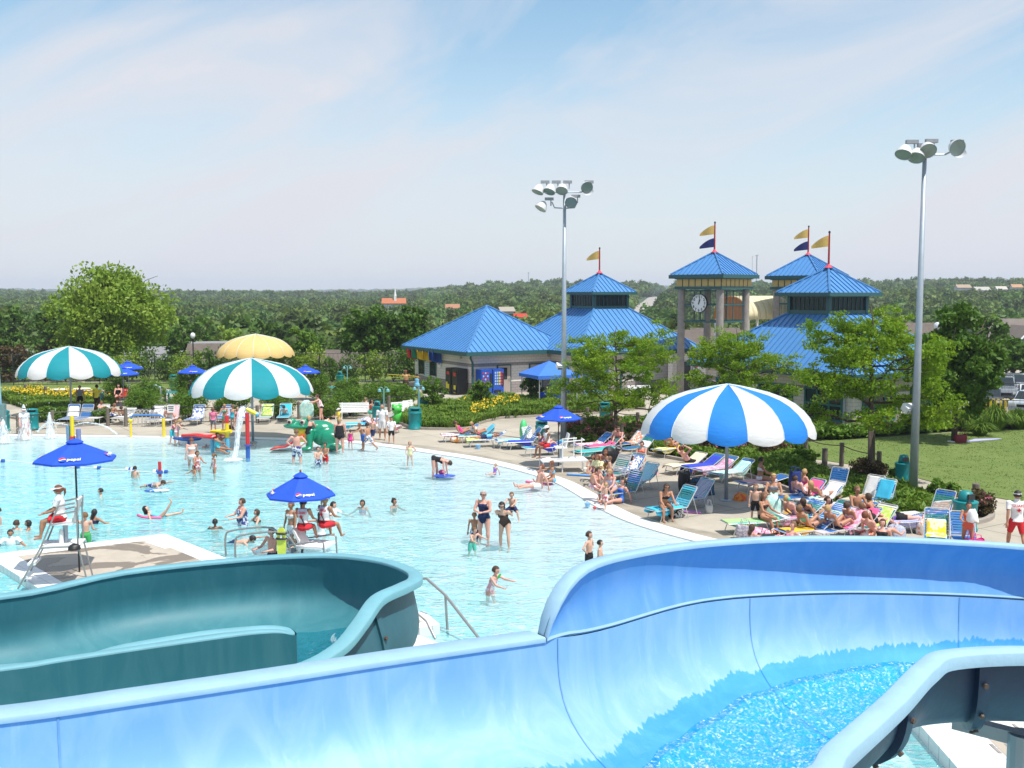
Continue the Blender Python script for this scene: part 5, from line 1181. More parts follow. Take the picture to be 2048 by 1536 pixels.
def emblem(parent,M,s=1.0):
 "round red, white and blue ball with white lettering"
 b=MB(); n=20; rr=.075*s
 def seg(f0,f1,m,nm,off):
  b=MB(); top=[]; bot=[]
  for i in range(13):
   x=-1+2*i/12; c=sqrt(max(0,1-x*x)); w0=max(-c,min(c,f0(x))); w1=max(-c,min(c,f1(x))); bot.append(Vector((x*rr,w0*rr,off))); top.append(Vector((x*rr,w1*rr,off)))
  b.loft([bot,top]); o=b.build(nm,m,parent); o.matrix_local=M; return o
 wv=lambda x: .25*sin(x*2.6+.5)
 seg(lambda x: -1,lambda x: 1,M_white,'emblem_disc',.004); seg(lambda x: wv(x)+.18,lambda x: 1,mat('emblem_red',(0.7,0.02,0.03),.6),'emblem_top',.008); seg(lambda x: -1,lambda x: wv(x)-.18,M_blue,'emblem_bottom',.008)
 text_mesh('pepsi',.135*s,M_white,parent,M@Matrix.Translation((.09*s,0,.006)),'lettering',.002,True,'LEFT')
def logo_parasol(label,loc,D_,zr,za,pole_m=M_black,rot=0.0,z0=0.0,n=8,logos=True):
 t=thing('blue_parasol',label,'parasol',(loc[0],loc[1],z0),rot,'small royal-blue parasols'); r=D_/2
 b=MB(); b.tube([(0,0,0),(0,0,za-z0+.02)],.024,8); b.build('pole',pole_m,t)
 zr -= z0; za -= z0; rv=r*.17; zv=za-(za-zr)*.20
 for i in range(n):
  a0,a1=2*pi*(i-.5)/n,2*pi*(i+.5)/n; p=lambda a,q,z: Vector((cos(a)*q,sin(a)*q,z))
  b=MB(); rows=[]
  for k in range(5):
   f=k/4; q=r+(rv*.75-r)*f; z=zr+(zv-zr)*f; rows.append([p(a0,q,z),(p(a0,q,z)+p(a1,q,z))/2-Vector((0,0,.015*sin(pi*f))),p(a1,q,z)])
  rows=[[x-Vector((0,0,.05)) for x in rows[0]]]+rows; b.loft(rows); pan=b.build('canopy_panel',M_logoblue,t)
  mid=p((a0+a1)/2,r*.86*cos(pi/n),0); wdir=(a0+a1)/2+rot
  if logos and i%2==0:
   f=(r*.99-r*.86)/(r-rv*.75); z=zr+(zv-zr)*f+.035; a=(a0+a1)/2; slope=atan2(zv-zr,(r-rv*.75)*cos(pi/n))
   M=Matrix.Translation(Vector((cos(a)*r*.86*cos(pi/n),sin(a)*r*.86*cos(pi/n),z)))@Matrix.Rotation(a+pi/2,4,'Z')@Matrix.Rotation(slope,4,'X')@Matrix.Translation((-.17,0,0)); emblem(t,M,1.15)
 b=MB(); rows=[[Vector((cos(2*pi*(i-.5)/n)*rv*1.25*q,sin(2*pi*(i-.5)/n)*rv*1.25*q,z)) for i in range(n)] for q,z in ((1,zv-.01),(1,zv+.015),(.5,zv+(za-zv)*.7),(.05,za))]; b.loft(rows,closed=True); b.build('vent_cap',M_logoblue,t)
 b=MB(); b.ell((0,0,za+.03),(.03,.03,.045),8,5); b.build('finial',mat('finial_brown',(.25,.08,.03)),t)
 for i in range(n): a=2*pi*(i-.5)/n; b=MB(); b.tube([(0,0,zr+.02),(cos(a)*r*.55,sin(a)*r*.55,zr+(zv-zr)*.42)],.008,4); b.build('strut',M_black,t)
 return t
LC=G(130,1172,.17)   # tall lifeguard chair
g1=P(151,930,26.0); logo_parasol('blue lettered parasol above the tall lifeguard chair on the left pier',(g1.x,g1.y),2.02,3.10,3.62,rot=R(-76),z0=.17)
g2=P(602,1000,28.6); logo_parasol('blue lettered parasol over the two seated lifeguards in the pool',(g2.x,g2.y),1.95,1.68,2.30,rot=R(-70),z0=-.6)
g3=P(1117,838,43.2); logo_parasol('blue lettered parasol over the low guard stand on the beach',(g3.x,g3.y),1.92,2.05,2.60,rot=R(-70))
for (u,vb,vt,vr,D_,lab) in ((258,800,722,735,2.1,'blue parasol over the picnic table, upper of two by the left striped parasol'),(248,812,733,748,2.1,'blue parasol half hidden by the left striped parasol rim'),(387,800,730,742,2.1,'blue parasol left of the centre striped parasol'),(612,800,730,742,2.1,'blue parasol poking out right of the centre striped parasol')):
 g=G(u,vb); zt=P(u,vt,g.y).z; logo_parasol(lab,(g.x,g.y),D_,zt-.48,zt,M_galv,R(-70),logos=True)
# pop-up tent
def popup():
 g=G(1098,808); t=thing('popup_canopy','blue pop-up canopy beside the middle floodlight pole','canopy',g,R(24)); h=2.0
 for s in (-1,1):
  for q in (-1,1): b=MB(); b.box((s*1.35,q*1.35,1.0),(.045,.045,2.0)); b.build('leg',M_alu,t)
 e=[Vector((-1.5,-1.5,h)),Vector((1.5,-1.5,h)),Vector((1.5,1.5,h)),Vector((-1.5,1.5,h))]; tp=Vector((0,0,h+.85)); m=canvas('sky_blue_tent',(0.06,0.22,0.78),.2)
 for i in range(4):
  b=MB(); a,c=e[i],e[(i+1)%4]; d=Vector((0,0,-.22)); mid=(a+c)/2+Vector((0,0,.02)); b._a([a+d,c+d,c,a,tp],[(0,1,2,3),(3,2,4)]); b.build('roof_panel',m,t)
 b=MB(); b.box((-.3,-.2,.4),(.7,.5,.8)); b.build('stacked_bin',M_logoblue,t); return t
popup()
g=G(1114,810); t=thing('blue_barrel','dark blue open bin below the pop-up canopy','bin',g); b=MB(); b.lathe([(.25,0),(.3,.75),(.31,.8)],n=12); b.build('barrel',M_logoblue,t); b=MB(); b.lathe([(.3,.8),(.32,.82),(.30,.84)],n=12); b.build('rim',M_logoblue,t)
# bins
def bin_(label,u,v,style=0,rz=0.0,H=1.08,W=.31,group='teal waste bins'):
 t=thing('waste_bin',label,'waste bin',G(u,v),rz,group); b=MB(); h=H*.78
 b.lathe([(W*1.04,0),(W*1.04,.06),(W*.97,.08),(W*.93,h*.5),(W,h-.04),(W*1.06,h),(W*.98,h+.02)],n=18); b.build('bin_body',M_tealp,t,smooth=True)
 b=MB()
 if style==0:   # cut-out hood
  n=18; p=[]
  b.lathe([(W*.9,h+.01),(W*.86,H*.86)],n=n)
  b.lathe([(W*.84,H*.97),(W*.80,H),(W*.3,H+.03)],n=n)
  for a in (0,pi): b.box((cos(a)*W*.74,sin(a)*W*.74,H*.915),(W*.3,W*.9,H*.12),rz=a)
  hd=b.build('hood',M_tealp,t,smooth=False); b=MB(); b.box((0,0,H*.915),(W*1.1,W*.5,H*.1)); b.build('opening',M_dark,t)
 else:
  b.lathe([(W*.66,h+.01),(W*.62,h+.14),(W*.50,H+.05),(W*.2,H+.08)],n=16); b.build('hood',M_tealp,t,smooth=True); b=MB(); b.box((0,-W*.58,h+.17),(W*.7,.06,.17)); b.build('opening',M_dark,t)
 return t
bin_('teal bin with square opening beside the leftmost fountain jets',66,858,0,.3); bin_('teal bin among the shrubs left of the centre parasol',348,778,0,.2); bin_('teal bin with dome top beside the small goose-neck lamp',680,772,1); bin_('teal dome-topped bin between the white bench and the man in white',755,842,1); bin_('large teal bin standing at the left end of the daylily kerb',830,858,0,.2,1.15,.36)
bin_('teal bin behind the rope fence and pink flowers',1209,842,0,-.2); bin_('teal bin with white papers in its opening beside the low guard stand',1083,886,0,.1); bin_('lone teal dome-topped bin at the path left of the right floodlight pole',1806,972,1,H=1.12); bin_('teal dome-topped bin behind the girl in orange',1929,1060,1,.4,1.15,.36); bin_('dull teal bin at the extreme left edge',8,862,0,0,1.1)
bin_('light teal bin by the picnic table, left',198,812,1); bin_('teal bin base behind the round tree',846,822,1,0,.8)
# posts and ropes
def post(u,v,h=1.0,r=.10,gz=0,fr=None):
 b=MB(); b.tube([(0,0,-.1),(0,0,h-.03)],[r,r*.96],10); b.tube([(0,0,h-.03),(0,0,h)],[r*.96,r*.8],10); o=b.build('wooden_post',M_wood,fr); o.location=G(u,v) if fr is None else G(u,v)-Vector(fr.location); return o
def rope_fence(label,pts,h=1.0,hts=(.88,),group='rope fences',sag=.09,m=M_rope,r=.10):
 g0=G(*pts[0]); t=thing('rope_fence',label,'fence',g0,0,group)
 for p in pts: post(p[0],p[1],h,r,fr=t)
 for a,c in zip(pts[:-1],pts[1:]):
  for hh in hts:
   A=G(*a)-g0+Vector((0,0,hh)); B=G(*c)-g0+Vector((0,0,hh)); b=MB(); b.tube([A.lerp(B,k/6)-Vector((0,0,sag*sin(pi*k/6))) for k in range(7)],.022,5); b.build('rope',m,t)
 return t
rope_fence('rope and post fence behind the pink shrubs by the bathhouse forecourt',[(1134,850),(1175,851),(1223,854),(1275,862),(1330,874)])
rope_fence('rope and post fence running behind the blue parasol to the tall locust',[(1243,888),(1330,893),(1466,898),(1533,902),(1611,917),(1683,932),(1757,952)])
rope_fence('netted post fence behind the left loungers',[(37,868),(105,858),(216,852),(252,853),(342,846),(515,846),(598,838),(673,832),(732,828),(778,824),(838,818)],hts=(.9,.1),sag=.02,m=M_black)
rope_fence('posts and rope along the upper flower bed on the left',[(52,797),(92,802),(200,806),(260,806),(330,806)],hts=(.8,))
rope_fence('posts and rope behind the shrubs in the centre',[(660,790),(712,794),(750,797)],hts=(.8,))
for u,v,lab in ((1649,935,'short wooden bollard standing between rope posts and path'),(1950,1024,'tall single wooden post right of the girl in orange')):
 t=thing('wooden_bollard',lab,'post',G(u,v)); hh=.95 if u>1900 else .8; b=MB(); b.tube([(0,0,0),(0,0,hh)],[.12,.115],12); b.build('post_shaft',M_wood,t); b=MB(); b.tube([(0,0,hh),(0,0,hh+.02)],[.115,.09],12); b.build('post_top',M_wood,t)
# black chain-link fence at the back
def chain(label,px,H=1.9,step=3.0):
 P0=G(*px[0]); t=thing('chain_link_fence',label,'fence',P0); 
 for a,c in zip(px[:-1],px[1:]):
  A,B=G(*a)-P0,G(*c)-P0; n=max(1,int((B-A).length/step))
  for i in range(n+1): p=A.lerp(B,i/n); b=MB(); b.tube([p,p+Vector((0,0,H))],.035,6); b.build('fence_post',M_black,t)
  for z in (.06,H*.5,H): b=MB(); b.tube([A+Vector((0,0,z)),B+Vector((0,0,z))],.022,5); b.build('rail',M_black,t)
  b=MB(); N=int((B-A).length/.35)
  for i in range(N):
   for s in (0,1): q0=A.lerp(B,(i+s)/N); q1=A.lerp(B,(i+1-s)/N); b.tube([q0+Vector((0,0,.05)),q1+Vector((0,0,H))],.006,3,cap=False)
  b.build('wire_mesh',M_black,t)['kind']='stuff'
 return t
chain('long black chain-link fence behind the picnic lawn',[(-60,772),(200,769),(420,768),(640,766),(820,764)],2.4)
chain('black chain-link fence beside the bike rack at the right',[(1870,838),(1965,832),(2100,838)],2.0,3.4)
# benches
def bench(label,u,v,rz,m,W=1.7,group=None):
 t=thing('bench',label,'bench',G(u,v),rz,group)
 for i in range(5): b=MB(); b.box((0,-.2+i*.1,.43),(W,.075,.035)); b.build('seat_slat',m,t)
 for i in range(5): b=MB(); Mr=Matrix.Rotation(-.22,3,'X'); b.box((0,.26+.022*i,.5+i*.095),(W,.03,.075),M=Mr); b.build('back_slat',m,t)
 for x in (-W/2+.15,W/2-.15):
  b=MB(); b.tube([(x,-.24,0),(x,-.2,.2),(x,-.22,.42)],.03,6); b.tube([(x,.3,0),(x,.2,.2),(x,.24,.42),(x,.38,.93)],.03,6); b.tube([(x,-.22,.2),(x,.22,.2)],.025,6); b.build('side_frame',m,t)
 return t
bench('white slatted bench against the bathhouse wall',1281,798,R(12),M_white); bench('white bench left of the teal dome-topped bin',712,838,R(6),M_white,1.9); bench('white bench half hidden by the woman with the towel',645,838,R(2),M_white,1.9)
bench('white bench by the netted fence, right of the teal bin',806,836,R(40),M_white,1.2); bench('small white bench touching the round ornamental tree',824,832,R(55),M_white,.9); bench('red painted bench with a seated woman',262,806,R(4),mat('bench_red',(.62,.04,.03),.5),2.1)
bench('white bench in the far forecourt, left of the street lamp pole',1065,892,R(60),M_white,.9)
# picnic tables
def picnic(label,u,v,rz=0):
 t=thing('picnic_table',label,'picnic table',G(u,v),rz,'round teal picnic tables'); b=MB(); b.lathe([(.55,.70),(.58,.72),(.55,.74)],n=20); b.build('table_top',M_white if 'white' in label else M_tealp,t)
 b=MB(); b.tube([(0,0,0),(0,0,.7)],.05,8); b.build('pedestal',M_tealp,t)
 for i in range(4): a=i*pi/2+.4; b=MB(); b.lathe([(.17,.43),(.18,.45),(.16,.47)],(cos(a)*.95,sin(a)*.95,0),12); b.tube([(cos(a)*.95,sin(a)*.95,.43),(cos(a)*.5,sin(a)*.5,.2),(0,0,.2)],.025,5); b.build('seat',M_tealp,t)
 return t
for u,v,lab in ((117,800,'white-topped round picnic table behind the yellow flowers'),(165,798,'white-topped round picnic table right of the left parasol pole'),(265,800,'white-topped round picnic table under the upper blue parasol'),(338,806,'teal round picnic table right of the whale spout'),(668,795,'teal picnic table beside the dark shrub')): picnic(lab,u,v)
# floodlight poles
def flood(label,u,v,H,heads,arms,top_h,lean=0):
 g=G(u,v); t=thing('floodlight_pole',label,'floodlight',g,0,'tall floodlight poles by the pool'); b=MB(); b.tube([(0,0,-.1),(0,0,H*.5),(0,0,H)],[.155,.115,.07],16); b.build('pole',M_galv,t,smooth=True)
 for (x0,z0,x1,z1) in arms: b=MB(); b.tube([(x0,0,z0),(x0+(x1-x0)*.8,0,z0+(z1-z0)*.1),(x1,0,z1)],.035,6); b.build('cross_arm',M_galv,t)
 for (x,z,dx,dy,dz,vis) in heads:
  d=Vector((dx,dy,dz)).normalized(); q=Vector((0,0,-1)).rotation_difference(d).to_matrix(); c=Vector((x,0,z)); h=MB()
  prof=[(.05,0),(.12,-.04),(.20,-.14),(.27,-.30),(.295,-.42)]; vsx=[]
  pf=[Vector((x,-.0,z)) for _ in range(1)]
  n=18; rows=[[q@Vector((r*cos(2*pi*j/n),r*sin(2*pi*j/n),zz))+c for j in range(n)] for r,zz in prof]; h.loft(rows[::-1],closed=True); sh_=h.build('lamp_shade',mat('lamp_shell',(0.62,0.62,0.63),.35,.05),t,smooth=True)
  h=MB(); h.poly([q@Vector((.28*cos(2*pi*j/n),.28*sin(2*pi*j/n),-.40))+c for j in range(n)],flip=True); h.build('lens',mat('lamp_lens',(0.20,0.26,0.24),.12),sh_)
  if vis: h=MB(); h.loft([[q@Vector((.30*cos(a),.30*sin(a),-.42))+c for a in np.linspace(R(vis-70),R(vis+70),12)],[q@Vector((.30*cos(a),.30*sin(a),-.62))+c for a in np.linspace(R(vis-55),R(vis+55),12)]]); h.build('visor',mat('lamp_shell',(0,0,0)),sh_)
  h=MB(); h.box(c+Vector((.22,.05,.13)),(.42,.16,.13)); h.build('ballast_box',mat('ballast_grey',(0.28,0.29,0.31),.5),t)
  h=MB(); h.tube([c+Vector((.3,.05,.07)),c+Vector((.3,.02,-.2))],.03,5); h.build('bracket',M_galv,t)
 return t
g=G(1826,992); flood('tall floodlight pole at the right with four round lamps',1826,992,12.05,[(-.66,12.42,-.45,-.5,-1,0),(-.25,12.30,-.35,-.55,-.9,0),(.02,12.45,-.1,-.9,-.75,0),(.92,12.42,.15,-1,-.35,90)],[(0,12.1,-.8,12.15),(0,12.1,.9,12.2)],0)
flood('floodlight pole in the middle with two tiers of round lamps',1127,886,12.0,[(-1.15,12.42,-.4,-.3,-1,0),(-.62,12.42,-.35,-.5,-1,0),(-.08,12.42,-.2,-.7,-.9,0),(.95,12.42,.25,-1,-.5,90),(-.95,11.62,-.6,-.3,-1,0),(.32,11.75,-.1,-1,-.6,0)],[(0,12.05,-1.3,12.15),(0,12.05,1.0,12.2),(0,11.3,-.6,11.6),(0,11.3,.6,11.6)],0)
# boxy light halfway down the right pole, and on the middle pole
for (u,v,Y,lab,s) in ((1817,817,37,'white boxy spotlight bracketed to the right floodlight pole',1.0),(1120,732,50,'small white spotlight on the middle floodlight pole',.9)):
 p=P(u,v,Y); t=thing('spotlight',lab,'spotlight',p,.3); b=MB(); b.box((0,0,0),(.36*s,.34*s,.24*s),M=Matrix.Rotation(.5,3,'X')); b.build('housing',M_white,t); b=MB(); b.box((0,-.15*s,-.12*s),(.3*s,.03,.2*s),M=Matrix.Rotation(.9,3,'X')); b.build('lens',mat('lamp_lens',(0,0,0)),t)
 b=MB(); b.tube([(.1,0,0),(.25,.05,.05)],.03,6); b.build('bracket',M_galv,t)
g=G(4,870); t=thing('blue_pole','tall pale-blue pole cut by the left edge of the photo','pole',g); b=MB(); b.tube([(0,0,0),(0,0,1.6)],.26,12); b.build('pole_sleeve',mat('grey_green_sleeve',(.12,.22,.22),.6),t); b=MB(); b.tube([(-.05,0,1.6),(-.12,0,7.2)],[.10,.07],10); b.build('pole_shaft',mat('pale_blue_pole',(.22,.42,.52),.5),t)
# street and path lamps
def globe(label,u,v,H,D=None):
 g=G(u,v) if D is None else Vector(((u-1024)/F*D,D,0)); t=thing('globe_lamp',label,'street lamp',g,0,'black globe street lamps'); b=MB(); b.tube([(0,0,0),(0,0,.5),(0,0,H-.5)],[.12,.06,.05],8); b.build('post',M_black,t)
 b=MB(); b.lathe([(.05,H-.55),(.15,H-.35),(.12,H-.3)],n=10); b.build('fitter',M_black,t); b=MB(); b.ell((0,0,H-.08),(.2,.2,.25),14,10); b.build('globe',mat('frosted_globe',(.72,.74,.76),.3),t,smooth=True); b=MB(); b.lathe([(.06,H+.15),(.03,H+.22),(.015,H+.3)],n=8); b.build('finial',M_black,t)
globe('black globe lamp between the willow and the yellow parasol',388,765,3.9); globe('black globe lamp beside the dark maple at the right',1873,800,5.2,68)
def goose(label,u,v,H):
 g=G(u,v); t=thing('gooseneck_lamp',label,'lamp',g,0,'pale teal twin gooseneck lamps'); m=mat('pale_teal_paint',(.16,.40,.43),.5); b=MB(); b.tube([(0,0,0),(0,0,H)],.04,8); b.build('post',m,t)
 for s in (-1,1): b=MB(); b.tube([(0,0,H-.15),(s*.06,0,H+.06),(s*.18,0,H+.1),(s*.24,0,H)],.02,6); b.build('neck',m,t); b=MB(); b.lathe([(.11,H-.16),(.09,H-.05),(.03,H+.01)],(s*.24,0,0),10); b.build('shade',m,t)
goose('twin gooseneck lamp behind the dome-topped bin near the fence',695,776,1.65); goose('twin gooseneck lamp between the white bench and the man in white',768,838,1.75); goose('twin gooseneck lamp in front of the kiosk',838,840,1.9)
# utility poles beyond
for (u,v0,D,lab) in ((453,648,150,'wooden utility pole with transformer beyond the globe lamp'),(622,652,150,'wooden utility pole above the light bushy tree')):
 p=P(u,v0,D); t=thing('utility_pole',lab,'utility pole',(p.x,D,p.z-11)); b=MB(); b.tube([(0,0,0),(0,0,11)],.13,6); b.build('pole',mat('grey_pole_wood',(.33,.30,.27),.9),t); b=MB(); b.box((0,0,10.7),(2.2,.1,.12)); b.build('crossarm',mat('grey_pole_wood',(0,0,0)),t)
 b=MB(); b.lathe([(.25,9.2),(.25,10.1)],(-.35,-.2,0),10); b.build('transformer',M_white,t)
# yellow volleyball-style tape
t=thing('yellow_barrier_tape','yellow barrier tape strung beside the kiosk','barrier tape',G(775,792)); b=MB(); A=Vector((0,0,1.55)); B=G(838,796)-G(775,792)+Vector((0,0,1.5)); b.tube([A,B],.035,4,flat=.4); b.build('tape',M_yel,t); b=MB(); b.tube([A-Vector((0,0,.25)),B-Vector((0,0,.05))],.03,4,flat=.4); b.build('tape',M_yel,t)
# notice signs
def notice(label,u,v,w_,h,zc,lines,rz=0):
 t=thing('notice_sign',label,'sign',G(u,v),rz); b=MB(); b.box((0,0,zc),(w_,.03,h)); b.build('board',M_white,t); b=MB(); b.tube([(0,.04,0),(0,.04,zc+h/3)],.03,6); b.build('stake',M_galv,t)
 for z,wd,m in lines: b=MB(); b.box((0,-.018,zc+z),(wd,.006,.045)); b.build('print_line',m,t)
md=mat('print_dark2',(.08,.08,.1))
notice('white notice board in the pink shrubs behind the guard stand',1167,872,.34,.32,.80,((.10,.24,md),(.03,.22,md),(-.06,.12,M_red),(-.11,.1,md)))
notice('white notice on the netted fence right of the pink towel chair',343,852,.42,.42,.95,((.12,.3,md),(.03,.28,md),(-.08,.24,md)))
# bike rack, cars
t=thing('bike_rack','bright yellow looped bike rack beside the car park','bike rack',G(1985,830),R(-22))
for i in range(9): x=-.9+i*.27; b=MB(); b.tube([(x,0,0),(x,0,.85),(x+.05,0,.95),(x+.16,0,.95),(x+.2,0,.85),(x+.2,0,0)],.03,6); b.build('hoop',M_yel,t)
b=MB(); b.tube([(-1.0,0,.08),(1.6,0,.08)],.03,6); b.build('base_rail',M_yel,t)
t=thing('bicycle','dark bicycle leaning by the yellow rack behind the maple','bicycle',G(1915,838),.1)
for x in (-.5,.5): b=MB(); b.tube([(x+.32*cos(a),0,.33+.32*sin(a)) for a in np.linspace(0,2*pi,19)],.018,5,cap=False); b.build('wheel',M_black,t)
b=MB(); b.tube([(-.5,0,.33),(-.2,0,.8),(.35,0,.8),(.5,0,.33)],.02,5); b.tube([(-.2,0,.8),(0,0,.33),(.35,0,.8)],.02,5); b.tube([(-.5,0,.33),(0,0,.33)],.015,5); b.build('frame',M_yel,t); b=MB(); b.box((-.22,0,.88),(.24,.1,.05)); b.build('saddle',M_black,t); b=MB(); b.tube([(.35,0,.8),(.35,0,.95),(.3,.22,.95)],.015,5); b.tube([(.35,0,.95),(.3,-.22,.95)],.015,5); b.build('handlebar',M_black,t)
def car(label,x,y,rz,col,H=1.5,Ln=4.5,pick=False):
 t=thing('parked_car',label,'car',(x,y,.02),rz,'cars in the car park'); m=mat('car_paint_%02x%02x%02x'%tuple(int(c*255) for c in col),col,.25,.03,coat=.8)
 prof=[(-.5,.25),(-.5,.55),(-.47,.62),(-.28,.66),(-.18,1.0),(.22,1.0),(.36,.70),(.48,.62),(.5,.5),(.5,.25)]
 if pick: prof=[(-.5,.3),(-.5,.62),(-.47,.68),(-.10,.70),(-.05,1.0),(.15,1.0),(.25,.70),(.47,.64),(.5,.5),(.5,.3)]
 rows=[[Vector((px*Ln,s*(.88 if z_<.66 or q in (0,9) else .70),z_*H)) for q,(px,z_) in enumerate(prof)] for s in (-1,1)]
 b=MB(); mid=[[Vector((px*Ln,s*.9,z_*H)) for px,z_ in prof if True] for s in (-1,1)]
 b.loft([rows[0],rows[1]][::-1]); n=len(prof); b.poly(rows[0][::-1],True); b.poly(rows[1][::-1]); body=b.build('body',m,t); autosmooth(body,35); bv=body.modifiers.new('bv','BEVEL'); bv.width=.05; bv.segments=2
 i0=3
 for s in (-1,1): b=MB(); b._a([Vector((prof[3][0]*Ln+.12,s*.83,prof[3][1]*H+.04)),Vector((prof[6][0]*Ln-.12,s*.83,prof[3][1]*H+.04)),Vector((prof[5][0]*Ln,s*.745,H*.95)),Vector((prof[4][0]*Ln,s*.745,H*.95))],[(0,1,2,3) if s<0 else (3,2,1,0)]); b.build('side_window',M_winglass,t)
 for (A,C,sgn) in ((6,5,1),(3,4,-1)):
  p0,p1=prof[A],prof[C]; b=MB(); o=Vector((sgn*.015,0,.015)); b._a([Vector((p0[0]*Ln,-.68,p0[1]*H))+o,Vector((p0[0]*Ln,.68,p0[1]*H))+o,Vector((p1[0]*Ln,.62,p1[1]*H))+o,Vector((p1[0]*Ln,-.62,p1[1]*H))+o],[(0,1,2,3)]); b.build('windscreen',M_winglass,t)
 for sx in (-.31,.31):
  for s in (-1,1): w0=MB(); w0.tube([(sx*Ln,s*.72,.33),(sx*Ln,s*.93,.33)],.34,16); wh=w0.build('wheel',M_black,t); w0=MB(); w0.tube([(sx*Ln,s*.925,.33),(sx*Ln,s*.945,.33)],.2,12); w0.build('hubcap',M_alu,wh)
 for s in (-1,1): b=MB(); b.box((Ln*.5+.005,s*.62,H*.5),(.05,.34,.15)); b.build('headlight',M_white,t); b=MB(); b.box((-Ln*.5-.005,s*.66,H*.5),(.04,.26,.16)); b.build('tail_light',M_red,t)
 b=MB(); b.box((Ln*.5+.01,0,H*.46),(.05,.75,.16)); b.build('grille',M_black,t); return t
CP=[(2000,806,-1.9,(.20,.22,.24),1.75,4.9,True,'grey pickup facing the pool behind the maple'),(1975,818,-2.0,(.02,.02,.022),1.35,4.5,False,'black low car partly behind the dark maple'),(2062,812,-2.0,(.7,.7,.7),1.4,4.4,False,'white car cut by the right edge'),(2068,828,-2.3,(.42,.48,.52),1.4,4.4,False,'silver-blue car cut by the right edge, nearest'),(2035,790,-1.7,(.12,.14,.18),1.5,4.4,False,'dark blue car in the second row of the car park')]
for (u,v,rz,c,H,Ln,pk,lab) in CP: g=G(u,v); car(lab,g.x,g.y,rz,c,H,Ln,pk)
# ================================================================ play features and loungers
def remesh_obj(b,vox,name,m,parent,sm=2):
 me=bpy.data.meshes.new(name); me.from_pydata(b.v,[],b.f); o=bpy.data.objects.new(name,me); COL.objects.link(o)
 r=o.modifiers.new('r','REMESH'); r.mode='VOXEL'; r.voxel_size=vox; r.use_smooth_shade=True; s=o.modifiers.new('s','SMOOTH'); s.iterations=sm; s.factor=.6
 dg=bpy.context.evaluated_depsgraph_get(); nm=bpy.data.meshes.new_from_object(o.evaluated_get(dg)); o.modifiers.clear(); o.data=nm; nm.materials.clear(); nm.materials.append(m); nm.name=name; o.parent=parent; return o
M_frog=mat('glossy_green_frog',(0.0,0.22,0.115),.28,.08,2,coat=.5)
fr=thing('frog_slide','green frog-shaped slide with yellow throat and red tongue at the water edge','play slide',(-9.4,47.9,0))
b=MB(); b.ell((-.62,.1,1.20),(.85,.62,.17),16,10); b.ell((-.35,.15,1.28),(.7,.55,.22),16,10)
for x,y in ((-.95,-.12),(-.28,-.2)): b.ell((x,y,1.42),(.24,.22,.21),12,8)
b.ell((.35,.45,.95),(.95,.6,.50),16,10); b.ell((.75,.25,.62),(.75,.55,.5),16,10); b.ell((1.05,-.12,.55),(.55,.35,.42),14,10); b.ell((1.15,-.3,.17),(.6,.3,.2),12,8)
b.tube([(.05,-.1,1.0),(.0,-.25,.6),(.0,-.3,.05)],[.26,.2,.17],10); b.ell((-.15,-.4,.08),(.35,.2,.1),10,6)
remesh_obj(b,.045,'frog_body',M_frog,fr)
for x,y in ((-1.03,-.29),(-.34,-.38)):
 b=MB(); b.ell((x,y,1.43),(.15,.07,.14),12,8); e=b.build('eye',mat('frog_eye_pink',(.55,.42,.38),.3),fr,smooth=True); b=MB(); b.ell((x-.02,y-.06,1.43),(.085,.03,.08),10,6); b.build('pupil',M_black,e,smooth=True)
b=MB(); b.lathe([(.46,.42),(.38,.6),(.36,.85),(.46,1.08)],(-.45,.05,0),16,1.1,.8); b.build('throat',M_yel,fr,smooth=True)
rows=[]
for k in range(15):
 f=k/14; x=-.3-1.75*f; z=.66*(1-f)**1.5+.05+.05*sin(f*9); w_=.38+.22*f-.35*max(0,f-.7); rows.append([Vector((x,.0-w_,z+.1*(1-f))),Vector((x,-w_*.6,z)),Vector((x,w_*.6,z)),Vector((x,w_,z+.1*(1-f)))])
b=MB(); b.loft(rows); o=b.build('tongue',M_red,fr,smooth=True); o.modifiers.new('t','SOLIDIFY').thickness=.06
r_=random.Random(4)
for i in range(9): a=r_.uniform(0,1); c=(.0+a*.95,.05+r_.uniform(-.05,.1),1.35-a*.42+r_.uniform(-.05,.05)); b=MB(); b.ell(c,(.045,.05,.04),8,5); b.build('spot',M_yel,fr)
fr.scale=(.88,.88,.92)
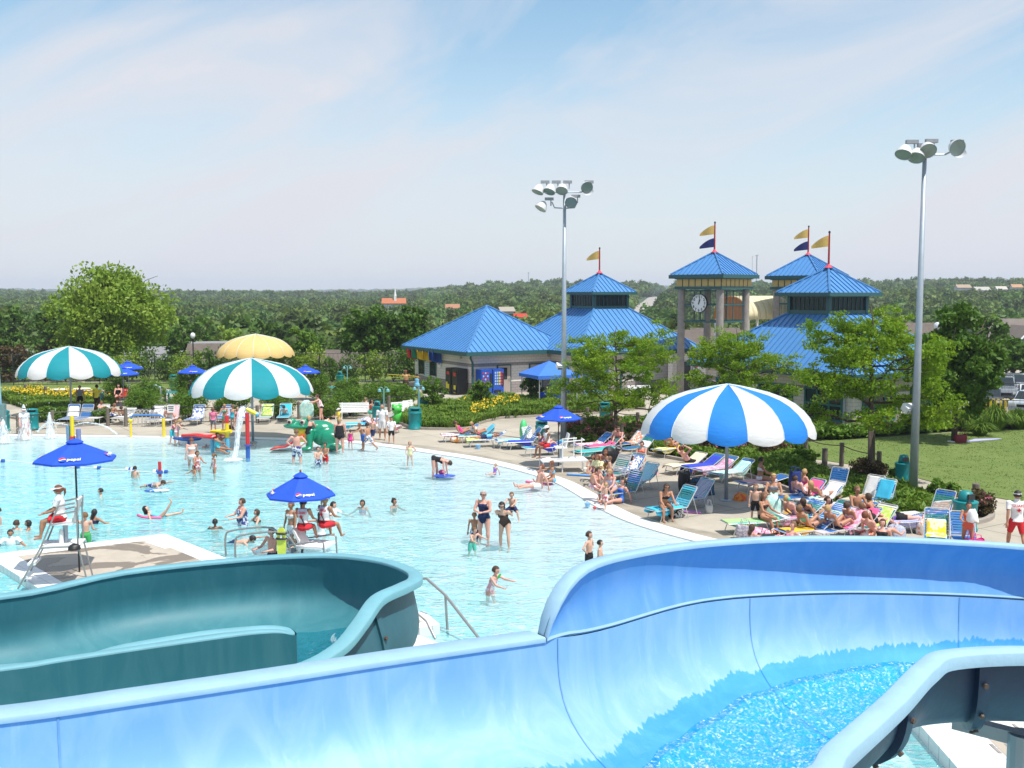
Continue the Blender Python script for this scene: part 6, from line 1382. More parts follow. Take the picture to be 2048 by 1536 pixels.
# tipping-pipe fountain
def pipes(root,segs):
 for nm,pts,r,m in segs: b=MB(); b.tube(pts,r,14); b.build(nm,m,root,smooth=False); 
 return root
M_spray=mat('white_spray',(.86,.90,.92),.5,.03,trans=.5)
def spray_mat():
 m=bpy.data.materials.new('falling_water'); m.use_nodes=True; n=m.node_tree.nodes; t=m.node_tree; bb=n['Principled BSDF']; bb.inputs['Base Color'].default_value=(.9,.94,.96,1); bb.inputs['Roughness'].default_value=.4
 tr=n.new('ShaderNodeBsdfTransparent'); ms=n.new('ShaderNodeMixShader'); c=n.new('ShaderNodeTexCoord'); mp=n.new('ShaderNodeMapping'); mp.inputs['Scale'].default_value=(9,9,2.2); ns=n.new('ShaderNodeTexNoise'); ns.inputs['Scale'].default_value=1.6; ns.inputs['Detail'].default_value=5
 t.links.new(c.outputs['Object'],mp.inputs[0]); t.links.new(mp.outputs[0],ns.inputs['Vector']); mr_=n.new('ShaderNodeMapRange'); mr_.inputs[1].default_value=.38; mr_.inputs[2].default_value=.66; mr_.inputs[3].default_value=.15; mr_.inputs[4].default_value=.95; t.links.new(ns.outputs[0],mr_.inputs[0]); t.links.new(mr_.outputs[0],ms.inputs[0]); t.links.new(tr.outputs[0],ms.inputs[1]); t.links.new(bb.outputs[0],ms.inputs[2]); t.links.new(ms.outputs[0],n['Material Output'].inputs[0]); return m
M_fall=spray_mat()
g=G(496,915); D=g.y; t=thing('pipe_fountain','red and blue pipe fountain pouring water from a tilted yellow spout','water feature',g)
zz=lambda v: P(500,v,D).z
pipes(t,[('lower_pipe',[(0,0,-.2),(0,0,zz(891))],.095,M_blue),('collar',[(0,0,zz(892)),(0,0,zz(889))],.15,M_blue),('upper_pipe',[(0,0,zz(889)),(0,0,zz(826))],.09,M_red),('spout',[(-.02,0,zz(818)),(.42,0,zz(828))],.095,M_yel),('spout_cap',[(.42,0,zz(828)),(.5,0,zz(830))],.11,M_lblue)])
b=MB(); b.tube([(.28+.1*cos(a),-.05,zz(891)+.14*sin(a)) for a in np.linspace(0,6.28,17)],.012,5); b.tube([(.1,0,zz(890)),(.28,-.05,zz(891))],.02,5); b.build('valve_wheel',mat('bronze',(.18,.10,.05)),t)
def fall(pts,r,label,loc,par=None):
 t=thing('falling_water',label,'water jet',loc); b=MB(); rr_=random.Random(len(label)); P_=spline(pts,5); n=len(P_)
 b.tube([p+Vector((rr_.uniform(-.02,.02),rr_.uniform(-.02,.02),0)) for p in P_],[np.interp(i/(n-1),np.linspace(0,1,len(r)),r)*rr_.uniform(.8,1.2) for i in range(n)],10); b.build('stream',M_fall,t,smooth=True)
 b=MB()
 for _ in range(90): i=rr_.randint(0,n-1); k=np.interp(i/(n-1),np.linspace(0,1,len(r)),r); b.ell(P_[i]+rdir(rr_)*k*1.7,(.014,)*3,5,3)
 b.build('droplets',M_spray,t)['kind']='stuff'; return t
fall([(-.05,0,zz(818)),(-.25,-.1,zz(826)),(-.42,-.25,.6),(-.52,-.4,0)],[.1,.17,.10,.14],'arc of water falling from the tilted yellow spout',g)
b=MB(); b.lathe([(.42,.0),(.34,.04),(.16,.07),(.03,.09)],n=18); s_=b.build('splash',M_fall); s_.location=g+Vector((-.55,-.45,-.02)); tag(s_,'white splash where the spout water lands','splash')
# fountain jets
for (u,v,vt,w_,lab) in ((8,885,838,.34,'leftmost low fountain jet at the edge of the photo'),(50,878,808,.36,'tallest fountain jet in front of the wading lifeguard'),(101,876,824,.28,'fountain jet right of the tallest one')):
 g=G(u,v); z=P(u,vt,g.y).z; r=thing('fountain_jet',lab,'fountain jet',g,0,'bubbling fountain jets at the left'); rr_=random.Random(u)
 b=MB(); prof=[(w_,0),(w_*.85,z*.12),(w_*.62,z*.4),(w_*.42,z*.7),(w_*.2,z*.93),(.02,z)]; n=14
 b.loft([[Vector((rad*k_*cos(a),rad*k_*sin(a),h)) for a,k_ in ((2*pi*j/n,rr_.uniform(.8,1.2)) for j in range(n))] for rad,h in prof],closed=True); b.build('plume',M_fall,r,smooth=True)
 b=MB(); [b.ell(Vector((rr_.gauss(0,w_*.5),rr_.gauss(0,w_*.5),abs(rr_.gauss(0,z*.5))*.9)),(.016,.016,.025),5,3) for _ in range(150)]; b.build('droplets',M_spray,r)['kind']='stuff'
# tall spray tower at left behind the parasol
g=G(148,905); D=g.y; zz=lambda v: P(148,v,D).z; t=thing('spray_tower','yellow, red and pale-blue spray tower behind the left lifeguard parasol','water feature',g)
pipes(t,[('side_pipe',[(-.22,0,-.2),(-.22,0,zz(852))],.10,mat('faded_blue',(.16,.30,.45),.5)),('side_pipe',[(.24,0,-.2),(.24,0,zz(858))],.11,mat('faded_violet',(.20,.22,.42),.5)),('centre_pipe',[(0,-.1,-.2),(0,-.1,zz(872))],.13,M_red),('nozzle_pipe',[(0,-.1,zz(872)),(0,-.1,zz(832))],.09,M_yel)])
fall([(0,0,zz(852)),(.5,.1,zz(846)),(1.3,.2,zz(852)),(1.9,.3,.8)],[.008,.02,.03,.045],'fine spray arcing right from the spray tower',g); fall([(0,0,zz(852)),(-.5,0,zz(848)),(-1.2,.1,zz(846)),(-1.7,.1,.9)],[.008,.02,.03,.045],'fine spray arcing left from the spray tower',g)
# blue arch on yellow posts
g=G(262,874); t=thing('spray_arch','low blue arch pipe on two yellow posts at the water edge','water feature',g); D=g.y; q=G(328,874)-g
b=MB(); b.tube([(0,0,-.1),(0,0,.78)],.055,10); b.build('post',M_yel,t); b=MB(); b.ell((0,0,.84),(.11,.11,.10),12,8); b.build('ball',M_yel,t); b=MB(); b.tube([q+Vector((0,0,-.1)),q+Vector((0,0,.98))],.075,10); b.build('post',M_yel,t)
b=MB(); b.tube(spline([(0,0,.9),(.12,0,1.08),(.4,0,1.12),(q.x-.3,0,1.12),(q.x-.08,0,1.06),(q.x,0,.95)],4),.05,8); b.build('arch_pipe',mat('mid_blue_pipe',(.08,.22,.50),.4),t)
# dump table: red scoop, yellow dish, pole
g=G(455,903); t=thing('tipping_scoop','red and yellow water scoops on pale-blue posts left of the pipe fountain','water feature',g); D=g.y; zz=lambda v: P(455,v,D).z
pipes(t,[('post',[(0,0,-.2),(0,0,zz(875))],.10,M_lblue),('pole',[(0,0,zz(875)),(0,0,zz(846))],.095,M_yel),('pole_cap',[(0,0,zz(846)),(0,0,zz(831))],.10,M_red),('post',[(-.72,.1,-.2),(-.72,.1,zz(878))],.085,M_lblue)])
b=MB(); b.loft([[Vector((x,y*w_,z)) for y,z in ((-1,zz(861)),(-.6,zz(866)),(.6,zz(866)),(1,zz(861)))] for x,w_ in ((-.75,.1),(-.4,.28),(0,.32),(.2,.18))]); o=b.build('yellow_trough',M_yel,t); o.modifiers.new('t','SOLIDIFY').thickness=.04
b=MB(); b.loft([[Vector((x,y*w_,z0+dz)) for y,dz in ((-1,.1),(-.6,0),(.6,0),(1,.1))] for x,w_,z0 in ((-2.1,.07,zz(874)),(-1.5,.13,zz(873)),(-1.15,.22,zz(875)),(-.6,.36,zz(877)),(-.35,.2,zz(874)))]); o=b.build('red_scoop',M_red,t); o.modifiers.new('t','SOLIDIFY').thickness=.09
# blue rocking creature the girls climb on
g=G(376,890); t=thing('ride_on_toy','dark blue ride-on water toy held by two girls','play toy',g); b=MB(); b.ell((0,0,.30),(.62,.2,.12),14,8); b.ell((.45,0,.34),(.24,.17,.13),12,8); b.ell((-.6,0,.33),(.16,.1,.07),10,6); remesh_obj(b,.035,'toy_body',mat('navy_toy',(.02,.08,.30),.35),t); b=MB(); b.tube([(.1,0,-.2),(.1,0,.25)],[.2,.1],10); b.build('toy_base',mat('navy_toy',(0,0,0)),t)
# white and blue whale-tail spout among the shrubs
g=G(305,812); t=thing('whale_spout','white and blue curved spout on a yellow post between the shrubs','play feature',g); b=MB(); b.tube([(-.35,0,0),(-.35,0,.85)],.11,10); b.build('post',M_yel,t); b=MB(); b.tube([(.55,0,0),(.55,0,1.15)],.05,8); b.build('post',M_galv,t)
b=MB(); b.tube(spline([(-.5,0,.95),(-.42,0,1.12),(-.1,0,1.24),(.3,0,1.26),(.55,0,1.18)],4),[.10]*4+[.18]*5+[.14]*4+[.08]*4,10); b.build('spout',mat('pale_blue_spout',(.35,.55,.68),.4),t,smooth=True); b=MB(); b.ell((-.4,-.14,1.08),(.05,.03,.05),8,5); b.build('eye',M_red,t)
# lane line
t=thing('lane_line','lane rope with blue and white floats across the deeper water','lane line',G(0,920)); o0=G(0,920); pl_=[G(-60,917),G(30,922),G(85,929),G(150,934),G(210,938),G(262,941),G(320,946)]; b=MB(); b.tube([p-o0+Vector((0,0,.0)) for p in spline(pl_,4)],.014,4); b.build('rope',M_white,t)
for i,(u,v) in enumerate(((3,923),(71,928),(88,929),(127,932),(153,935),(195,937),(258,940),(266,940),(313,944),(329,945),(-30,920))):
 p=G(u,v)-o0; f=MB(); f.tube([p+Vector((-.13,0,.03)),p+Vector((0,0,.03))],[.075,.085],10); ff=f.build('float',M_white,t); f=MB(); f.tube([p+Vector((0,0,.03)),p+Vector((.13,0,.03))],[.085,.075],10); f.build('float_band',M_blue,ff)
g=G(320,952); t=thing('marker_post','short red and blue marker post standing in the lane line','marker post',g); pipes(t,[('red_post',[(0,0,-.4),(0,0,.58)],.065,M_red),('blue_collar',[(0,0,.1),(0,0,.22)],.12,M_blue)])
# loungers
M_st={'blue': mat('blue_strap',(.03,.17,.50),.5,.05),'teal': mat('teal_strap',(.02,.22,.24),.5,.05),'white': mat('white_strap',(.72,.70,.68),.5,.03),'aqua': mat('aqua_strap',(.08,.48,.62),.5,.04),'cream': mat('cream_pad',(.70,.62,.42),.7,.04),'grey': mat('grey_strap',(.38,.40,.42),.6)}
def prof_pt(s,back,Ls=1.28,Lb=.72):
 "point on the lying surface at distance s from the foot end"
 if s<=Ls: return Vector((s,0,.36)),0.0
 return Vector((Ls+(s-Ls)*cos(back),0,.36+(s-Ls)*sin(back))),back
def chaise(label,u,v,deg,back=40,cols=('blue','teal'),gz=0.0,W=.66,group='strap loungers on the deck',H=None):
 t=thing('lounger',label,'lounger',G(u,v),R(deg),group); bk=R(back); Lb=.72; Ls=1.28; e=prof_pt(Ls+Lb,bk)[0]
 for s in (-1,1):
  y=s*W/2; b=MB(); b.tube([(0,y,.36),(Ls,y,.36)],.016,6); b.build('seat_rail',M_alu,t); b=MB(); b.tube([(Ls,y,.36),(e.x,y,e.z),(e.x+.02*cos(bk),y*.8,e.z+.02)],.016,6); b.build('back_rail',M_alu,t)
 b=MB(); b.tube([(0,-W/2,.36),(0,W/2,.36)],.016,6); b.build('foot_bar',M_alu,t); b=MB(); b.tube([(e.x,-W/2,e.z),(e.x+.03,-W/2*.85,e.z+.03),(e.x+.03,W/2*.85,e.z+.03),(e.x,W/2,e.z)],.016,6); b.build('head_bar',M_alu,t)
 for x in (.28,1.22): b=MB(); b.tube([(x,-W/2,.35),(x-.12 if x<1 else x+.12,-W/2,0),(x-.12 if x<1 else x+.12,W/2,0),(x,W/2,.35)],.015,6); b.build('leg_frame',M_alu,t)
 if back>12:
  for s in (-1,1): q=prof_pt(Ls+.4,bk)[0]; b=MB(); b.tube([(q.x,s*W/2,q.z),(Ls+.45,s*W/2,.05)],.012,5); b.build('back_prop',M_alu,t)
 n=26; bb={c: MB() for c in cols}
 for i in range(n):
  s=.04+(Ls+Lb-.08)*i/(n-1); p,a=prof_pt(s,bk); c=cols[(i // 4)%len(cols)] if len(cols)<4 else cols[min(len(cols)-1,i*len(cols) // n)]
  M3=Matrix.Rotation(-a,3,'Y'); bb[c].box((p.x,0,p.z+.01),(.052,W-.02,.008),M=M3)
 for c in dict.fromkeys(cols): o=bb[c].build('strap_band',M_st[c],t); o['kind']='stuff'
 t['_back']=back; return t
def clothmat(name,c1,c2=None,kind='stripe',sc=9):
 nm='towel_'+name
 if nm in MATS: return MATS[nm]
 m=mat(nm,c1,.9,.06,4,.3,40); 
 if c2:
  t=m.node_tree; n=t.nodes; bb=n['Principled BSDF']; c=n.new('ShaderNodeTexCoord')
  if kind=='stripe': w_=n.new('ShaderNodeTexWave'); w_.inputs['Scale'].default_value=sc; w_.bands_direction='Y'
  elif kind=='cross': w_=n.new('ShaderNodeTexWave'); w_.inputs['Scale'].default_value=sc; w_.bands_direction='X'
  else: w_=n.new('ShaderNodeTexNoise'); w_.inputs['Scale'].default_value=sc
  t.links.new(c.outputs['Object'],w_.inputs['Vector']); r=n.new('ShaderNodeMapRange'); r.inputs[1].default_value=.47; r.inputs[2].default_value=.53; t.links.new(w_.outputs[1 if kind=='x' else 0],r.inputs[0]); mx=n.new('ShaderNodeMix'); mx.data_type='RGBA'; t.links.new(r.outputs[0],mx.inputs[0]); mx.inputs[6].default_value=lin(c1); mx.inputs[7].default_value=lin(c2); t.links.new(mx.outputs[2],bb.inputs['Base Color'])
 return m
def towel(ch,label,m,s0=.1,s1=1.95,W=.6,drop=.22,seed=0,off=.03,skew=0):
 r=random.Random(seed+len(label)); bk=R(ch['_back']); n=20; rows=[]
 for i in range(n+1):
  s=s0+(s1-s0)*i/n; p,a=prof_pt(min(s,1.99),bk); nrm=Vector((-sin(a),0,cos(a))); row=[]
  for j in range(-5,6):
   y=j/5*W/2; z=0; ex=off+.012*noise.noise(Vector((s*4,y*6,seed)))
   q=p+nrm*ex+Vector((0,y+skew*(s-1),0))
   if abs(j)==5: q=q+Vector((0,(.02 if j>0 else -.02),-drop*(.6+.4*sin(s*5+seed))))
   row.append(q)
  rows.append(row)
 b=MB(); b.loft(rows); o=b.build('towel',m,smooth=True); o.location=ch.location; o.rotation_euler=ch.rotation_euler; o.modifiers.new('t','SOLIDIFY').thickness=.012
 return tag(o,label,'towel')
def pile(label,u,v,m,w_=.5,h=.3,seed=0,name='crumpled_towel',cat='towel',z=0.0,d=None):
 r=random.Random(seed+3); n=14; k=7; b=MB(); rows=[]
 for i in range(k+1):
  f=i/k; rad=cos(f*pi/2)**.7; rows.append([Vector((cos(2*pi*j/n)*rad*w_*.5*(1+.35*noise.noise(Vector((cos(2*pi*j/n)*1.5,sin(2*pi*j/n)*1.5,f*2+seed)))),sin(2*pi*j/n)*rad*(d or w_)*.5*(1+.35*noise.noise(Vector((j,f*3,seed)))),h*sin(f*pi/2)*(1+.3*noise.noise(Vector((j*.7,f*4,seed*2.0)))))) for j in range(n)])
 b.loft(rows,closed=True); b.poly(rows[-1]); o=b.build(name,m,smooth=True); o.location=G(u,v,z) if not isinstance(u,Vector) else u
 return tag(o,label,cat)
def bag(label,u,v,m,w_=.42,h=.34,d=.2,rz=0.0,name='beach_bag',z=0.0,soft=True):
 t=thing(name,label,'bag',G(u,v,z),rz); b=MB(); n=16; rows=[]
 for q,hh in ((.80,0),(1.0,h*.3),(1.05,h*.65),(.92,h)): rows.append([Vector((abs(cos(a))**.5*(1 if cos(a)>0 else -1)*w_/2*q,abs(sin(a))**.5*(1 if sin(a)>0 else -1)*d/2*q,hh+(.03*cos(2*a) if hh==h else 0))) for a in (2*pi*j/n for j in range(n))])
 b.loft(rows,closed=True); b.poly(rows[0],True); b.poly([p-Vector((0,0,.03)) for p in rows[-1]]); b.build('bag_body',m,t,smooth=True)
 for s in (-1,1): b=MB(); b.tube([(x,s*d*.45,h+.16*sin(a)) for x,a in ((-w_*.25,0),(-w_*.18,1.2),(0,1.57),(w_*.18,1.2),(w_*.25,0))],.012,5); b.build('handle',m,t)
 return t
T=clothmat
PINKW=T('pink_white',(.72,.22,.30),(.80,.74,.74),'noise',9); REDW=T('red_white',(.70,.08,.10),(.82,.78,.78),'stripe',7); WBLU=T('white_blue',(.74,.75,.78),(.10,.16,.42),'noise',8); AQ=T('aqua',(.05,.48,.70)); AQW=T('aqua_white',(.06,.50,.70),(.60,.76,.80),'stripe',8); MINT=T('mint',(.38,.66,.58),(.55,.75,.68),'noise',6); ROY=T('royal',(.03,.06,.50)); PNK=T('pink',(.78,.28,.42),(.82,.52,.60),'noise',7); HOT=T('hot_pink',(.80,.10,.25)); YEL=T('yellow_white',(.82,.62,.04),(.85,.8,.55),'noise',6); LIME=T('lime',(.45,.70,.08),(.65,.78,.3),'noise',9); WHT=T('white',(.76,.75,.73)); ORG=T('orange',(.80,.30,.03),(.75,.12,.05),'noise',7); CRM=T('cream',(.78,.68,.46)); NVW=T('navy_white',(.03,.06,.22),(.70,.74,.80),'cross',11); GRNST=T('green_yellow_blue',(.10,.50,.35),(.62,.68,.12),'stripe',5); LAV=T('lavender',(.42,.42,.68)); TEALT=T('deep_teal',(.01,.14,.19),(.02,.08,.16),'noise',4); GLD=T('gold',(.80,.45,.03)); TURK=T('turquoise',(.05,.42,.40)); COR=T('coral_white',(.80,.25,.12),(.82,.74,.70),'noise',9)
# (u, v foot end, heading deg foot->head, back, straps, label, towel label, towel)
LN=[
 (1300,1042,32,55,('aqua','teal'),'aqua-striped lounger with the black-bikini woman, nearest the blue parasol pole','bright aqua towel hanging over the foot of the nearest lounger',AQ,.0,1.2),
 (1340,1022,34,50,('aqua','blue'),'lounger right of the parasol pole foot with a striped wrap','navy and white striped wrap thrown over the lounger back',NVW,1.0,1.95),
 (1240,985,40,48,('aqua','white'),'aqua and white striped lounger left of the black backpack','aqua striped towel on the lounger left of the black backpack',AQW,.2,1.95),
 (1204,1008,35,62,('teal','blue'),'low lounger behind the blonde woman in grey',None,None,0,0),
 (1190,972,40,62,('grey','teal'),'lounger behind the woman in the yellow shirt',None,None,0,0),
 (1222,962,45,45,('teal','blue'),'lounger with the blue and white patterned towel','patterned blue and white towel on a lounger in the middle group',WBLU,.3,1.9),
 (1148,906,25,38,('blue','blue'),'blue lounger at the far left of the row behind the guard stand','red and white towel on the blue lounger behind the guard stand',PINKW,.1,1.4),
 (1170,909,25,35,('blue','teal'),'second lounger of the row behind the guard stand','red towel on the second lounger behind the guard stand',HOT,.1,1.5),
 (1150,920,28,8,('teal','aqua'),'flat turquoise lounger in front of the row behind the guard stand','turquoise towel on the flat lounger',TURK,.1,1.9),
 (1225,905,35,42,('blue','teal'),'lounger behind the two women beside the stroller','coral towel on the lounger behind the stroller',COR,.9,1.95),
 (1245,914,38,42,('blue','teal'),'lounger with a white shirt over it, right of the stroller','small white shirt hung on the lounger right of the stroller',WHT,1.2,1.6),
 (1312,916,40,45,('teal','teal'),'lounger of the woman with raised feet near the pink shrubs','yellow towel under the woman with raised feet',YEL,.1,1.4),
 (1335,950,35,30,('cream','cream'),'cream padded lounger with the man resting hands behind his head','cream towel under the man resting his head',CRM,.0,1.95),
 (1366,952,30,30,('blue','teal'),'lounger with royal-blue towel, first of three behind the parasol','royal-blue towel, first of three behind the parasol',ROY,.1,1.85),
 (1392,958,30,32,('blue','teal'),'lounger with pink towel, second of three behind the parasol','pink towel, second of three behind the parasol',PNK,.1,1.8),
 (1424,966,30,34,('blue','teal'),'lounger with mint towel, third of three behind the parasol','pale mint towel, third of three behind the parasol',MINT,.1,1.85),
 (1477,985,20,12,('blue','blue'),'lounger under the woman in the white bikini','red and white towel hanging off the lounger of the white-bikini woman',REDW,.2,1.5),
 (1448,1068,12,10,('white','teal'),'flat lounger with green, yellow and blue towel and the long-haired girl','green, yellow and blue striped towel on the flat lounger',GRNST,.0,1.7),
 (1560,1018,30,42,('blue','blue'),'lounger of the woman in the dark dotted suit and sunglasses','coral-pink towel behind the woman with sunglasses',HOT,1.2,1.95),
 (1597,1022,30,40,('white','blue'),'lounger with the blonde woman lying on her side','white and blue towel beside the blonde woman',WHT,.5,1.9),
 (1540,1046,25,34,('blue','teal'),'lounger of the woman wearing round green ear covers','hot pink cloth under the woman in grey',PNK,.1,1.1),
 (1605,1050,30,34,('teal','blue'),'lounger with an aqua towel in the centre of the crowd','pale aqua towel in the centre of the crowd',MINT,.5,1.5),
 (1560,1072,22,35,('blue','blue'),'lounger with orange towel and the pair of tanned legs','gold towel over the legs of a sunbather',GLD,.1,1.0),
 (1628,1072,28,40,('white','blue'),'lounger with long pink towel over its back','long pink towel draped over a lounger back',PNK,1.1,1.98),
 (1660,1066,30,38,('blue','white'),'lounger with hot pink towel at the slide rim','hot pink towel behind the woman in white bikini at the slide rim',HOT,.3,1.95),
 (1632,1005,42,66,('white','blue','white','blue'),'upright lounger with blue and white straps, highest of the crowd',None,None,0,0),
 (1700,1022,40,62,('cream','cream'),'upright pale padded lounger left of the aqua-draped one','beige towel on the upright padded lounger',WHT,1.2,1.98),
 (1722,1030,40,62,('white','blue'),'upright lounger with a sky-blue towel over its top','sky-blue towel over the upright lounger',AQ,1.3,1.98),
 (1700,1066,35,42,('white','teal'),'lounger with green towel behind the woman in black','green and white towel behind the woman in black',LIME,.8,1.9),
 (1730,1050,5,6,('blue','blue'),'flat lounger with the woman lying face down in black','lavender towel on the flat lounger',LAV,.1,1.8),
 (1812,1046,-72,62,('white','white','blue','white'),'lounger seen from behind with white and blue straps at the slide rim',None,None,0,0),
 (1838,1058,40,60,('blue','teal'),'lounger with red and white towel left of the kerb','crumpled red and white towel on the lounger by the kerb',COR,.6,1.6),
 (1872,1112,68,64,('blue','teal'),'blue and green strapped lounger with yellow towel, right of the crowd','yellow towel spilling down the blue lounger',YEL,.6,1.7),
 (1940,1120,75,60,('blue','blue'),'plain blue strapped lounger beside the pink bag',None,None,0,0),
 (882,884,12,40,('blue','teal'),'lounger of the girl in pink on the far side of the beach','red and white towel at the foot of the pink girl lounger',PINKW,.0,.9),
 (915,886,12,42,('aqua','teal'),'lounger of the girl in the white bikini top, aqua towel behind','aqua towel on the lounger back behind the white-bikini girl',AQ,1.2,1.98),
 (932,894,8,30,('white','blue'),'lounger with the boy lying on his stomach','green and yellow towel at the foot of the stomach-lying boy',LIME,.0,.6),
 (990,896,12,55,('blue','teal'),'teal and blue lounger with raised back, left of two by the green float','light blue patterned towel on the raised lounger, left',AQW,.1,1.2),
 (1010,899,14,55,('blue','blue'),'blue lounger with raised back, right of two by the green float','navy towel on the raised blue lounger, right',ROY,.2,1.2),
 (1048,912,20,20,('aqua','blue'),'lounger of the girl lying behind the guard stand','blue towel on the lounger behind the guard stand',ROY,.6,1.5),
 (800,866,168,35,('white','white'),'lounger with pink and white towel left of the large teal bin','pink and white towel on the lounger left of the large teal bin',PINKW,.0,1.9),
 (690,862,12,20,('blue','blue'),'lounger with blue towel below the white bench','sky-blue towel heaped on the lounger below the white bench',AQ,.0,1.1),
 (715,852,8,20,('grey','grey'),'lounger with white patterned towel just below the white bench','white patterned towel on the lounger below the white bench',WBLU,.2,1.4),
 (525,850,92,58,('white','teal'),'lounger with lime towel behind the pipe fountain','lime-green towel over the lounger behind the pipe fountain',LIME,1.2,1.98),
 (565,848,95,55,('aqua','aqua'),'lounger with aqua cushion and reclining boy above the frog eyes','bright aqua towel behind the boy above the frog',AQ,1.25,1.98),
 (470,852,85,45,('blue','white'),'lounger behind the group of standing girls','white towel with blue print behind the girls',WBLU,.8,1.9),
 (430,850,80,50,('blue','grey'),'lounger with grey-blue cover left of the pink-shirted child','grey and blue towel left of the pink-shirted child',NVW,.9,1.9),
 (380,853,88,60,('blue','white'),'lounger with white printed towel, right of the notice','white towel with prints right of the notice',WBLU,.4,1.9),
 (328,854,88,66,('white','white'),'lounger with red striped towel and reclining woman','red and white striped towel behind the woman by the notice',REDW,1.1,1.98),
 (298,854,88,58,('grey','grey'),'lounger with white-shirted person behind the silver frames','white towel on the lounger behind the silver frames',WHT,1.1,1.95),
 (232,850,85,30,('white','grey'),'low lounger with the two lounging boys','pale towel under the two lounging boys',WHT,.4,1.4),
 (184,850,88,55,('white','white'),'white lounger with the hunched sunbather','white towel draped over the lounger side, left group',WHT,1.0,1.9),
 (152,852,88,62,('blue','grey'),'grey-blue lounger right of the left parasol pole',None,None,0,0),
 (128,852,92,62,('blue','grey'),'grey-blue lounger left of the left parasol pole','white cloth hung over the grey-blue lounger',WHT,1.3,1.9),
]
CH={}
for (u,v,dg_,bk,cols,lab,tl,tm,s0,s1) in LN:
 if 1480<u<1760 and v>1035: v+=15
 c=chaise(lab,u,v,dg_,bk,cols); CH[lab]=c
 if tl: towel(c,tl,tm,s0,s1,seed=u%13)
# silver frames stacked sideways near the arch
t=thing('stacked_frames','row of nested silver chair frames behind the blue arch pipe','chair frames',G(278,853))
for i in range(6): x=-.5+i*.22; b=MB(); b.tube(spline([(x,0,0),(x+.03,-.05,.5),(x+.15,-.1,.85),(x+.4,-.1,.9),(x+.5,-.05,.5),(x+.45,0,0)],3),.016,6); b.build('chair_frame',M_alu,t)
# piles, bags, floats
for (u,v,m,w_,h,lab) in ((1590,1086,WBLU,.75,.34,'crumpled white and blue towel at the slide rim'),(1550,1082,COR,.5,.36,'red and orange beach towel heap hanging from a lounger'),(1630,1018,MINT,.7,.45,'heap of white and mint towels on a lounger'),(1618,1010,WHT,.5,.5,'tall white towel heap beside the upright strapped lounger'),(1870,1082,YEL,.7,.14,'pale end of the yellow towel lying on the deck'),(1850,1068,COR,.5,.55,'bunched red and white towel on the last lounger of the crowd'),(1480,1000,ORG,.5,.25,'orange flowered towel under the white-bikini lounger'),(1235,990,YEL,.5,.3,'yellow towel heap beside the woman in yellow'),(1256,975,GLD,.45,.35,'gold towel heap behind the boy in red trunks'),(1600,885,WHT,.1,.1,'x'),(1400,985,TEALT,1.3,.5,'dark teal blanket heaped beside the black backpack'),(460,858,T('dark_heap',(.03,.03,.05)),.5,.2,'dark bag heap at the feet of the standing girls'),(655,858,COR,.6,.5,'red and white towel heap behind the frog'),(620,850,T('dark_heap2',(.04,.04,.06)),.5,.4,'dark towel heap left of the mint towel')):
 if lab != 'x': pile(lab,u,v,m,w_,h,u%7)
pile('white shirt lying on the far lawn by the maple',1910,884,WHT,.7,.08,2); o=sheet('lawn_towel',[(G(p,q).x,G(p,q).y) for p,q in ((1926,886),(1990,881),(2003,879),(1950,880))],.06,LAV,.03); tag(o,'lavender towel spread on the lawn beyond the maple','towel')
bag('dark red bag on the lawn at the foot of the maple',1921,886,mat('maroon_bag',(.22,.02,.04),.8),.55,.42,.3)
bag('grey and pink patterned tote below the flat lounger',1490,1078,T('paisley',(.55,.5,.55),(.30,.28,.33),'noise',16),.55,.42,.25,-.1); bag('hot pink tote with white emblem beside the blue loungers',1948,1108,mat('magenta_bag',(.70,.03,.25),.7),.55,.42,.3,.15); bag('black tote with white pattern under the nearest lounger',1350,1034,T('zebra',(.02,.02,.02),(.75,.75,.75),'noise',14),.55,.32,.25)
bag('black backpack dangling behind the aqua striped lounger',1368,985,M_black,.42,.75,.3,.5,'backpack'); bag('second black bag beside the hanging backpack',1382,990,M_black,.4,.45,.3,.2,'backpack'); bag('clear bag of bottles under the lounger by the parasol pole',1418,1026,mat('clear_bag',(.55,.56,.56),.3),.24,.28,.18); bag('dark bag under the lounger at the slide rim',1535,1088,mat('charcoal_bag',(.03,.045,.05),.8),.6,.3,.35)
bag('navy folding chair bag standing at the juniper bed',1590,986,mat('navy_bag',(.02,.04,.20),.7),.45,.8,.3,.3)
def noodle(label,pts,m,r=.045): t=spline([tuple(p) for p in pts],5); b=MB(); b.tube(t,r,8); return tag(b.build('pool_noodle',m,smooth=True),label,'pool noodle')
noodle('blue foam noodle lying on the deck near the stroller',[G(1134,951)+Vector((0,0,.05)),G(1165,953)+Vector((0,0,.05)),G(1196,955)+Vector((0,0,.05))],mat('noodle_blue',(.10,.32,.72),.7)); noodle('purple and green noodle under the nearest lounger',[G(1366,1026)+Vector((0,0,.05)),G(1402,1028)+Vector((0,0,.05))],mat('noodle_purple',(.45,.15,.50),.7)); noodle('pink noodle floating beside the girl on her back',[G(276,1030),G(290,1035),G(322,1036)],mat('noodle_pink',(.80,.15,.32),.7)); noodle('pink noodle under the sitting man in white shorts',[G(1052,963),G(1075,966),G(1105,968)],mat('noodle_pink',(0,0,0)))
def boardf(label,u,v,w_,d,m,rz=0): b=MB(); b.ell((0,0,.03),(w_/2,d/2,.05),18,6); o=b.build('floating_board',m,smooth=True); o.location=G(u,v); o.rotation_euler=(0,0,rz); return tag(o,label,'float board')
boardf('round blue sled-like float in front of the bending woman',888,953,.95,.55,mat('blue_float',(.03,.09,.55),.35)); boardf('blue and white body board under the swimmer',314,982,.95,.5,T('board_blue',(.03,.16,.60),(.75,.78,.8),'noise',4))
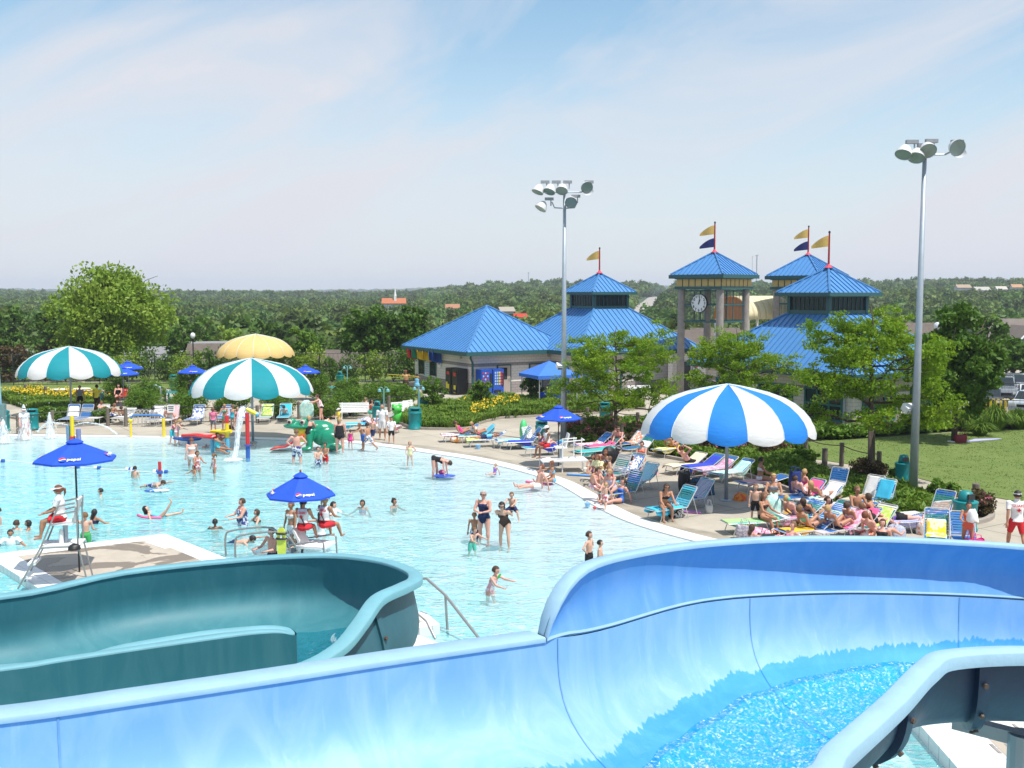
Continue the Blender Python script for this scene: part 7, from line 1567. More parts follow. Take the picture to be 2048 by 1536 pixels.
b=MB(); b.ell((0,0,.12),(.16,.14,.10),10,8); o=b.build('pink_bucket_toy',mat('pink_toy',(.80,.12,.35),.5),smooth=True); o.location=G(884,950); tag(o,'small pink toy riding on the round blue float','toy')
t=thing('toy_bucket','pale blue toy bucket floating near the beach edge','bucket',G(1175,1014)); b=MB(); b.lathe([(.07,0),(.10,.13),(.105,.145)],n=14); b.build('bucket_body',mat('bucket_blue',(.25,.50,.75),.4),t); b=MB(); b.tube([(.10*cos(a),0,.13+.09*sin(a)) for a in np.linspace(0,pi,9)],.008,5); b.build('handle',M_white,t)
b=MB(); b.ell((0,0,.04),(.06,.06,.05),10,6); o=b.build('toy_cup',M_red,smooth=True); o.location=G(1189,1018); tag(o,'tiny red toy beside the pale blue bucket','toy')
t=thing('toy_bucket','small blue bucket on the deck beside the lying boy','bucket',G(956,898)); b=MB(); b.lathe([(.10,0),(.14,.2)],n=12); b.build('bucket_body',mat('bucket_blue',(0,0,0)),t)
# inflatables
t=thing('inflatable','bright green inflatable animal beside the large teal bin','inflatable',G(795,848)); b=MB(); b.ell((0,0,.4),(.33,.3,.38),14,10); b.ell((-.02,-.1,.85),(.3,.26,.24),14,10); b.ell((-.18,-.15,1.05),(.12,.1,.12),10,8); b.ell((.16,-.15,1.05),(.12,.1,.12),10,8); remesh_obj(b,.04,'inflatable_body',mat('vinyl_green',(.08,.55,.08),.25),t); b=MB(); b.ell((-.2,-.34,.88),(.08,.03,.06),8,5); b.build('eye',M_black,t)
t=thing('inflatable','green float leaning between the two raised loungers','inflatable',G(1047,884)); b=MB(); b.ell((0,0,.55),(.2,.3,.58),12,10); b.build('float_body',mat('vinyl_green2',(.10,.60,.20),.3),t,smooth=True)
t=thing('swim_ring','orange and white flowered swim ring by the pink girl','swim ring',G(918,884)); b=MB(); b.tube([(.32*cos(a),.3*sin(a),.14) for a in np.linspace(0,2*pi,21)],.13,10,cap=False); b.build('ring',T('ring_orange',(.85,.35,.08),(.82,.72,.6),'noise',5),t,smooth=True)
# stroller
t=thing('stroller','black stroller with red lining behind the boy in red trunks','stroller',G(1212,948),R(200)); b=MB(); b.tube(spline([(-.35,0,.95),(-.1,0,.5),(.35,0,.35)],3),[.25,.26,.24,.22,.2,.2,.18],10); b.build('seat',M_black,t); b=MB(); b.ell((-.12,0,.85),(.3,.24,.28),12,8); b.build('hood',M_black,t); b=MB(); b.ell((.12,0,.62),(.26,.2,.16),12,8); b.build('lining',mat('stroller_red',(.65,.06,.04),.8),t)
for x,y in ((-.3,-.25),(-.3,.25),(.45,-.2),(.45,.2)): b=MB(); b.tube([(x,y-.02,.11),(x,y+.02,.11)],.11,12); b.build('wheel',M_black,t); b=MB(); b.tube([(x,y,.11),(x*.5,y*.9,.45)],.015,5); b.build('strut',M_alu,t)
b=MB(); b.tube([(-.35,-.2,.9),(-.6,-.2,1.05),(-.6,.2,1.05),(-.35,.2,.9)],.016,6); b.build('handle',M_black,t)
# low guard stand on the beach
def tb(t,nm,pts,r=.028,m=M_white,n=8): b=MB(); b.tube(pts,r,n); return b.build(nm,m,t)
g=G(1124,942); t=thing('guard_stand','low white lifeguard stand with rails at the beach edge','lifeguard stand',g,R(8))
for x in (-.85,.95):
 for y in (-.45,.45): tb(t,'leg',[(x,y,0),(x,y,.46)],.022,M_alu)
b=MB(); b.box((.05,0,.48),(1.9,1.0,.05)); b.build('platform',M_tile,t); tb(t,'rail',[(-.05,-.35,0),(-.05,-.35,1.38),(.55,-.2,1.38),(.55,.3,1.0)],.028); tb(t,'rail',[(.0,-.38,1.25),(.85,-.38,1.32),(.85,.2,1.32),(.85,.2,.5)],.024); tb(t,'rail',[(.55,.3,1.35),(.55,.3,.5)],.022)
b=MB(); b.box((-.02,.25,.95),(.5,.45,.06)); b.build('seat',M_white,t); b=MB(); b.box((.25,.3,1.25),(.06,.42,.55),M=Matrix.Rotation(.25,3,'Y')); b.build('seat_back',M_tile,t); b=MB(); b.box((0,.25,.7),(.12,.2,.45)); b.build('seat_post',M_galv,t)
for x in (.75,1.0): tb(t,'step_frame',[(x,-.75,0),(x,-.75,.44),(x,-.5,.46)],.02,M_alu)
b=MB(); b.box((.87,-.78,.22),(.3,.2,.04)); b.build('step',M_tile,t)
# tall lifeguard chair
cz=.17; C0=G(128,1166,cz); t=thing('lifeguard_chair','tall steel lifeguard chair with white steps on the left pier','lifeguard chair',C0,R(12)); k_=(lambda x,z: Vector((x,0,z)))
A={'fl': (-.62,-.32),'fr': (-.62,.32),'bl': (.62,-.32),'br': (.62,.32)}
for y in (-.33,.33): tb(t,'ladder_rail',[(-.98,y,0),(-.42,y,1.0),(-.16,y,1.62),(-.0,y,1.98),(.38,y,2.05)],.021,M_steel); tb(t,'rear_leg',[(.62,y,0),(.42,y,1.0),(.42,y,1.95)],.021,M_steel); tb(t,'arm_rail',[(-.1,y,1.76),(.44,y,1.86),(.44,y,2.12)],.022,M_steel); tb(t,'platform_rail',[(-.44,y,.98),(.43,y,.98)],.024,M_steel)
b=MB(); b.box((0,0,1.0),(.95,.68,.04)); b.build('platform',M_tile,t)
for z,x in ((.25,-.84),(.58,-.66)): b=MB(); b.box((x,0,z),(.18,.62,.05)); b.build('step',M_white,t)
b=MB(); b.box((.05,0,1.52),(.5,.5,.05)); b.build('seat',M_white,t); b=MB(); b.box((.36,0,1.82),(.05,.48,.6),M=Matrix.Rotation(.25,3,'Y')); b.build('seat_back',M_tile,t); b=MB(); b.tube([(.08,0,1.0),(.08,0,1.5)],.06,10); b.build('seat_post',M_galv,t)
b=MB(); b.lathe([(.05,0),(.055,.02),(.055,.28),(.03,.33),(.03,.36)],n=12); o=b.build('bottle',M_white); o.location=C0+Vector((.02,-.1,1.02)); tag(o,'white water bottle with red cap on the chair platform','bottle'); pile('black cloth bundle hanging at the edge of the chair platform',C0+Vector((.42,-.32,.92)),None,M_black,.30,.14,3,'cloth_bundle','cloth')
# mid guard chair with rescue board
g=Vector((P(625,1100,28.2).x,28.2,-.6)); t=thing('lifeguard_chair','low steel lifeguard chair in the water with two seated guards','lifeguard chair',g,R(-15))
for y in (-.45,.35): tb(t,'side_frame',[(-.5,y,0),(-.45,y,1.0),(.4,y,1.16),(.55,y,1.12),(.6,y,0)],.025,M_steel)
b=MB(); b.box((.1,0,.95),(.9,.9,.05)); b.build('seat',M_white,t); b=MB(); b.box((-.28,-.1,1.15),(.06,.5,.6),M=Matrix.Rotation(-.5,3,'Y')); b.build('seat_back',M_tile,t)
p=P(563,1080,27.4); t=thing('rescue_board','yellow rescue board with black straps hung beside the guard chair','rescue board',(p.x,p.y,.72)); b=MB(); b.loft([[Vector((x*w_,y,z)) for x,y in ((-1,-.03),(1,-.03),(1,.03),(-1,.03))] for z,w_ in ((-.6,.09),(-.3,.12),(.05,.12),(.2,.10),(.28,.04))],closed=True); b.build('board',mat('lemon_board',(.62,.68,.08),.45),t)
for z in (.12,-.02): b=MB(); b.tube([(.13*cos(a),.06*sin(a),z) for a in np.linspace(0,2*pi,13)],.03,6); b.build('strap',M_black,t)
b=MB(); b.box((0,-.05,.06),(.05,.03,.12)); b.build('buckle',M_white,t)
# pool ladder rails
t=thing('pool_handrails','steel exit handrails at the corner of the tiled pier','handrail',G(452,1112)); 
for dx,dy in ((0,0),(.42,-.55)): tb(t,'rail',spline([(dx,dy,0),(dx,dy,.55),(dx+.2,dy,.72),(dx+1.1,dy+.05,.8),(dx+1.5,dy,.62),(dx+1.85,dy,.0)],4),.028,M_steel)
t=thing('pool_handrails','steel handrails descending from the small white landing','handrail',(-1.9,22.2,.2))
for p_ in ([(-.25,.35,.75),(.0,.3,.78),(.45,-.2,.55),(1.35,-1.6,-.1)],[(-.25,-.75,.45),(.1,-.9,.2),(.3,-1.15,-.1)]): tb(t,'rail',p_,.03,M_steel)
tb(t,'rail_post',[(.45,-.2,.55),(.5,-.15,-.4)],.028,M_steel)
# ================================================================ people
SK={'fair': mat('skin_fair',(.62,.36,.26),.5,.06,3),'pink': mat('skin_pink',(.64,.33,.25),.5,.06,3),'tan': mat('skin_tan',(.42,.20,.115),.5,.06,3),'deep': mat('skin_deep',(.20,.09,.05),.5,.06,3)}
HR={'brown': mat('hair_brown',(.055,.028,.014),.7,.2,20),'dark': mat('hair_dark',(.014,.010,.009),.6,.2,20),'blonde': mat('hair_blonde',(.42,.27,.11),.7,.2,20),'light': mat('hair_light_brown',(.16,.085,.04),.7,.2,20),'grey': mat('hair_grey',(.38,.37,.35),.7,.2,20),'red': mat('hair_auburn',(.16,.05,.022),.7,.2,20)}
def cl(name,c,c2=None,sc=14): return clothmat('wear_'+name,c,c2,'noise',sc)
CLO={'black': cl('black',(.012,.012,.014)),'navy': cl('navy',(.015,.025,.09)),'brown': cl('brown',(.06,.03,.022)),'white': cl('white',(.76,.75,.75)),'red': cl('red',(.60,.02,.03)),'pink': cl('pink',(.75,.20,.32)),'hot': cl('hot',(.82,.06,.30)),'blue': cl('blue',(.04,.16,.55)),'sky': cl('sky',(.18,.50,.75)),'aqua': cl('aqua',(.05,.50,.62)),'green': cl('green',(.06,.36,.10)),'mintg': cl('mintg',(.10,.50,.38)),'yellow': cl('yellow',(.80,.62,.05)),'paley': cl('paley',(.74,.70,.42)),'orange': cl('orange',(.80,.14,.07)),'purple': cl('purple',(.28,.16,.55)),'grey': cl('grey',(.22,.23,.28)),'pat': cl('pat',(.60,.62,.66),(.08,.10,.20),12),'navypat': cl('navypat',(.62,.65,.70),(.03,.05,.20),9),'redpat': cl('redpat',(.65,.10,.14),(.75,.7,.7),12),'pinkpat': cl('pinkpat',(.75,.35,.40),(.80,.72,.72),14),'lav': cl('lav',(.50,.48,.64))}
def pose(t=2,hp=(4,-3),kn=(2,-5),sp=6,ua=((8,10),(5,10)),fa=((18,4),(15,4)),seat=None,head=0,lean=0): return dict(t=t,hp=hp,kn=kn,sp=sp,ua=ua,fa=fa,seat=seat,head=head,lean=lean)
PS={
 'stand': pose(),'walk': pose(4,(24,-18),(8,-34),5,((-18,8),(24,8)),((-5,4),(45,4))),'run': pose(14,(40,-28),(0,-60),6,((-40,12),(45,12)),((10,5),(95,5))),
 'hips': pose(0,(4,-3),(2,-5),8,((-12,42),(-12,42)),((10,-52),(10,-52))),'hip1': pose(0,(8,-3),(0,-5),7,((-8,42),(10,12)),((12,-50),(60,-5))),'cross': pose(4,(3,-3),(2,-4),6,((22,12),(22,12)),((80,-55),(80,-55))),
 'bend': pose(98,(12,4),(-4,-8),7,((2,6),(2,6)),((8,0),(8,0)),head=40),'stoop': pose(38,(14,2),(-4,-8),6,((-60,10),(-60,10)),((-100,-20),(-100,-20))),'reach': pose(22,(10,-3),(2,-12),7,((70,10),(45,10)),((85,0),(80,0))),
 'hold': pose(2,(4,-3),(2,-5),6,((35,14),(35,14)),((85,-12),(85,-12))),'up': pose(0,(4,-3),(2,-5),6,((150,25),(140,25)),((200,-30),(190,-30))),'arm': pose(0,(4,-3),(2,-5),6,((10,85),(10,10)),((10,88),(70,0))),
 'chair': pose(4,(84,82),(12,22),8,((32,8),(30,8)),((75,-10),(72,-10)),.5),'chairfwd': pose(28,(86,78),(-6,12),8,((40,6),(30,6)),((70,-8),(60,-8)),.5),
 'rec': pose(-48,(84,96),(78,62),8,((18,14),(18,14)),((60,-6),(55,-6)),.46),'reck': pose(-42,(122,112),(34,48),7,((18,14),(18,14)),((62,-8),(60,-8)),.46),'recarms': pose(-42,(88,84),(84,84),8,((165,42),(165,42)),((230,-50),(230,-50)),.46),'lieside': pose(-58,(80,100),(70,50),8,((20,24),(30,14)),((60,-6),(80,-8)),.46),
 'prone': pose(84,(-86,-86),(-88,-70),7,((110,30),(110,30)),((90,-40),(90,-40)),.48,30),'sitg': pose(-14,(96,92),(84,88),10,((-30,14),(-28,14)),((-10,4),(-8,4)),.10),'knees': pose(8,(125,120),(36,42),8,((62,6),(62,6)),((85,-12),(80,-12)),.10),'edge': pose(6,(88,80),(84,70),8,((30,8),(70,8)),((60,-8),(85,-6)),.12),'cradle': pose(26,(110,60),(20,-10),20,((45,10),(45,10)),((85,-12),(80,-12)),.46),
 'swim': pose(6,(10,0),(0,-10),10,((42,40),(42,40)),((72,30),(72,30))),'float': pose(-66,(88,100),(92,84),12,((20,60),(30,50)),((30,60),(60,40)),-.02),'crawl': pose(78,(-84,-84),(-86,-80),6,((110,30),(60,24)),((95,10),(50,10)),-.02),'piggy': pose(18,(70,70),(0,0),34,((70,10),(70,10)),((70,-20),(30,10)),None),'squat': pose(34,(118,112),(-20,-12),10,((50,8),(50,8)),((60,0),(60,0)))}
def skel(H,ps,fem,fat,kid):
 f=Vector((0,1,0)); up=Vector((0,0,1)); sd=Vector((1,0,0)); hs=H*(.132 if not kid else .15)
 def dr(p,s,side): a=R(p); b_=R(s); return (f*sin(a)-up*cos(a))*cos(b_)+sd*side*sin(b_)
 t=R(ps['t']); td=f*sin(t)+up*cos(t); tn=f*cos(t)-up*sin(t)
 J={'pel': Vector((0,0,0))}; J['waist']=td*H*.10; J['chest']=td*H*.20; J['neck']=td*H*.295
 ht=R(ps['t']*(.45 if ps['t']<60 else .8)+(ps['head'] if ps['t']>60 else 0)); hd=f*sin(ht)+up*cos(ht); J['head']=J['neck']+hd*(H*.035+hs*.5); J['hd']=hd; J['hf']=(f*cos(ht)-up*sin(ht)); J['hs']=hs
 sw=H*(.108 if fem else .122)*(1+.25*(fat-1))
 for i,s in ((0,-1),(1,1)):
  J['hip%d'%i]=sd*s*H*.052; J['knee%d'%i]=J['hip%d'%i]+dr(ps['hp'][i],ps['sp'],s)*H*.245; J['ank%d'%i]=J['knee%d'%i]+dr(ps['kn'][i],ps['sp']*.3,s)*H*.235
  k=R(ps['kn'][i]); J['toe%d'%i]=J['ank%d'%i]+(f*cos(k*.8)+up*sin(k*.8)*1.0+(-up)*.25).normalized()*H*.10
  J['sh%d'%i]=td*H*.272+sd*s*sw; J['elb%d'%i]=J['sh%d'%i]+dr(*ps['ua'][i],s)*H*.165; J['wri%d'%i]=J['elb%d'%i]+dr(*ps['fa'][i],s)*H*.145; J['hand%d'%i]=dr(*ps['fa'][i],s)
 J['td']=td; J['tn']=tn; return J
def eltube(b,ctr,sd,nrm,ws,n=12):
 rows=[[c+sd*w_*cos(2*pi*j/n)+nn*d*sin(2*pi*j/n) for j in range(n)] for c,(w_,d),nn in zip(ctr,ws,nrm)]; b.loft(rows,closed=True); b.poly(rows[0],True); b.poly(rows[-1])
PEOPLE=[]
def person(label,loc,head,H,ps,wear,skin='fair',hair='brown',hs='short',fem=False,fat=1.0,kid=None,group=None,extra=(),rot=None):
 "collects the recipe; all bodies are grown together below"
 kid=H<1.45 if kid is None else kid; P0=PS[ps] if isinstance(ps,str) else ps; J=skel(H,P0,fem,fat,kid); sd=Vector((1,0,0)); td,tn=J['td'],J['tn']; b=MB()
 F_=fat; hw=(.098 if fem else .088)*(1+.35*(F_-1))*(.9 if kid else 1); ww=(.070 if fem else .080)*F_; cw=.092*(1+.4*(F_-1)); bd=.058*(F_**1.2)
 ctr=[-td*H*.04,td*H*.015,J['waist'],J['chest'],td*H*.262,td*H*.29]; eltube(b,ctr,sd,[tn]*6,[(H*hw*.75,H*.05),(H*hw,H*.062*F_),(H*ww,H*bd),(H*cw,H*.064*(1.1 if fem else 1)*(F_**.6)),(H*.085,H*.048),(H*.035,H*.035)])
 if fem and not kid:
  for s in (-1,1): b.ell(J['chest']+td*H*.012+sd*s*H*.043+tn*H*.048*(F_**.5),(H*.036*F_,H*.034*F_,H*.034*F_),8,6)
 if F_>1.1: b.ell(td*H*.07+tn*H*.025,(H*.075*F_,H*.06*F_,H*.075),10,8)
 b.ell(-tn*H*.03-td*H*.015,(H*hw*.9,H*.05*F_,H*.055),10,7)
 b.tube([J['neck']-td*H*.03,J['head']-J['hd']*J['hs']*.25],[H*.034,H*.030],8)
 LK=F_**.8*(.92 if kid else 1)
 for i in (0,1):
  b.tube([J['hip%d'%i]+td*H*.01,J['hip%d'%i].lerp(J['knee%d'%i],.35),J['knee%d'%i]],[H*.056*LK,H*.052*LK,H*.032*LK],10); b.ell(J['knee%d'%i],(H*.033*LK,)*3,8,6)
  b.tube([J['knee%d'%i],J['knee%d'%i].lerp(J['ank%d'%i],.3),J['knee%d'%i].lerp(J['ank%d'%i],.8),J['ank%d'%i]],[H*.031*LK,H*.035*LK,H*.022,H*.021],8)
  b.ell(J['ank%d'%i],(H*.022,)*3,8,6); b.tube([J['ank%d'%i]-(J['toe%d'%i]-J['ank%d'%i])*.2,J['toe%d'%i]],[H*.021,H*.017],8)
  sh=J['sh%d'%i]; b.tube([J['neck']-td*H*.035,sh-td*H*.008],[H*.03,H*.034],8); b.ell(sh,(H*.037*F_**.4,)*3,8,6); b.tube([sh,J['elb%d'%i]],[H*.031*F_**.7,H*.024*F_**.5],8); b.ell(J['elb%d'%i],(H*.024,)*3,8,6); b.tube([J['elb%d'%i],J['elb%d'%i].lerp(J['wri%d'%i],.3),J['wri%d'%i]],[H*.023,H*.024,H*.0165],8)
 me=bpy.data.meshes.new('body'); me.from_pydata(b.v,[],b.f); o=bpy.data.objects.new('tmp_body',me); COL.objects.link(o)
 r=o.modifiers.new('r','REMESH'); r.mode='VOXEL'; r.voxel_size=max(.011,H*.0125); r.use_smooth_shade=True; s=o.modifiers.new('s','SMOOTH'); s.iterations=3; s.factor=.5
 low=min(min(J['toe%d'%i].z,J['ank%d'%i].z) for i in (0,1))-H*.02; zoff=-low if P0['seat'] is None else P0['seat']
 PEOPLE.append(dict(label=label,loc=Vector(loc),head=head,H=H,J=J,wear=wear,skin=skin,hair=hair,hs=hs,fem=fem,fat=fat,kid=kid,o=o,z=zoff,extra=extra,group=group,rot=rot))
def nearest(J,H,C):
 segs=[('T',J['pel']-J['td']*H*.04,J['td']*H*.30,.07),('H',J['neck'],J['head']+J['hd']*H*.05,.05)]
 for i in (0,1): segs+=[('th%d'%i,J['hip%d'%i],J['knee%d'%i],.045),('sn%d'%i,J['knee%d'%i],J['toe%d'%i],.03),('ua%d'%i,J['sh%d'%i],J['elb%d'%i],.026),('fa%d'%i,J['elb%d'%i],J['wri%d'%i]+J['hand%d'%i]*H*.1,.02)]
 D=[]; T_=[]
 for nm,a,c,r in segs:
  a=np.array(a); c=np.array(c); ab=c-a; t=np.clip(((C-a)@ab)/(ab@ab),0,1); d=np.linalg.norm(C-(a+t[:,None]*ab),axis=1); D.append(d-r*H*(1 if nm[0] != 'T' else 1.1)); T_.append(((C-a)@ab)/(ab@ab))
 D=np.array(D); k=D.argmin(0); return [s[0] for s in segs],k,np.array(T_)[k,np.arange(len(C))]
GAR={'trunks': (lambda n,t: (n=='T' and t<.30) or (n[:2]=='th' and t<.82),.014),'shorts': (lambda n,t: (n=='T' and t<.30) or (n[:2]=='th' and t<.62),.012),'brief': (lambda n,t: (n=='T' and t<.21) or (n[:2]=='th' and t<.10),.006),'top': (lambda n,t: n=='T' and .60<t<.80,.007),'suit': (lambda n,t: (n=='T' and t<.83) or (n[:2]=='th' and t<.10),.007),'tank': (lambda n,t: n=='T' and .12<t<.97,.012),'shirt': (lambda n,t: (n=='T' and t>.08) or (n[:2]=='ua' and t<.62),.018),'skirt': (lambda n,t: (n=='T' and t<.34) or (n[:2]=='th' and t<.42),.020),'dress': (lambda n,t: (n=='T' and t<.85) or (n[:2]=='th' and t<.34),.016)}
def hand_mesh(b,w0,d,sd,H,side):
 d=d.normalized(); a=d.cross(sd); a=a.normalized() if a.length>.1 else Vector((0,0,1)); p=a.cross(d).normalized(); L_=H*.052; c=w0+d*L_*.5; w_=H*.021
 b.loft([[w0+p*x*.7*w_+a*y*H*.009 for x,y in ((-1,-1),(1,-1),(1,1),(-1,1))],[w0+d*L_*.55+p*x*w_+a*y*H*.009 for x,y in ((-1,-1),(1,-1),(1,1),(-1,1))],[w0+d*L_+p*x*w_*.95+a*y*H*.007 for x,y in ((-1,-1),(1,-1),(1,1),(-1,1))]],closed=True)
 for i,(ln,off) in enumerate(((.036,-.75),(.043,-.25),(.040,.25),(.031,.75))):
  q=w0+d*L_*.95+p*w_*off; k=q+d*H*ln*.5; b.tube([q,k,k+(d*.8-a*.6)*H*ln*.5],[H*.0052,H*.005,H*.004],5)
 q=w0+d*L_*.3-p*w_*.8; b.tube([q,q+(d*.7-p*.7)*H*.022,q+(d*1.0-p*.75)*H*.040],[H*.0065,H*.006,H*.0045],5)
M_eye=mat('eye_dark',(.02,.015,.012),.3); M_lip=mat('lips',(.42,.12,.11),.5); M_shade=mat('sunglass',(.01,.01,.012),.15)
def finish_people():
 dg=bpy.context.evaluated_depsgraph_get()
 for q in PEOPLE:
  o=q['o']; nm=bpy.data.meshes.new_from_object(o.evaluated_get(dg)); bpy.data.objects.remove(o); J=q['J']; H=q['H']; sk=SK[q['skin']]
  nv=len(nm.vertices); co=np.empty(nv*3); nm.vertices.foreach_get('co',co); co=co.reshape(-1,3); no=np.empty(nv*3); nm.vertices.foreach_get('normal',no); no=no.reshape(-1,3); polys=[tuple(p.vertices) for p in nm.polygons]
  cen=np.array([co[list(p)].mean(0) for p in polys]); names,kk,tt=nearest(J,H,cen)
  root=thing('person',q['label'],'person',q['loc']+Vector((0,0,q['z'])),R(q['head'])+pi,q['group'])
  if q['rot']: root.rotation_euler=tuple(R(x) for x in q['rot'][:2])+(R(q['head'])+pi,)
  b=MB(); b.v=[tuple(x) for x in co]; b.f=list(polys); b.m=[0]*len(polys); hd,hf=J['hd'],J['hf']; sd=Vector((1,0,0)); hr=J['hs']/2; c=J['head']
  Mh=Matrix((sd,hf,hd)).transposed()
  # skull narrowing to the chin, nose, ears
  n=14; rows=[]
  for k in range(13):
   z=-1+2*k/12; w_=sqrt(max(.0,1-z*z)); cw=.76*(1-.20*max(0,-z)); fw=.90*(1-.06*max(0,-z)); sh=.10*max(0,-z)
   rows.append([c+Mh@Vector((w_*cos(2*pi*j/n)*hr*cw,w_*sin(2*pi*j/n)*hr*fw+sh*hr,z*hr*1.0)) for j in range(n)])
  b.loft(rows,closed=True); b.tube([c+Mh@Vector((0,.84*hr,.16*hr)),c+Mh@Vector((0,1.04*hr,-.18*hr)),c+Mh@Vector((0,.88*hr,-.24*hr))],[hr*.06,hr*.13,hr*.08],6)
  for s in (-1,1): b.ell(c+Mh@Vector((s*.74*hr,-.02*hr,-.05*hr)),(hr*.09,hr*.16,hr*.22),6,5,M=Mh)
  for i,s in ((0,-1),(1,1)): hand_mesh(b,J['wri%d'%i]-J['hand%d'%i]*H*.004,J['hand%d'%i],sd,H,s)
  body=b.build('body',sk,root,smooth=True)
  # face
  fb=MB()
  for s in (-1,1): fb.ell(c+Mh@Vector((s*.28*hr,.82*hr,.05*hr)),(hr*.11,hr*.06,hr*.06),6,4,M=Mh); fb.tube([c+Mh@Vector((s*.14*hr,.86*hr,.22*hr)),c+Mh@Vector((s*.44*hr,.74*hr,.23*hr))],hr*.035,4)
  fb.build('eyes',M_eye,body); fb=MB(); fb.ell(c+Mh@Vector((0,.82*hr,-.46*hr)),(hr*.22,hr*.08,hr*.055),8,4,M=Mh); fb.build('mouth',M_lip,body)
  # hair
  hs=q['hs']; hm_=HR.get(q['hair'])
  if hs != 'bald':
   hb=MB(); n=16; m_=10; k=1.12; vs=[]; fs=[]
   for i in range(m_+1):
    th=pi*i/m_
    for j in range(n):
     a=2*pi*j/n; wob=1+.05*noise.noise(Vector((a*2,th*3,H*9))); vs.append(c+Mh@Vector((sin(th)*cos(a)*hr*.80*k*wob,sin(th)*sin(a)*hr*.94*k*wob-.05*hr,cos(th)*hr*1.02*k*wob+.03*hr)))
   for i in range(m_):
    for j in range(n):
     a=2*pi*(j+.5)/n; th=pi*(i+.5)/m_; fwd=sin(a); z=cos(th)
     keep=z>.50 or (fwd<.25 and z>-.35) or (hs in ('long','bob') and fwd<.35 and z>-.75)
     if keep: j2=(j+1)%n; fs.append((i*n+j,(i+1)*n+j,(i+1)*n+j2,i*n+j2))
   hb._a(vs,fs); back=lambda y,z: c+Mh@Vector((0,y*hr,z*hr))
   if hs=='long': dn=back(-.75,-.6); hb.loft([[back(-.62,0)+sd*x*hr*.8+hf*abs(x)*hr*.45 for x in (-1,-.5,0,.5,1)],[back(-.85,-.9)+sd*x*hr*.85+hf*abs(x)*hr*.5 for x in (-1,-.5,0,.5,1)],[c-J['td']*hr*2.1-J['tn']*hr*.85+sd*x*hr*.7 for x in (-1,-.5,0,.5,1)]])
   if hs=='long': hb.tube([back(-.5,-.1),back(-.8,-.9),c-J['td']*hr*2.4-J['tn']*hr*.7],[hr*.6,hr*.6,hr*.22],8,flat=.5)
   if hs=='pony': hb.tube([back(-.9,.35),back(-1.35,.1),back(-1.35,-.7),back(-1.15,-1.4)],[hr*.2,hr*.28,hr*.22,hr*.06],7)
   if hs=='bun': hb.ell(back(-.55,.95),(hr*.32,)*3,8,6)
   if hs=='topbun': hb.ell(back(-.1,1.3),(hr*.28,)*3,8,6)
   if hs=='bob': hb.ell(back(-.35,-.25),(hr*.82,hr*.65,hr*.85),10,7,M=Mh)
   hb.build('hair',hm_,body,smooth=True)
  # clothes
  for g_,mkey in q['wear']:
   fn,off=GAR[g_]; sel=[i for i in range(len(polys)) if fn(names[kk[i]],tt[i]) and not (g_=='suit' and names[kk[i]]=='T' and tt[i]>.66 and Vector(cen[i]).dot(J['tn'])<0)]
   if not sel: continue
   used=sorted({v for i in sel for v in polys[i]}); mp={v: k for k,v in enumerate(used)}; gb=MB(); flare=.25 if g_=='skirt' or g_=='dress' else 0
   gb.v=[tuple(co[v]+no[v]*off*(1+H*0)*(1+flare)) for v in used]; gb.f=[tuple(mp[v] for v in polys[i]) for i in sel]; gb.m=[0]*len(gb.f)
   if g_ in ('suit','top','tank','dress'):
    for s in (-1,1): a_=J['td']*H*.245+sd*s*H*.045; gb.tube([J['td']*H*.215+sd*s*H*.05+J['tn']*H*.062,a_+J['td']*H*.045+J['tn']*.01,J['td']*H*.215+sd*s*H*.04-J['tn']*H*.058],H*.008 if g_ != 'tank' else H*.02,5)
   gb.build({'trunks': 'swim_trunks','shorts': 'shorts','brief': 'swim_bottom','top': 'bikini_top','suit': 'swimsuit','tank': 'tank_top','shirt': 'shirt','skirt': 'skirt','dress': 'swim_dress'}[g_],CLO[mkey],root,smooth=True)
  for e in q['extra']:
   xb=MB()
   if e=='shades': xb.tube([c+Mh@Vector((x*hr,y*hr,.07*hr)) for x,y in ((-.74,.1),(-.5,.74),(0,.92),(.5,.74),(.74,.1))],hr*.12,5,flat=1.0); xb.build('sunglasses',M_shade,body)
   if e[:5]=='visor': xb.loft([[c+Mh@Vector((.86*hr*cos(a),.98*hr*sin(a),z*hr)) for a in np.linspace(0,2*pi,17)] for z in (.36,.62)]); xb.loft([[c+Mh@Vector((.80*hr*cos(a)*k_,(.92*sin(a)*k_+d_)*hr,z*hr)) for a in np.linspace(.1,pi-.1,11)] for k_,d_,z in ((1,0,.40),(1.05,.75,.22))]); xo=xb.build('visor',CLO['white'],body); xo.modifiers.new('t','SOLIDIFY').thickness=.008
   if e[:3]=='cap': xb.lathe([(.88*hr,.30*hr),(.92*hr,.55*hr),(.7*hr,.95*hr),(.3*hr,1.15*hr),(.02,1.18*hr)],n=14); xb.v=[tuple(c+Mh@Vector(v)) for v in xb.v]; xb.loft([[c+Mh@Vector((.8*hr*cos(a)*k_,(.9*sin(a)*k_+d_)*hr,z*hr)) for a in np.linspace(.1,pi-.1,9)] for k_,d_,z in ((1,0,.36),(1.0,.75,.26))]); xb.build('cap',CLO[e[3:] or 'white'],body)
   if e[:3]=='hat': xb.lathe([(1.5*hr,.25*hr),(.95*hr,.42*hr),(.85*hr,.9*hr),(.4*hr,1.2*hr)],n=16); xb.v=[tuple(c+Mh@Vector(v)) for v in xb.v]; xb.build('sun_hat',CLO[e[3:] or 'white'],body)
   if e=='band': xb.loft([[c+Mh@Vector((.90*hr*cos(a),1.06*hr*sin(a),z*hr)) for a in np.linspace(0,2*pi,17)] for z in (.20,.48)]); xb.build('headband',CLO['white'],body)
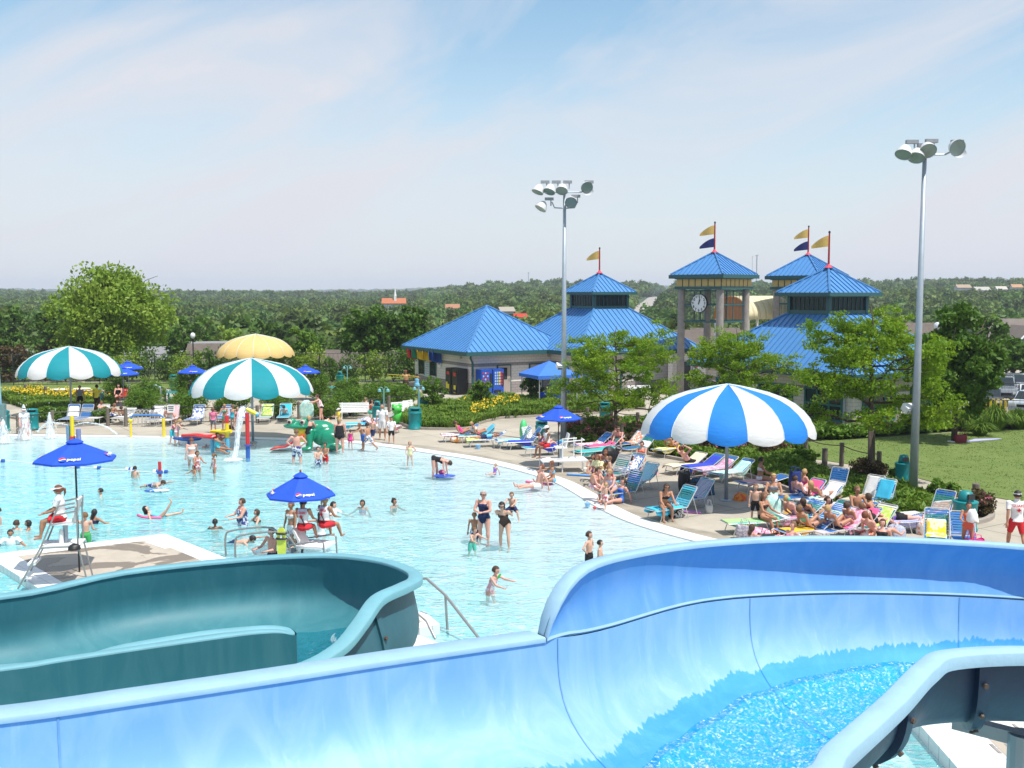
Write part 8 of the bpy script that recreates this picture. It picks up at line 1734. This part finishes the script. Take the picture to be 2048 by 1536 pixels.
   if e=='tube': xb.ell(J['tn']*H*.12-J['td']*H*.0,(H*.20,H*.045,H*.055),12,8); xb.tube([J['td']*H*.27+sd*H*.06+J['tn']*H*.03,J['td']*H*.15+J['tn']*H*.085,-sd*H*.06+J['tn']*H*.1],H*.010,5); ob=xb.build('rescue_tube',CLO['red'],root,smooth=True)
   if e=='tubeback': xb.ell(sd*H*.10-J['tn']*H*.02-J['td']*0,(H*.05,H*.14,H*.05),12,8); xb.build('rescue_tube',CLO['red'],root,smooth=True); xb=MB(); xb.tube([J['td']*H*.29-sd*H*.05,J['td']*H*.16-J['tn']*H*.085,sd*H*.08-J['tn']*H*.06],H*.010,5); xb.build('shoulder_strap',M_black,root)
   if e=='guard':
    for txt,z,s_ in (('GUARD',.235,.058),):
     M4=Matrix.Translation(J['td']*H*z-J['tn']*(H*.078+.03))@Matrix((sd*1,J['td'],-J['tn'])).transposed().to_4x4(); M4=M4@Matrix.Rotation(0,4,'Y'); text_mesh(txt,H*s_,CLO['red'],root,M4,'lettering',.003,True)
    for dx,dz,w_,h_ in ((0,0,.06,.02),(0,0,.02,.06)):
     xb=MB(); cc=J['td']*H*.17-J['tn']*(H*.078+.025); xb.box(cc,(H*w_,.012,H*h_)); xb.build('red_cross',CLO['red'],root)
   if e=='ears':
    for s in (-1,1): xb.ell(c+Mh@Vector((s*.95*hr,0,.0)),(hr*.4,hr*.55,hr*.55),10,7,M=Mh)
    xb.build('ear_cover',CLO['mintg'],body)
P_=person; D2=Vector
def W(label,u,v,head,H,ps,wear,sub=.5,**k): p=G(u,v); person(label,(p.x,p.y,-sub*1.0),head,H,ps,wear,**k)
def Dk(label,u,v,head,H,ps,wear,z=0.0,**k): p=G(u,v,z); person(label,(p.x,p.y,z),head,H,ps,wear,**k)
B_=[('trunks','navypat')]
# --- in the pool
W('boy in green trunks climbing onto the pier edge behind the lifeguard chair',172,1086,180,1.35,'arm',[('trunks','green')],.45,hair='light',skin='fair')
W('girl with long wet dark hair, chest deep behind the lifeguard chair',187,1046,150,1.5,'swim',[('top','navy')],1.05,hair='dark',hs='long',skin='tan',fem=True)
W('boy with only his head above water, left of the swimmer on the blue board',204,989,-70,1.3,'swim',B_,1.08,hair='dark')
W('person in white shirt rubbing the face, lowest left in the pool',22,1088,20,1.5,'swim',[('shirt','white')],1.05,hair='dark',skin='tan')
W('cropped-haired swimmer seen from behind at the left, head and shoulders only',31,1058,150,1.4,'swim',B_,1.14,hair='brown')
W('dark-haired girl facing left just above the lifeguard’s knees'.replace('’',"'"),60,1058,-70,1.35,'swim',[('top','pink')],1.08,hair='dark',hs='bob',skin='tan',fem=True)
W('swimmer cut by the left edge of the photo',-2,1048,-60,1.5,'stand',[('trunks','blue')],.95,hair='brown',skin='fair')
W('small boy with back turned beside the lane floats',270,954,165,1.15,'stand',B_,.72,hair='dark',kid=True)
W('boy resting his chest on the blue body board',308,976,60,1.3,'crawl',B_,-.12,hair='brown')
W('girl floating on her back with one foot raised beside the pink noodle',322,1032,100,1.4,pose(-70,(96,140),(100,150),14,((20,60),(30,50)),((30,60),(60,40)),-.03),[('suit','sky')],0,hair='dark',hs='long',fem=True)
W('broad woman in patterned swim dress wading left of the centre lifeguard parasol',486,1048,-55,1.68,'hold',[('dress','navypat')],.84,hair='brown',fem=True,fat=1.35,skin='pink')
W('young woman low in the water right of the patterned-dress wader',517,1041,-60,1.5,'swim',[('top','black')],1.12,hair='brown',hs='bob',fem=True)
W('small dark-haired swimmer left of the handrails',430,1057,190,1.3,'swim',B_,1.02,hair='dark',skin='deep')
W('swimmer splashing forward just beyond the handrails',470,1083,80,1.4,'crawl',[('trunks','navy')],.04,hair='dark')
W('slim woman in a white bikini with hair in a bun, under the centre parasol',584,1066,-35,1.65,'stand',[('top','white'),('brief','white')],.66,hair='light',hs='topbun',fem=True,skin='tan')
W('girl in a white top stretching her arm right behind the seated guards',642,1068,165,1.4,'arm',[('suit','white')],.72,hair='dark',hs='long',fem=True)
W('man in a white shirt low in the water right of the centre parasol',664,1026,70,1.7,'swim',[('shirt','white')],1.30,hair='dark')
W('dark-haired girl up to her shoulders, nearer of two right of the parasol',726,1014,-15,1.4,'swim',[('top','purple')],1.16,hair='dark',hs='bob',skin='tan',fem=True)
W('girl floating with feet showing, farther right of the parasol',786,1011,60,1.4,'swim',[('top','black')],1.16,hair='dark',hs='bun',skin='tan',fem=True)
W('tall woman in black and blue suit with folded arms in the shallows',968,1078,-20,1.70,'cross',[('suit','navy')],.22,hair='grey',hs='short',fem=True,fat=1.15,skin='pink',extra=('shades',))
W('woman in brown swimsuit stooping with a child on her back',1010,1090,-15,1.66,'stoop',[('suit','brown')],.20,hair='dark',hs='long',fem=True,skin='fair',extra=('shades',))
pp_=G(1010,1090); person('small boy riding piggyback on the woman in brown',(pp_.x+.22,pp_.y+.12,.70),-15,1.05,'piggy',[('trunks','navy')],hair='light',kid=True)
W('fair boy standing just behind the boy in green-blue trunks',949,1073,-10,1.15,'stand',B_,.42,hair='light',kid=True,skin='tan')
W('toddler boy in turquoise trunks reaching right in the shallows',944,1099,40,1.05,'reach',[('trunks','mintg')],.38,hair='light',kid=True)
W('boy in black trunks with hands behind him at the tip of the blue guard',1178,1131,60,1.30,'hips',[('trunks','black')],.38,hair='brown',kid=True)
W('smaller boy peeping over the rim beside the boy in black trunks',1199,1137,75,1.12,'stand',[('trunks','black')],.36,hair='dark',kid=True)
W('girl in pink suit wading with a green toy in her hands',980,1186,60,1.30,'reach',[('suit','pinkpat')],.60,hair='brown',hs='short',kid=True,fem=True,skin='pink')
W('tiny girl in pale yellow suit with a hand on her hip at the beach edge',820,934,0,1.12,'hip1',[('suit','paley')],.04,hair='blonde',hs='bob',kid=True,fem=True)
W('woman in black suit bending double over the blue float',868,952,78,1.66,'bend',[('suit','black')],.18,hair='brown',fem=True,skin='pink')
W('toddler in a purple suit sitting in the shallows',989,951,-40,.85,'sitg',[('suit','purple')],.02,hair='blonde',kid=True,fem=True)
W('pale man in white shorts sitting in the shallows with legs stretched',1076,979,-70,1.75,'sitg',[('shorts','white')],-.04,hair='red',skin='pink',fat=1.1)
W('girl in blue bikini seated on the beach edge behind the pale man',1106,968,-80,1.55,'edge',[('top','sky'),('brief','sky')],-.06,hair='red',hs='bun',fem=True,skin='tan')
W('woman in a white bikini walking away left of the pipe fountain',384,930,195,1.62,'walk',[('top','white'),('brief','white')],.42,hair='red',fem=True,fat=1.12,skin='pink')
W('girl holding a crouching child, left of the small patterned girl',395,944,50,1.35,'hold',[('suit','redpat')],.50,hair='brown',kid=True,fem=True,skin='tan')
W('crouching child held by the girl in the middle of the wading pool',389,946,-40,1.0,'swim',[('trunks','navy')],.70,hair='dark',kid=True,skin='tan')
W('small girl in a patterned suit alone below the pipe fountain',429,945,-50,1.15,'stand',[('suit','pinkpat')],.36,hair='light',hs='pony',kid=True,fem=True,skin='tan')
W('man in blue and white trunks with hands on hips before the frog tongue',594,921,185,1.78,'hips',[('trunks','navypat')],.40,hair='light',skin='pink',fat=1.1)
W('woman in black suit standing by the frog mouth with back turned',619,900,175,1.68,'hold',[('suit','black')],.06,hair='blonde',fem=True,fat=1.15,skin='pink')
W('broad woman in a black skirted suit beside the frog haunch',680,905,182,1.68,'stand',[('dress','black')],.06,hair='blonde',fem=True,fat=1.5,skin='pink')
W('toddler in pink skirted suit right of the broad woman',701,898,175,.95,'stand',[('dress','hot')],.04,hair='brown',kid=True,fem=True,skin='pink')
W('boy in patterned trunks stooping beside the boy in red',636,928,40,1.25,'hold',[('trunks','navypat')],.52,hair='brown',kid=True)
W('boy in red trunks facing the camera below the frog',651,921,-20,1.25,'hold',[('trunks','red')],.48,hair='dark',kid=True,skin='tan')
W('boy in blue trunks at the front of the running trio',726,898,-60,1.30,'reach',[('trunks','blue')],.05,hair='light',kid=True,skin='tan')
W('lanky boy in patterned trunks striding right in the running trio',738,901,-130,1.42,'run',[('trunks','navypat')],.04,hair='dark',kid=True,skin='tan')
W('boy in navy trunks at the back of the running trio',746,888,-30,1.30,'walk',[('trunks','navy')],.02,hair='light',kid=True)
W('girl in aqua shorts climbing onto the blue ride-on toy, left of two',345,886,80,1.30,'reach',[('trunks','aqua'),('top','hot')],.12,hair='red',kid=True,fem=True)
W('girl in a pink suit leaning on the blue ride-on toy, right of two',354,888,95,1.35,'reach',[('suit','pinkpat')],.12,hair='blonde',hs='pony',kid=True,fem=True)
W('child with a lavender cap low in the water below the ride-on toy',398,893,85,1.0,'crawl',[('suit','white')],.05,hair='light',kid=True,extra=('caplav',))
W('woman in an aqua suit sitting with a child under the yellow trough',434,904,70,1.6,'edge',[('suit','aqua')],-.05,hair='dark',hs='long',fem=True,skin='tan')
W('child on the lap of the aqua-suited woman',442,900,100,1.0,'knees',[('suit','redpat')],-.38,hair='dark',kid=True,skin='tan')
W('lifeguard with white visor wading behind the tallest fountain jet',50,878,30,1.66,'walk',[('shirt','white'),('shorts','red')],.05,hair='brown',fem=True,skin='pink',extra=('visor',))
W('person at the left edge half hidden by the low fountain jet',-1,882,60,1.4,'stand',B_,.2,hair='brown')
# --- lifeguards
zc=C0.z+1.56; person('lifeguard in white visor, white shirt and red shorts on the tall chair',(C0.x-.02,C0.y,zc-.5),-78,1.68,pose(3,(78,74),(6,16),6,((20,8),(22,8)),((72,-10),(68,-10)),.60,25),[('shirt','white'),('shorts','red')],hair='red',hs='pony',fem=True,skin='tan',extra=('visor','shades','tube'))
gg=G(1117,930,.95); person('lifeguard in cap and red shorts on the low beach stand',(gg.x-.28,G(1124,942).y+.2,.5),-62,1.70,pose(2,(80,78),(2,10),6,((28,8),(22,8)),((75,-10),(68,-10)),.56,10),[('tank','white'),('shorts','red')],hair='dark',skin='deep',extra=('capwhite','tube'))
for (dx,lab,hd_,hh) in ((-.05,'seated lifeguard with dark ponytail and black strap, left of the pair',168,'dark'),(.28,'seated lifeguard in white visor with red tube, right of the pair',152,'blonde')):
 q=P(615,1100,28.2); person(lab,(q.x+dx*1.6,28.1+dx,.38),hd_,1.68,'chair',[('tank','white'),('shorts','red')],hair=hh,hs='pony',fem=True,skin='tan',extra=('tubeback','guard')+(('visor',) if dx>0 else ()))
W('shirtless man with glasses holding on beside the handrails',545,1108,-40,1.72,'hold',[('trunks','navy')],.95,hair='red',skin='pink',extra=('shades',))
W('child in a white sun hat between the yellow board and the guards',586,1112,-30,1.15,'hold',[('suit','grey')],.45,hair='brown',kid=True,extra=('hatwhite',))
Dk('male lifeguard in white shirt lettered GUARD and red shorts at the right edge',2031,1106,172,1.82,'walk',[('shirt','white'),('trunks','red')],hair='dark',skin='tan',extra=('band','guard'))
# --- on the deck, far side
Dk('bald man in white shirt and white shorts walking on the deck',765,880,-10,1.78,'stand',[('shirt','white'),('trunks','white')],hs='bald',skin='tan',fat=1.1)
Dk('boy in a white shirt and black shorts beside the bald man',783,888,10,1.30,'stand',[('shirt','white'),('trunks','black')],hair='dark',skin='tan',kid=True)
Dk('woman in black bottoms holding up a mint towel behind the frog',643,846,-75,1.68,'reach',[('brief','black'),('tank','pinkpat')],hair='brown',hs='pony',fem=True,fat=1.2,skin='pink')
Dk('child in yellow shirt and white cap left of the white bench',678,862,-60,1.20,'hold',[('shirt','yellow'),('trunks','black')],hair='brown',kid=True,extra=('capwhite',))
Dk('child in pink shirt and grey shorts, leftmost of the standing girls',427,866,185,1.32,'stand',[('shirt','pink'),('shorts','grey')],hair='light',kid=True,fem=True,skin='tan')
Dk('girl in a green bikini top, second of the standing girls',450,862,0,1.45,'hold',[('top','mintg'),('brief','mintg')],hair='blonde',hs='pony',fem=True,skin='tan')
Dk('girl in an aqua towel, third of the standing girls',466,860,160,1.35,'hold',[('suit','aqua')],hair='light',kid=True,fem=True)
Dk('smallest girl in pink, rightmost of the standing girls',476,860,20,1.2,'stand',[('suit','pink')],hair='blonde',kid=True,fem=True)
Dk('woman in black suit sitting on the red bench',238,806,10,1.64,'chair',[('suit','black')],hair='brown',fem=True,fat=1.2,skin='pink',z=0.0)
Dk('woman in dark wet suit standing by the flower band',161,822,30,1.6,'stand',[('tank','grey'),('shorts','black')],hair='dark',hs='pony',fem=True,skin='tan')
Dk('person in a yellow and brown top right of the flower band',195,824,170,1.7,'stand',[('shirt','yellow'),('trunks','brown')],hair='dark',skin='deep')
Dk('child crouching below the person in yellow',201,830,120,1.1,'squat',[('trunks','redpat')],hair='dark',kid=True,skin='deep')
Dk('tanned shirtless man with back turned near the kiosk',812,789,178,1.78,'hold',[('trunks','brown')],hair='red',skin='tan',fat=1.2)
Dk('person wrapped in a pale blue towel in front of the kiosk',834,792,170,1.6,'hold',[('dress','sky')],hair='dark',skin='deep')
Dk('bare-shouldered woman sitting left of the dark-haired one by the bin',728,822,60,1.6,'edge',[('top','white'),('shorts','navy')],z=.3,hair='brown',fem=True)
Dk('dark-haired woman in a striped wrap sitting near the dome-topped bin',741,828,80,1.6,'edge',[('top','orange'),('skirt','mintg')],z=.3,hair='dark',hs='long',fem=True,skin='tan')
Dk('child in a white shirt walking behind the centre parasol left side',410,820,90,1.3,'walk',[('shirt','white'),('trunks','navypat')],hair='brown',kid=True)
Dk('person in black bending behind the centre parasol pole',523,818,80,1.6,'bend',[('suit','black')],hair='brown',fem=True,skin='pink')
Dk('person dressed in black behind the parasol left rim',382,812,150,1.7,'stand',[('shirt','black'),('trunks','black')],hair='dark',skin='deep')
def LP(lab,chair,head_off,H,ps,wear,s=1.05,y=0.0,z=0.0,**k):
 c=CH[chair]; a=c.rotation_euler[2]; q=Vector(c.location)+Vector((cos(a)*s-sin(a)*y,sin(a)*s+cos(a)*y,z)); person(lab,q,np.degrees(a)-90+head_off,H,ps,wear,**k)
ck=list(CH); K=lambda t: next(c for c in ck if t in c)
LP('slim woman in a black bikini sitting sideways on the nearest aqua lounger',K('nearest the blue parasol pole'),70,1.66,'chairfwd',[('top','black'),('brief','black')],s=.55,hair='brown',hs='long',fem=True,skin='tan',extra=('shades',))
LP('blonde woman in grey tank suit sitting with legs over the lounger end',K('low lounger behind the blonde'),20,1.66,'chairfwd',[('suit','lav')],s=.5,hair='blonde',hs='bob',fem=True,skin='pink')
LP('person with bare pink back sitting left of the blonde woman',K('low lounger behind the blonde'),100,1.62,'chairfwd',[('shorts','pinkpat')],s=.2,y=.75,hair='brown',hs='pony',fem=True,skin='pink')
LP('long-haired woman in a yellow shirt looking down by the lounger',K('woman in the yellow shirt'),15,1.66,'chairfwd',[('shirt','paley'),('shorts','navypat')],s=.3,hair='red',hs='long',fem=True,skin='tan')
LP('dark-haired child seated between the stroller and the yellow-shirted woman',K('woman in the yellow shirt'),30,1.35,'knees',[('trunks','purple')],s=.8,y=.9,z=.3,hair='dark',hs='long',skin='tan')
LP('woman in a striped bikini top sitting behind the dark-haired child',K('blue and white patterned towel'),25,1.6,'chairfwd',[('top','pat'),('skirt','yellow')],s=.3,y=.45,hair='red',hs='long',fem=True,skin='tan')
LP('woman with sunglasses seated behind the stroller, right of two',K('behind the two women beside the stroller'),25,1.62,'chairfwd',[('top','orange'),('brief','orange')],s=.5,hair='brown',fem=True,skin='pink',extra=('shades',))
LP('bare-backed woman seated behind the stroller, left of two',K('behind the two women beside the stroller'),140,1.62,'chairfwd',[('brief','black')],s=.4,y=.6,hair='brown',hs='bun',fem=True,skin='pink')
LP('woman reading with her feet raised near the pink shrubs',K('woman with raised feet'),180,1.66,'reck',[('top','pat'),('brief','navy')],hair='red',hs='bob',fem=True,skin='tan',extra=('shades',))
LP('man in dark trunks lying with hands behind his head',K('hands behind his head'),180,1.76,'recarms',[('shorts','black')],hair='red',skin='pink',s=1.15)
Dk('boy in red trunks running past the stroller',1220,974,-100,1.18,'walk',[('trunks','red')],hair='light',kid=True,skin='fair')
Dk('toddler in red checked trunks stepping off the beach edge',1211,1019,150,.92,'walk',[('trunks','redpat')],hair='blonde',kid=True)
LP('woman in a white bikini seated with her back turned behind the parasol pole',K('under the woman in the white bikini'),165,1.64,'chair',[('top','white'),('brief','white')],s=.9,hair='dark',hs='short',fem=True,skin='tan')
Dk('blonde woman in a grey bikini holding a mint towel',1545,1052,-10,1.68,'hold',[('top','grey'),('brief','grey')],hair='blonde',hs='pony',fem=True,skin='tan',z=0)
pile('mint and lime towel held in front of the blonde woman',G(1541,1050)+Vector((0,-.28,.42)),None,MINT,.6,.62,2,'held_towel')
Dk('pale boy in long black trunks standing right of the parasol pole',1510,1046,-8,1.25,'stand',[('trunks','black')],hair='light',kid=True,z=0)
LP('long-haired girl with bare back sitting on the green and blue towel',K('long-haired girl'),120,1.60,'chair',[('top','brown'),('brief','black')],s=1.25,hair='light',hs='long',fem=True,skin='tan')
LP('woman in dark dotted suit and sunglasses lying back on coral pink',K('dark dotted suit'),180,1.66,'reck',[('suit','navypat')],hair='brown',fem=True,fat=1.25,skin='pink',extra=('shades',))
LP('blonde woman lying on her side beside the white towel heap',K('blonde woman lying on her side'),180,1.66,'lieside',[('top','hot'),('skirt','white')],hair='blonde',hs='long',fem=True,skin='tan')
LP('woman in grey suit lying back with pale green ear covers',K('round green ear covers'),180,1.66,'rec',[('suit','grey')],hair='blonde',fem=True,fat=1.2,skin='pink',extra=('ears',))
LP('woman propped on her elbow with a hand to her face, crowd centre',K('aqua towel in the centre'),180,1.62,'lieside',[('top','brown'),('brief','brown')],s=.9,y=.4,hair='brown',hs='long',fem=True,skin='tan')
LP('sunbather with bent knees under the gold towel',K('orange towel and the pair'),180,1.66,'reck',[('top','mintg'),('brief','black')],hair='light',hs='bob',fem=True,skin='tan',extra=('shades',))
LP('woman in patterned bikini looking down by the long pink towel',K('long pink towel over'),180,1.66,'reck',[('top','pat'),('brief','navy')],s=.9,hair='blonde',hs='bun',fem=True,skin='tan')
LP('woman in white bikini top lying on hot pink at the slide rim',K('hot pink towel at the slide rim'),180,1.66,'reck',[('top','white'),('brief','white')],hair='brown',hs='bun',fem=True,skin='tan')
LP('bare-chested man in patterned trunks reclining at the slide rim',K('hot pink towel at the slide rim'),175,1.76,'rec',[('shorts','pat')],s=1.0,y=-.85,z=-.12,hair='red',skin='pink')
LP('woman in a black tank suit with folded hands at the slide rim',K('green towel behind the woman'),165,1.66,'rec',[('suit','black')],s=1.1,hair='light',hs='bob',fem=True,fat=1.2,skin='pink')
LP('woman face down in black shorts on the flat lounger',K('lying face down in black'),0,1.66,'prone',[('tank','purple'),('shorts','black')],s=1.0,hair='light',fem=True,fat=1.15,skin='pink')
LP('shirtless man and back turned beyond the pale padded lounger'.replace('man and back','man with back'),K('flat lounger with the woman'),100,1.76,'chair',[('trunks','navy')],s=.0,y=.7,hair='light',skin='tan')
LP('brown-haired woman leaning forward left of the face-down sunbather',K('flat lounger with the woman'),-40,1.64,'chairfwd',[('suit','black')],s=.3,y=-.1,hair='brown',hs='bob',fem=True,skin='tan')
Dk('girl in an orange suit pulling a white shirt over her head at the teal bin',1934,1104,-20,1.45,'hold',[('suit','orange'),('brief','orange')],hair='dark',hs='bun',fem=True,skin='tan')
pile('white shirt in the hands of the girl in orange',G(1934,1104)+Vector((0.02,-.22,.92)),None,WHT,.34,.34,5,'held_shirt','shirt')
LP('girl in a pink suit and sunglasses sitting with knees up across the beach',K('girl in pink on the far'),180,1.5,'reck',[('suit','hot')],hair='brown',hs='bun',fem=True,skin='tan',extra=('shades',))
LP('girl in a white bikini top with knees up against the aqua towel',K('white bikini top, aqua'),180,1.5,'reck',[('top','white'),('brief','hot')],hair='blonde',fem=True,skin='tan')
LP('child in a light blue top lying face down across the beach',K('boy lying on his stomach'),180,1.4,'prone',[('tank','sky'),('shorts','navy')],s=.9,hair='red',skin='tan')
LP('girl lying with knees bent, partly behind the low guard stand',K('girl lying behind the guard'),180,1.5,'reck',[('top','blue'),('brief','blue')],hair='brown',fem=True,skin='pink')
LP('boy leaning back on the aqua cushion above the frog eyes',K('aqua cushion'),180,1.4,'rec',[('trunks','aqua')],hair='brown',skin='pink')
LP('woman in white reclining against the red striped towel by the notice',K('red striped towel'),180,1.66,'rec',[('suit','white')],hair='brown',fem=True,fat=1.3,skin='pink')
LP('person in a white shirt reclining behind the silver frames',K('white-shirted person'),180,1.6,'rec',[('shirt','white'),('shorts','brown')],hair='dark',skin='tan')
LP('hunched sunbather with elbows on knees on the white lounger',K('hunched sunbather'),180,1.6,'chairfwd',[('suit','pat')],hair='red',fem=True,fat=1.2,skin='pink')
LP('boy lounging on his back, right of two on the low lounger',K('two lounging boys'),180,1.4,'rec',B_,hair='brown',skin='tan'); LP('boy sitting up, left of two on the low lounger',K('two lounging boys'),150,1.4,'chairfwd',B_,s=.6,y=.55,hair='light',skin='tan')
for (u,v,hd_,H,ps,wr,kw) in ((1500,1092,120,1.3,'knees',[('suit','pat')],dict(label='child hugging knees beside the grey patterned tote',hair='brown',hs='long',fem=True)),(1578,1096,-60,1.64,'sitg',[('top','pink'),('brief','pink')],dict(label='sunbather with legs stretched beside the white towel heap at the slide rim',hair='light',hs='bun',fem=True)),(1652,1040,30,1.62,'edge',[('suit','redpat')],dict(label='woman in red patterned suit sitting up behind the crowd centre',hair='brown',hs='pony',fem=True)),(1606,1000,100,1.5,'chair',[('suit','hot')],dict(label='girl in hot pink sitting on the juniper kerb side of the crowd',hair='blonde',hs='long',fem=True)),(1762,1092,-30,1.66,'sitg',[('suit','black')],dict(label='woman in black sitting on the deck right of the reclining man',hair='brown',hs='bob',fem=True)),(1262,946,60,1.5,'knees',[('tank','yellow')],dict(label='person in yellow hunched among the towels of the middle group',hair='dark',hs='bob')),(1284,938,-30,1.6,'chair',[('suit','coral' if 'coral' in CLO else 'orange')],dict(label='woman in orange seated at the back of the middle group',hair='brown',hs='bun',fem=True)),(1240,1000,-60,1.64,'sitg',[('suit','blue')],dict(label='woman in blue sitting on the deck edge left of the blonde woman',hair='brown',hs='pony',fem=True))):
 lb=kw.pop('label'); g=G(u,v,.1); person(lb,(g.x,g.y,0),hd_,H,ps,wr,skin='tan' if u%2 else 'pink',**kw)
for (u,v,m,w_,h,lab) in ((1560,1092,REDW,.7,.3,'red and white towel bunched on the deck at the slide rim'),(1520,1080,PNK,.7,.35,'pink towel heap beside the patterned tote'),(1640,1090,PNK,.9,.25,'pale pink towel heap at the slide rim'),(1585,1045,GLD,.8,.4,'gold towel heap in the middle of the crowd'),(1675,1030,WHT,.6,.4,'white cloth heap at the back of the crowd'),(1740,1085,COR,.7,.35,'coral towel heap below the woman in black'),(1270,962,LAV,.7,.4,'lavender towel heap in the middle group'),(1300,948,REDW,.6,.4,'red striped towel heap behind the aqua lounger'),(1790,1072,NVW,.6,.35,'navy striped towel heap left of the strapped lounger back')): pile(lab,u,v,m,w_,h,u%9)
finish_people()
# hand-held mint towel and green toy
b=MB(); rows=[[Vector((x*w_,.04*sin(x*5+k),-k*.28)) for x in np.linspace(-.5,.5,9)] for k,w_ in enumerate((.25,.75,.85,.8,.5))]; b.loft(rows); o=b.build('held_towel',MINT,smooth=True); p=P(613,800,G(0,846).y); o.location=p; o.modifiers.new('t','SOLIDIFY').thickness=.015; tag(o,'pale mint towel hanging from the hands of the woman behind the frog','towel')
b=MB(); b.ell((0,0,0),(.03,.03,.09),8,6,M=Matrix.Rotation(.6,3,'Y')); o=b.build('green_toy',mat('toy_green',(.02,.45,.1),.5)); o.location=G(980,1186)+Vector((.22,-.02,.42)); tag(o,'little green toy in the hands of the girl in pink','toy')
# ================================================================ air
hm=bpy.data.materials.new('summer_haze'); hm.use_nodes=True; hn=hm.node_tree.nodes; hn.clear(); ho=hn.new('ShaderNodeOutputMaterial'); pv_=hn.new('ShaderNodeVolumePrincipled')
pv_.inputs['Color'].default_value=(0.80,0.88,1.0,1); pv_.inputs['Density'].default_value=0.00024; pv_.inputs['Anisotropy'].default_value=0.0
hm.node_tree.links.new(pv_.outputs[0],ho.inputs['Volume'])
b=MB(); b.box((0,2350,14),(9500,5200,92)); hz=b.build('haze',hm); hz['kind']='stuff'; hz['label']='thin blue summer haze over the valley'; hz['category']='haze'
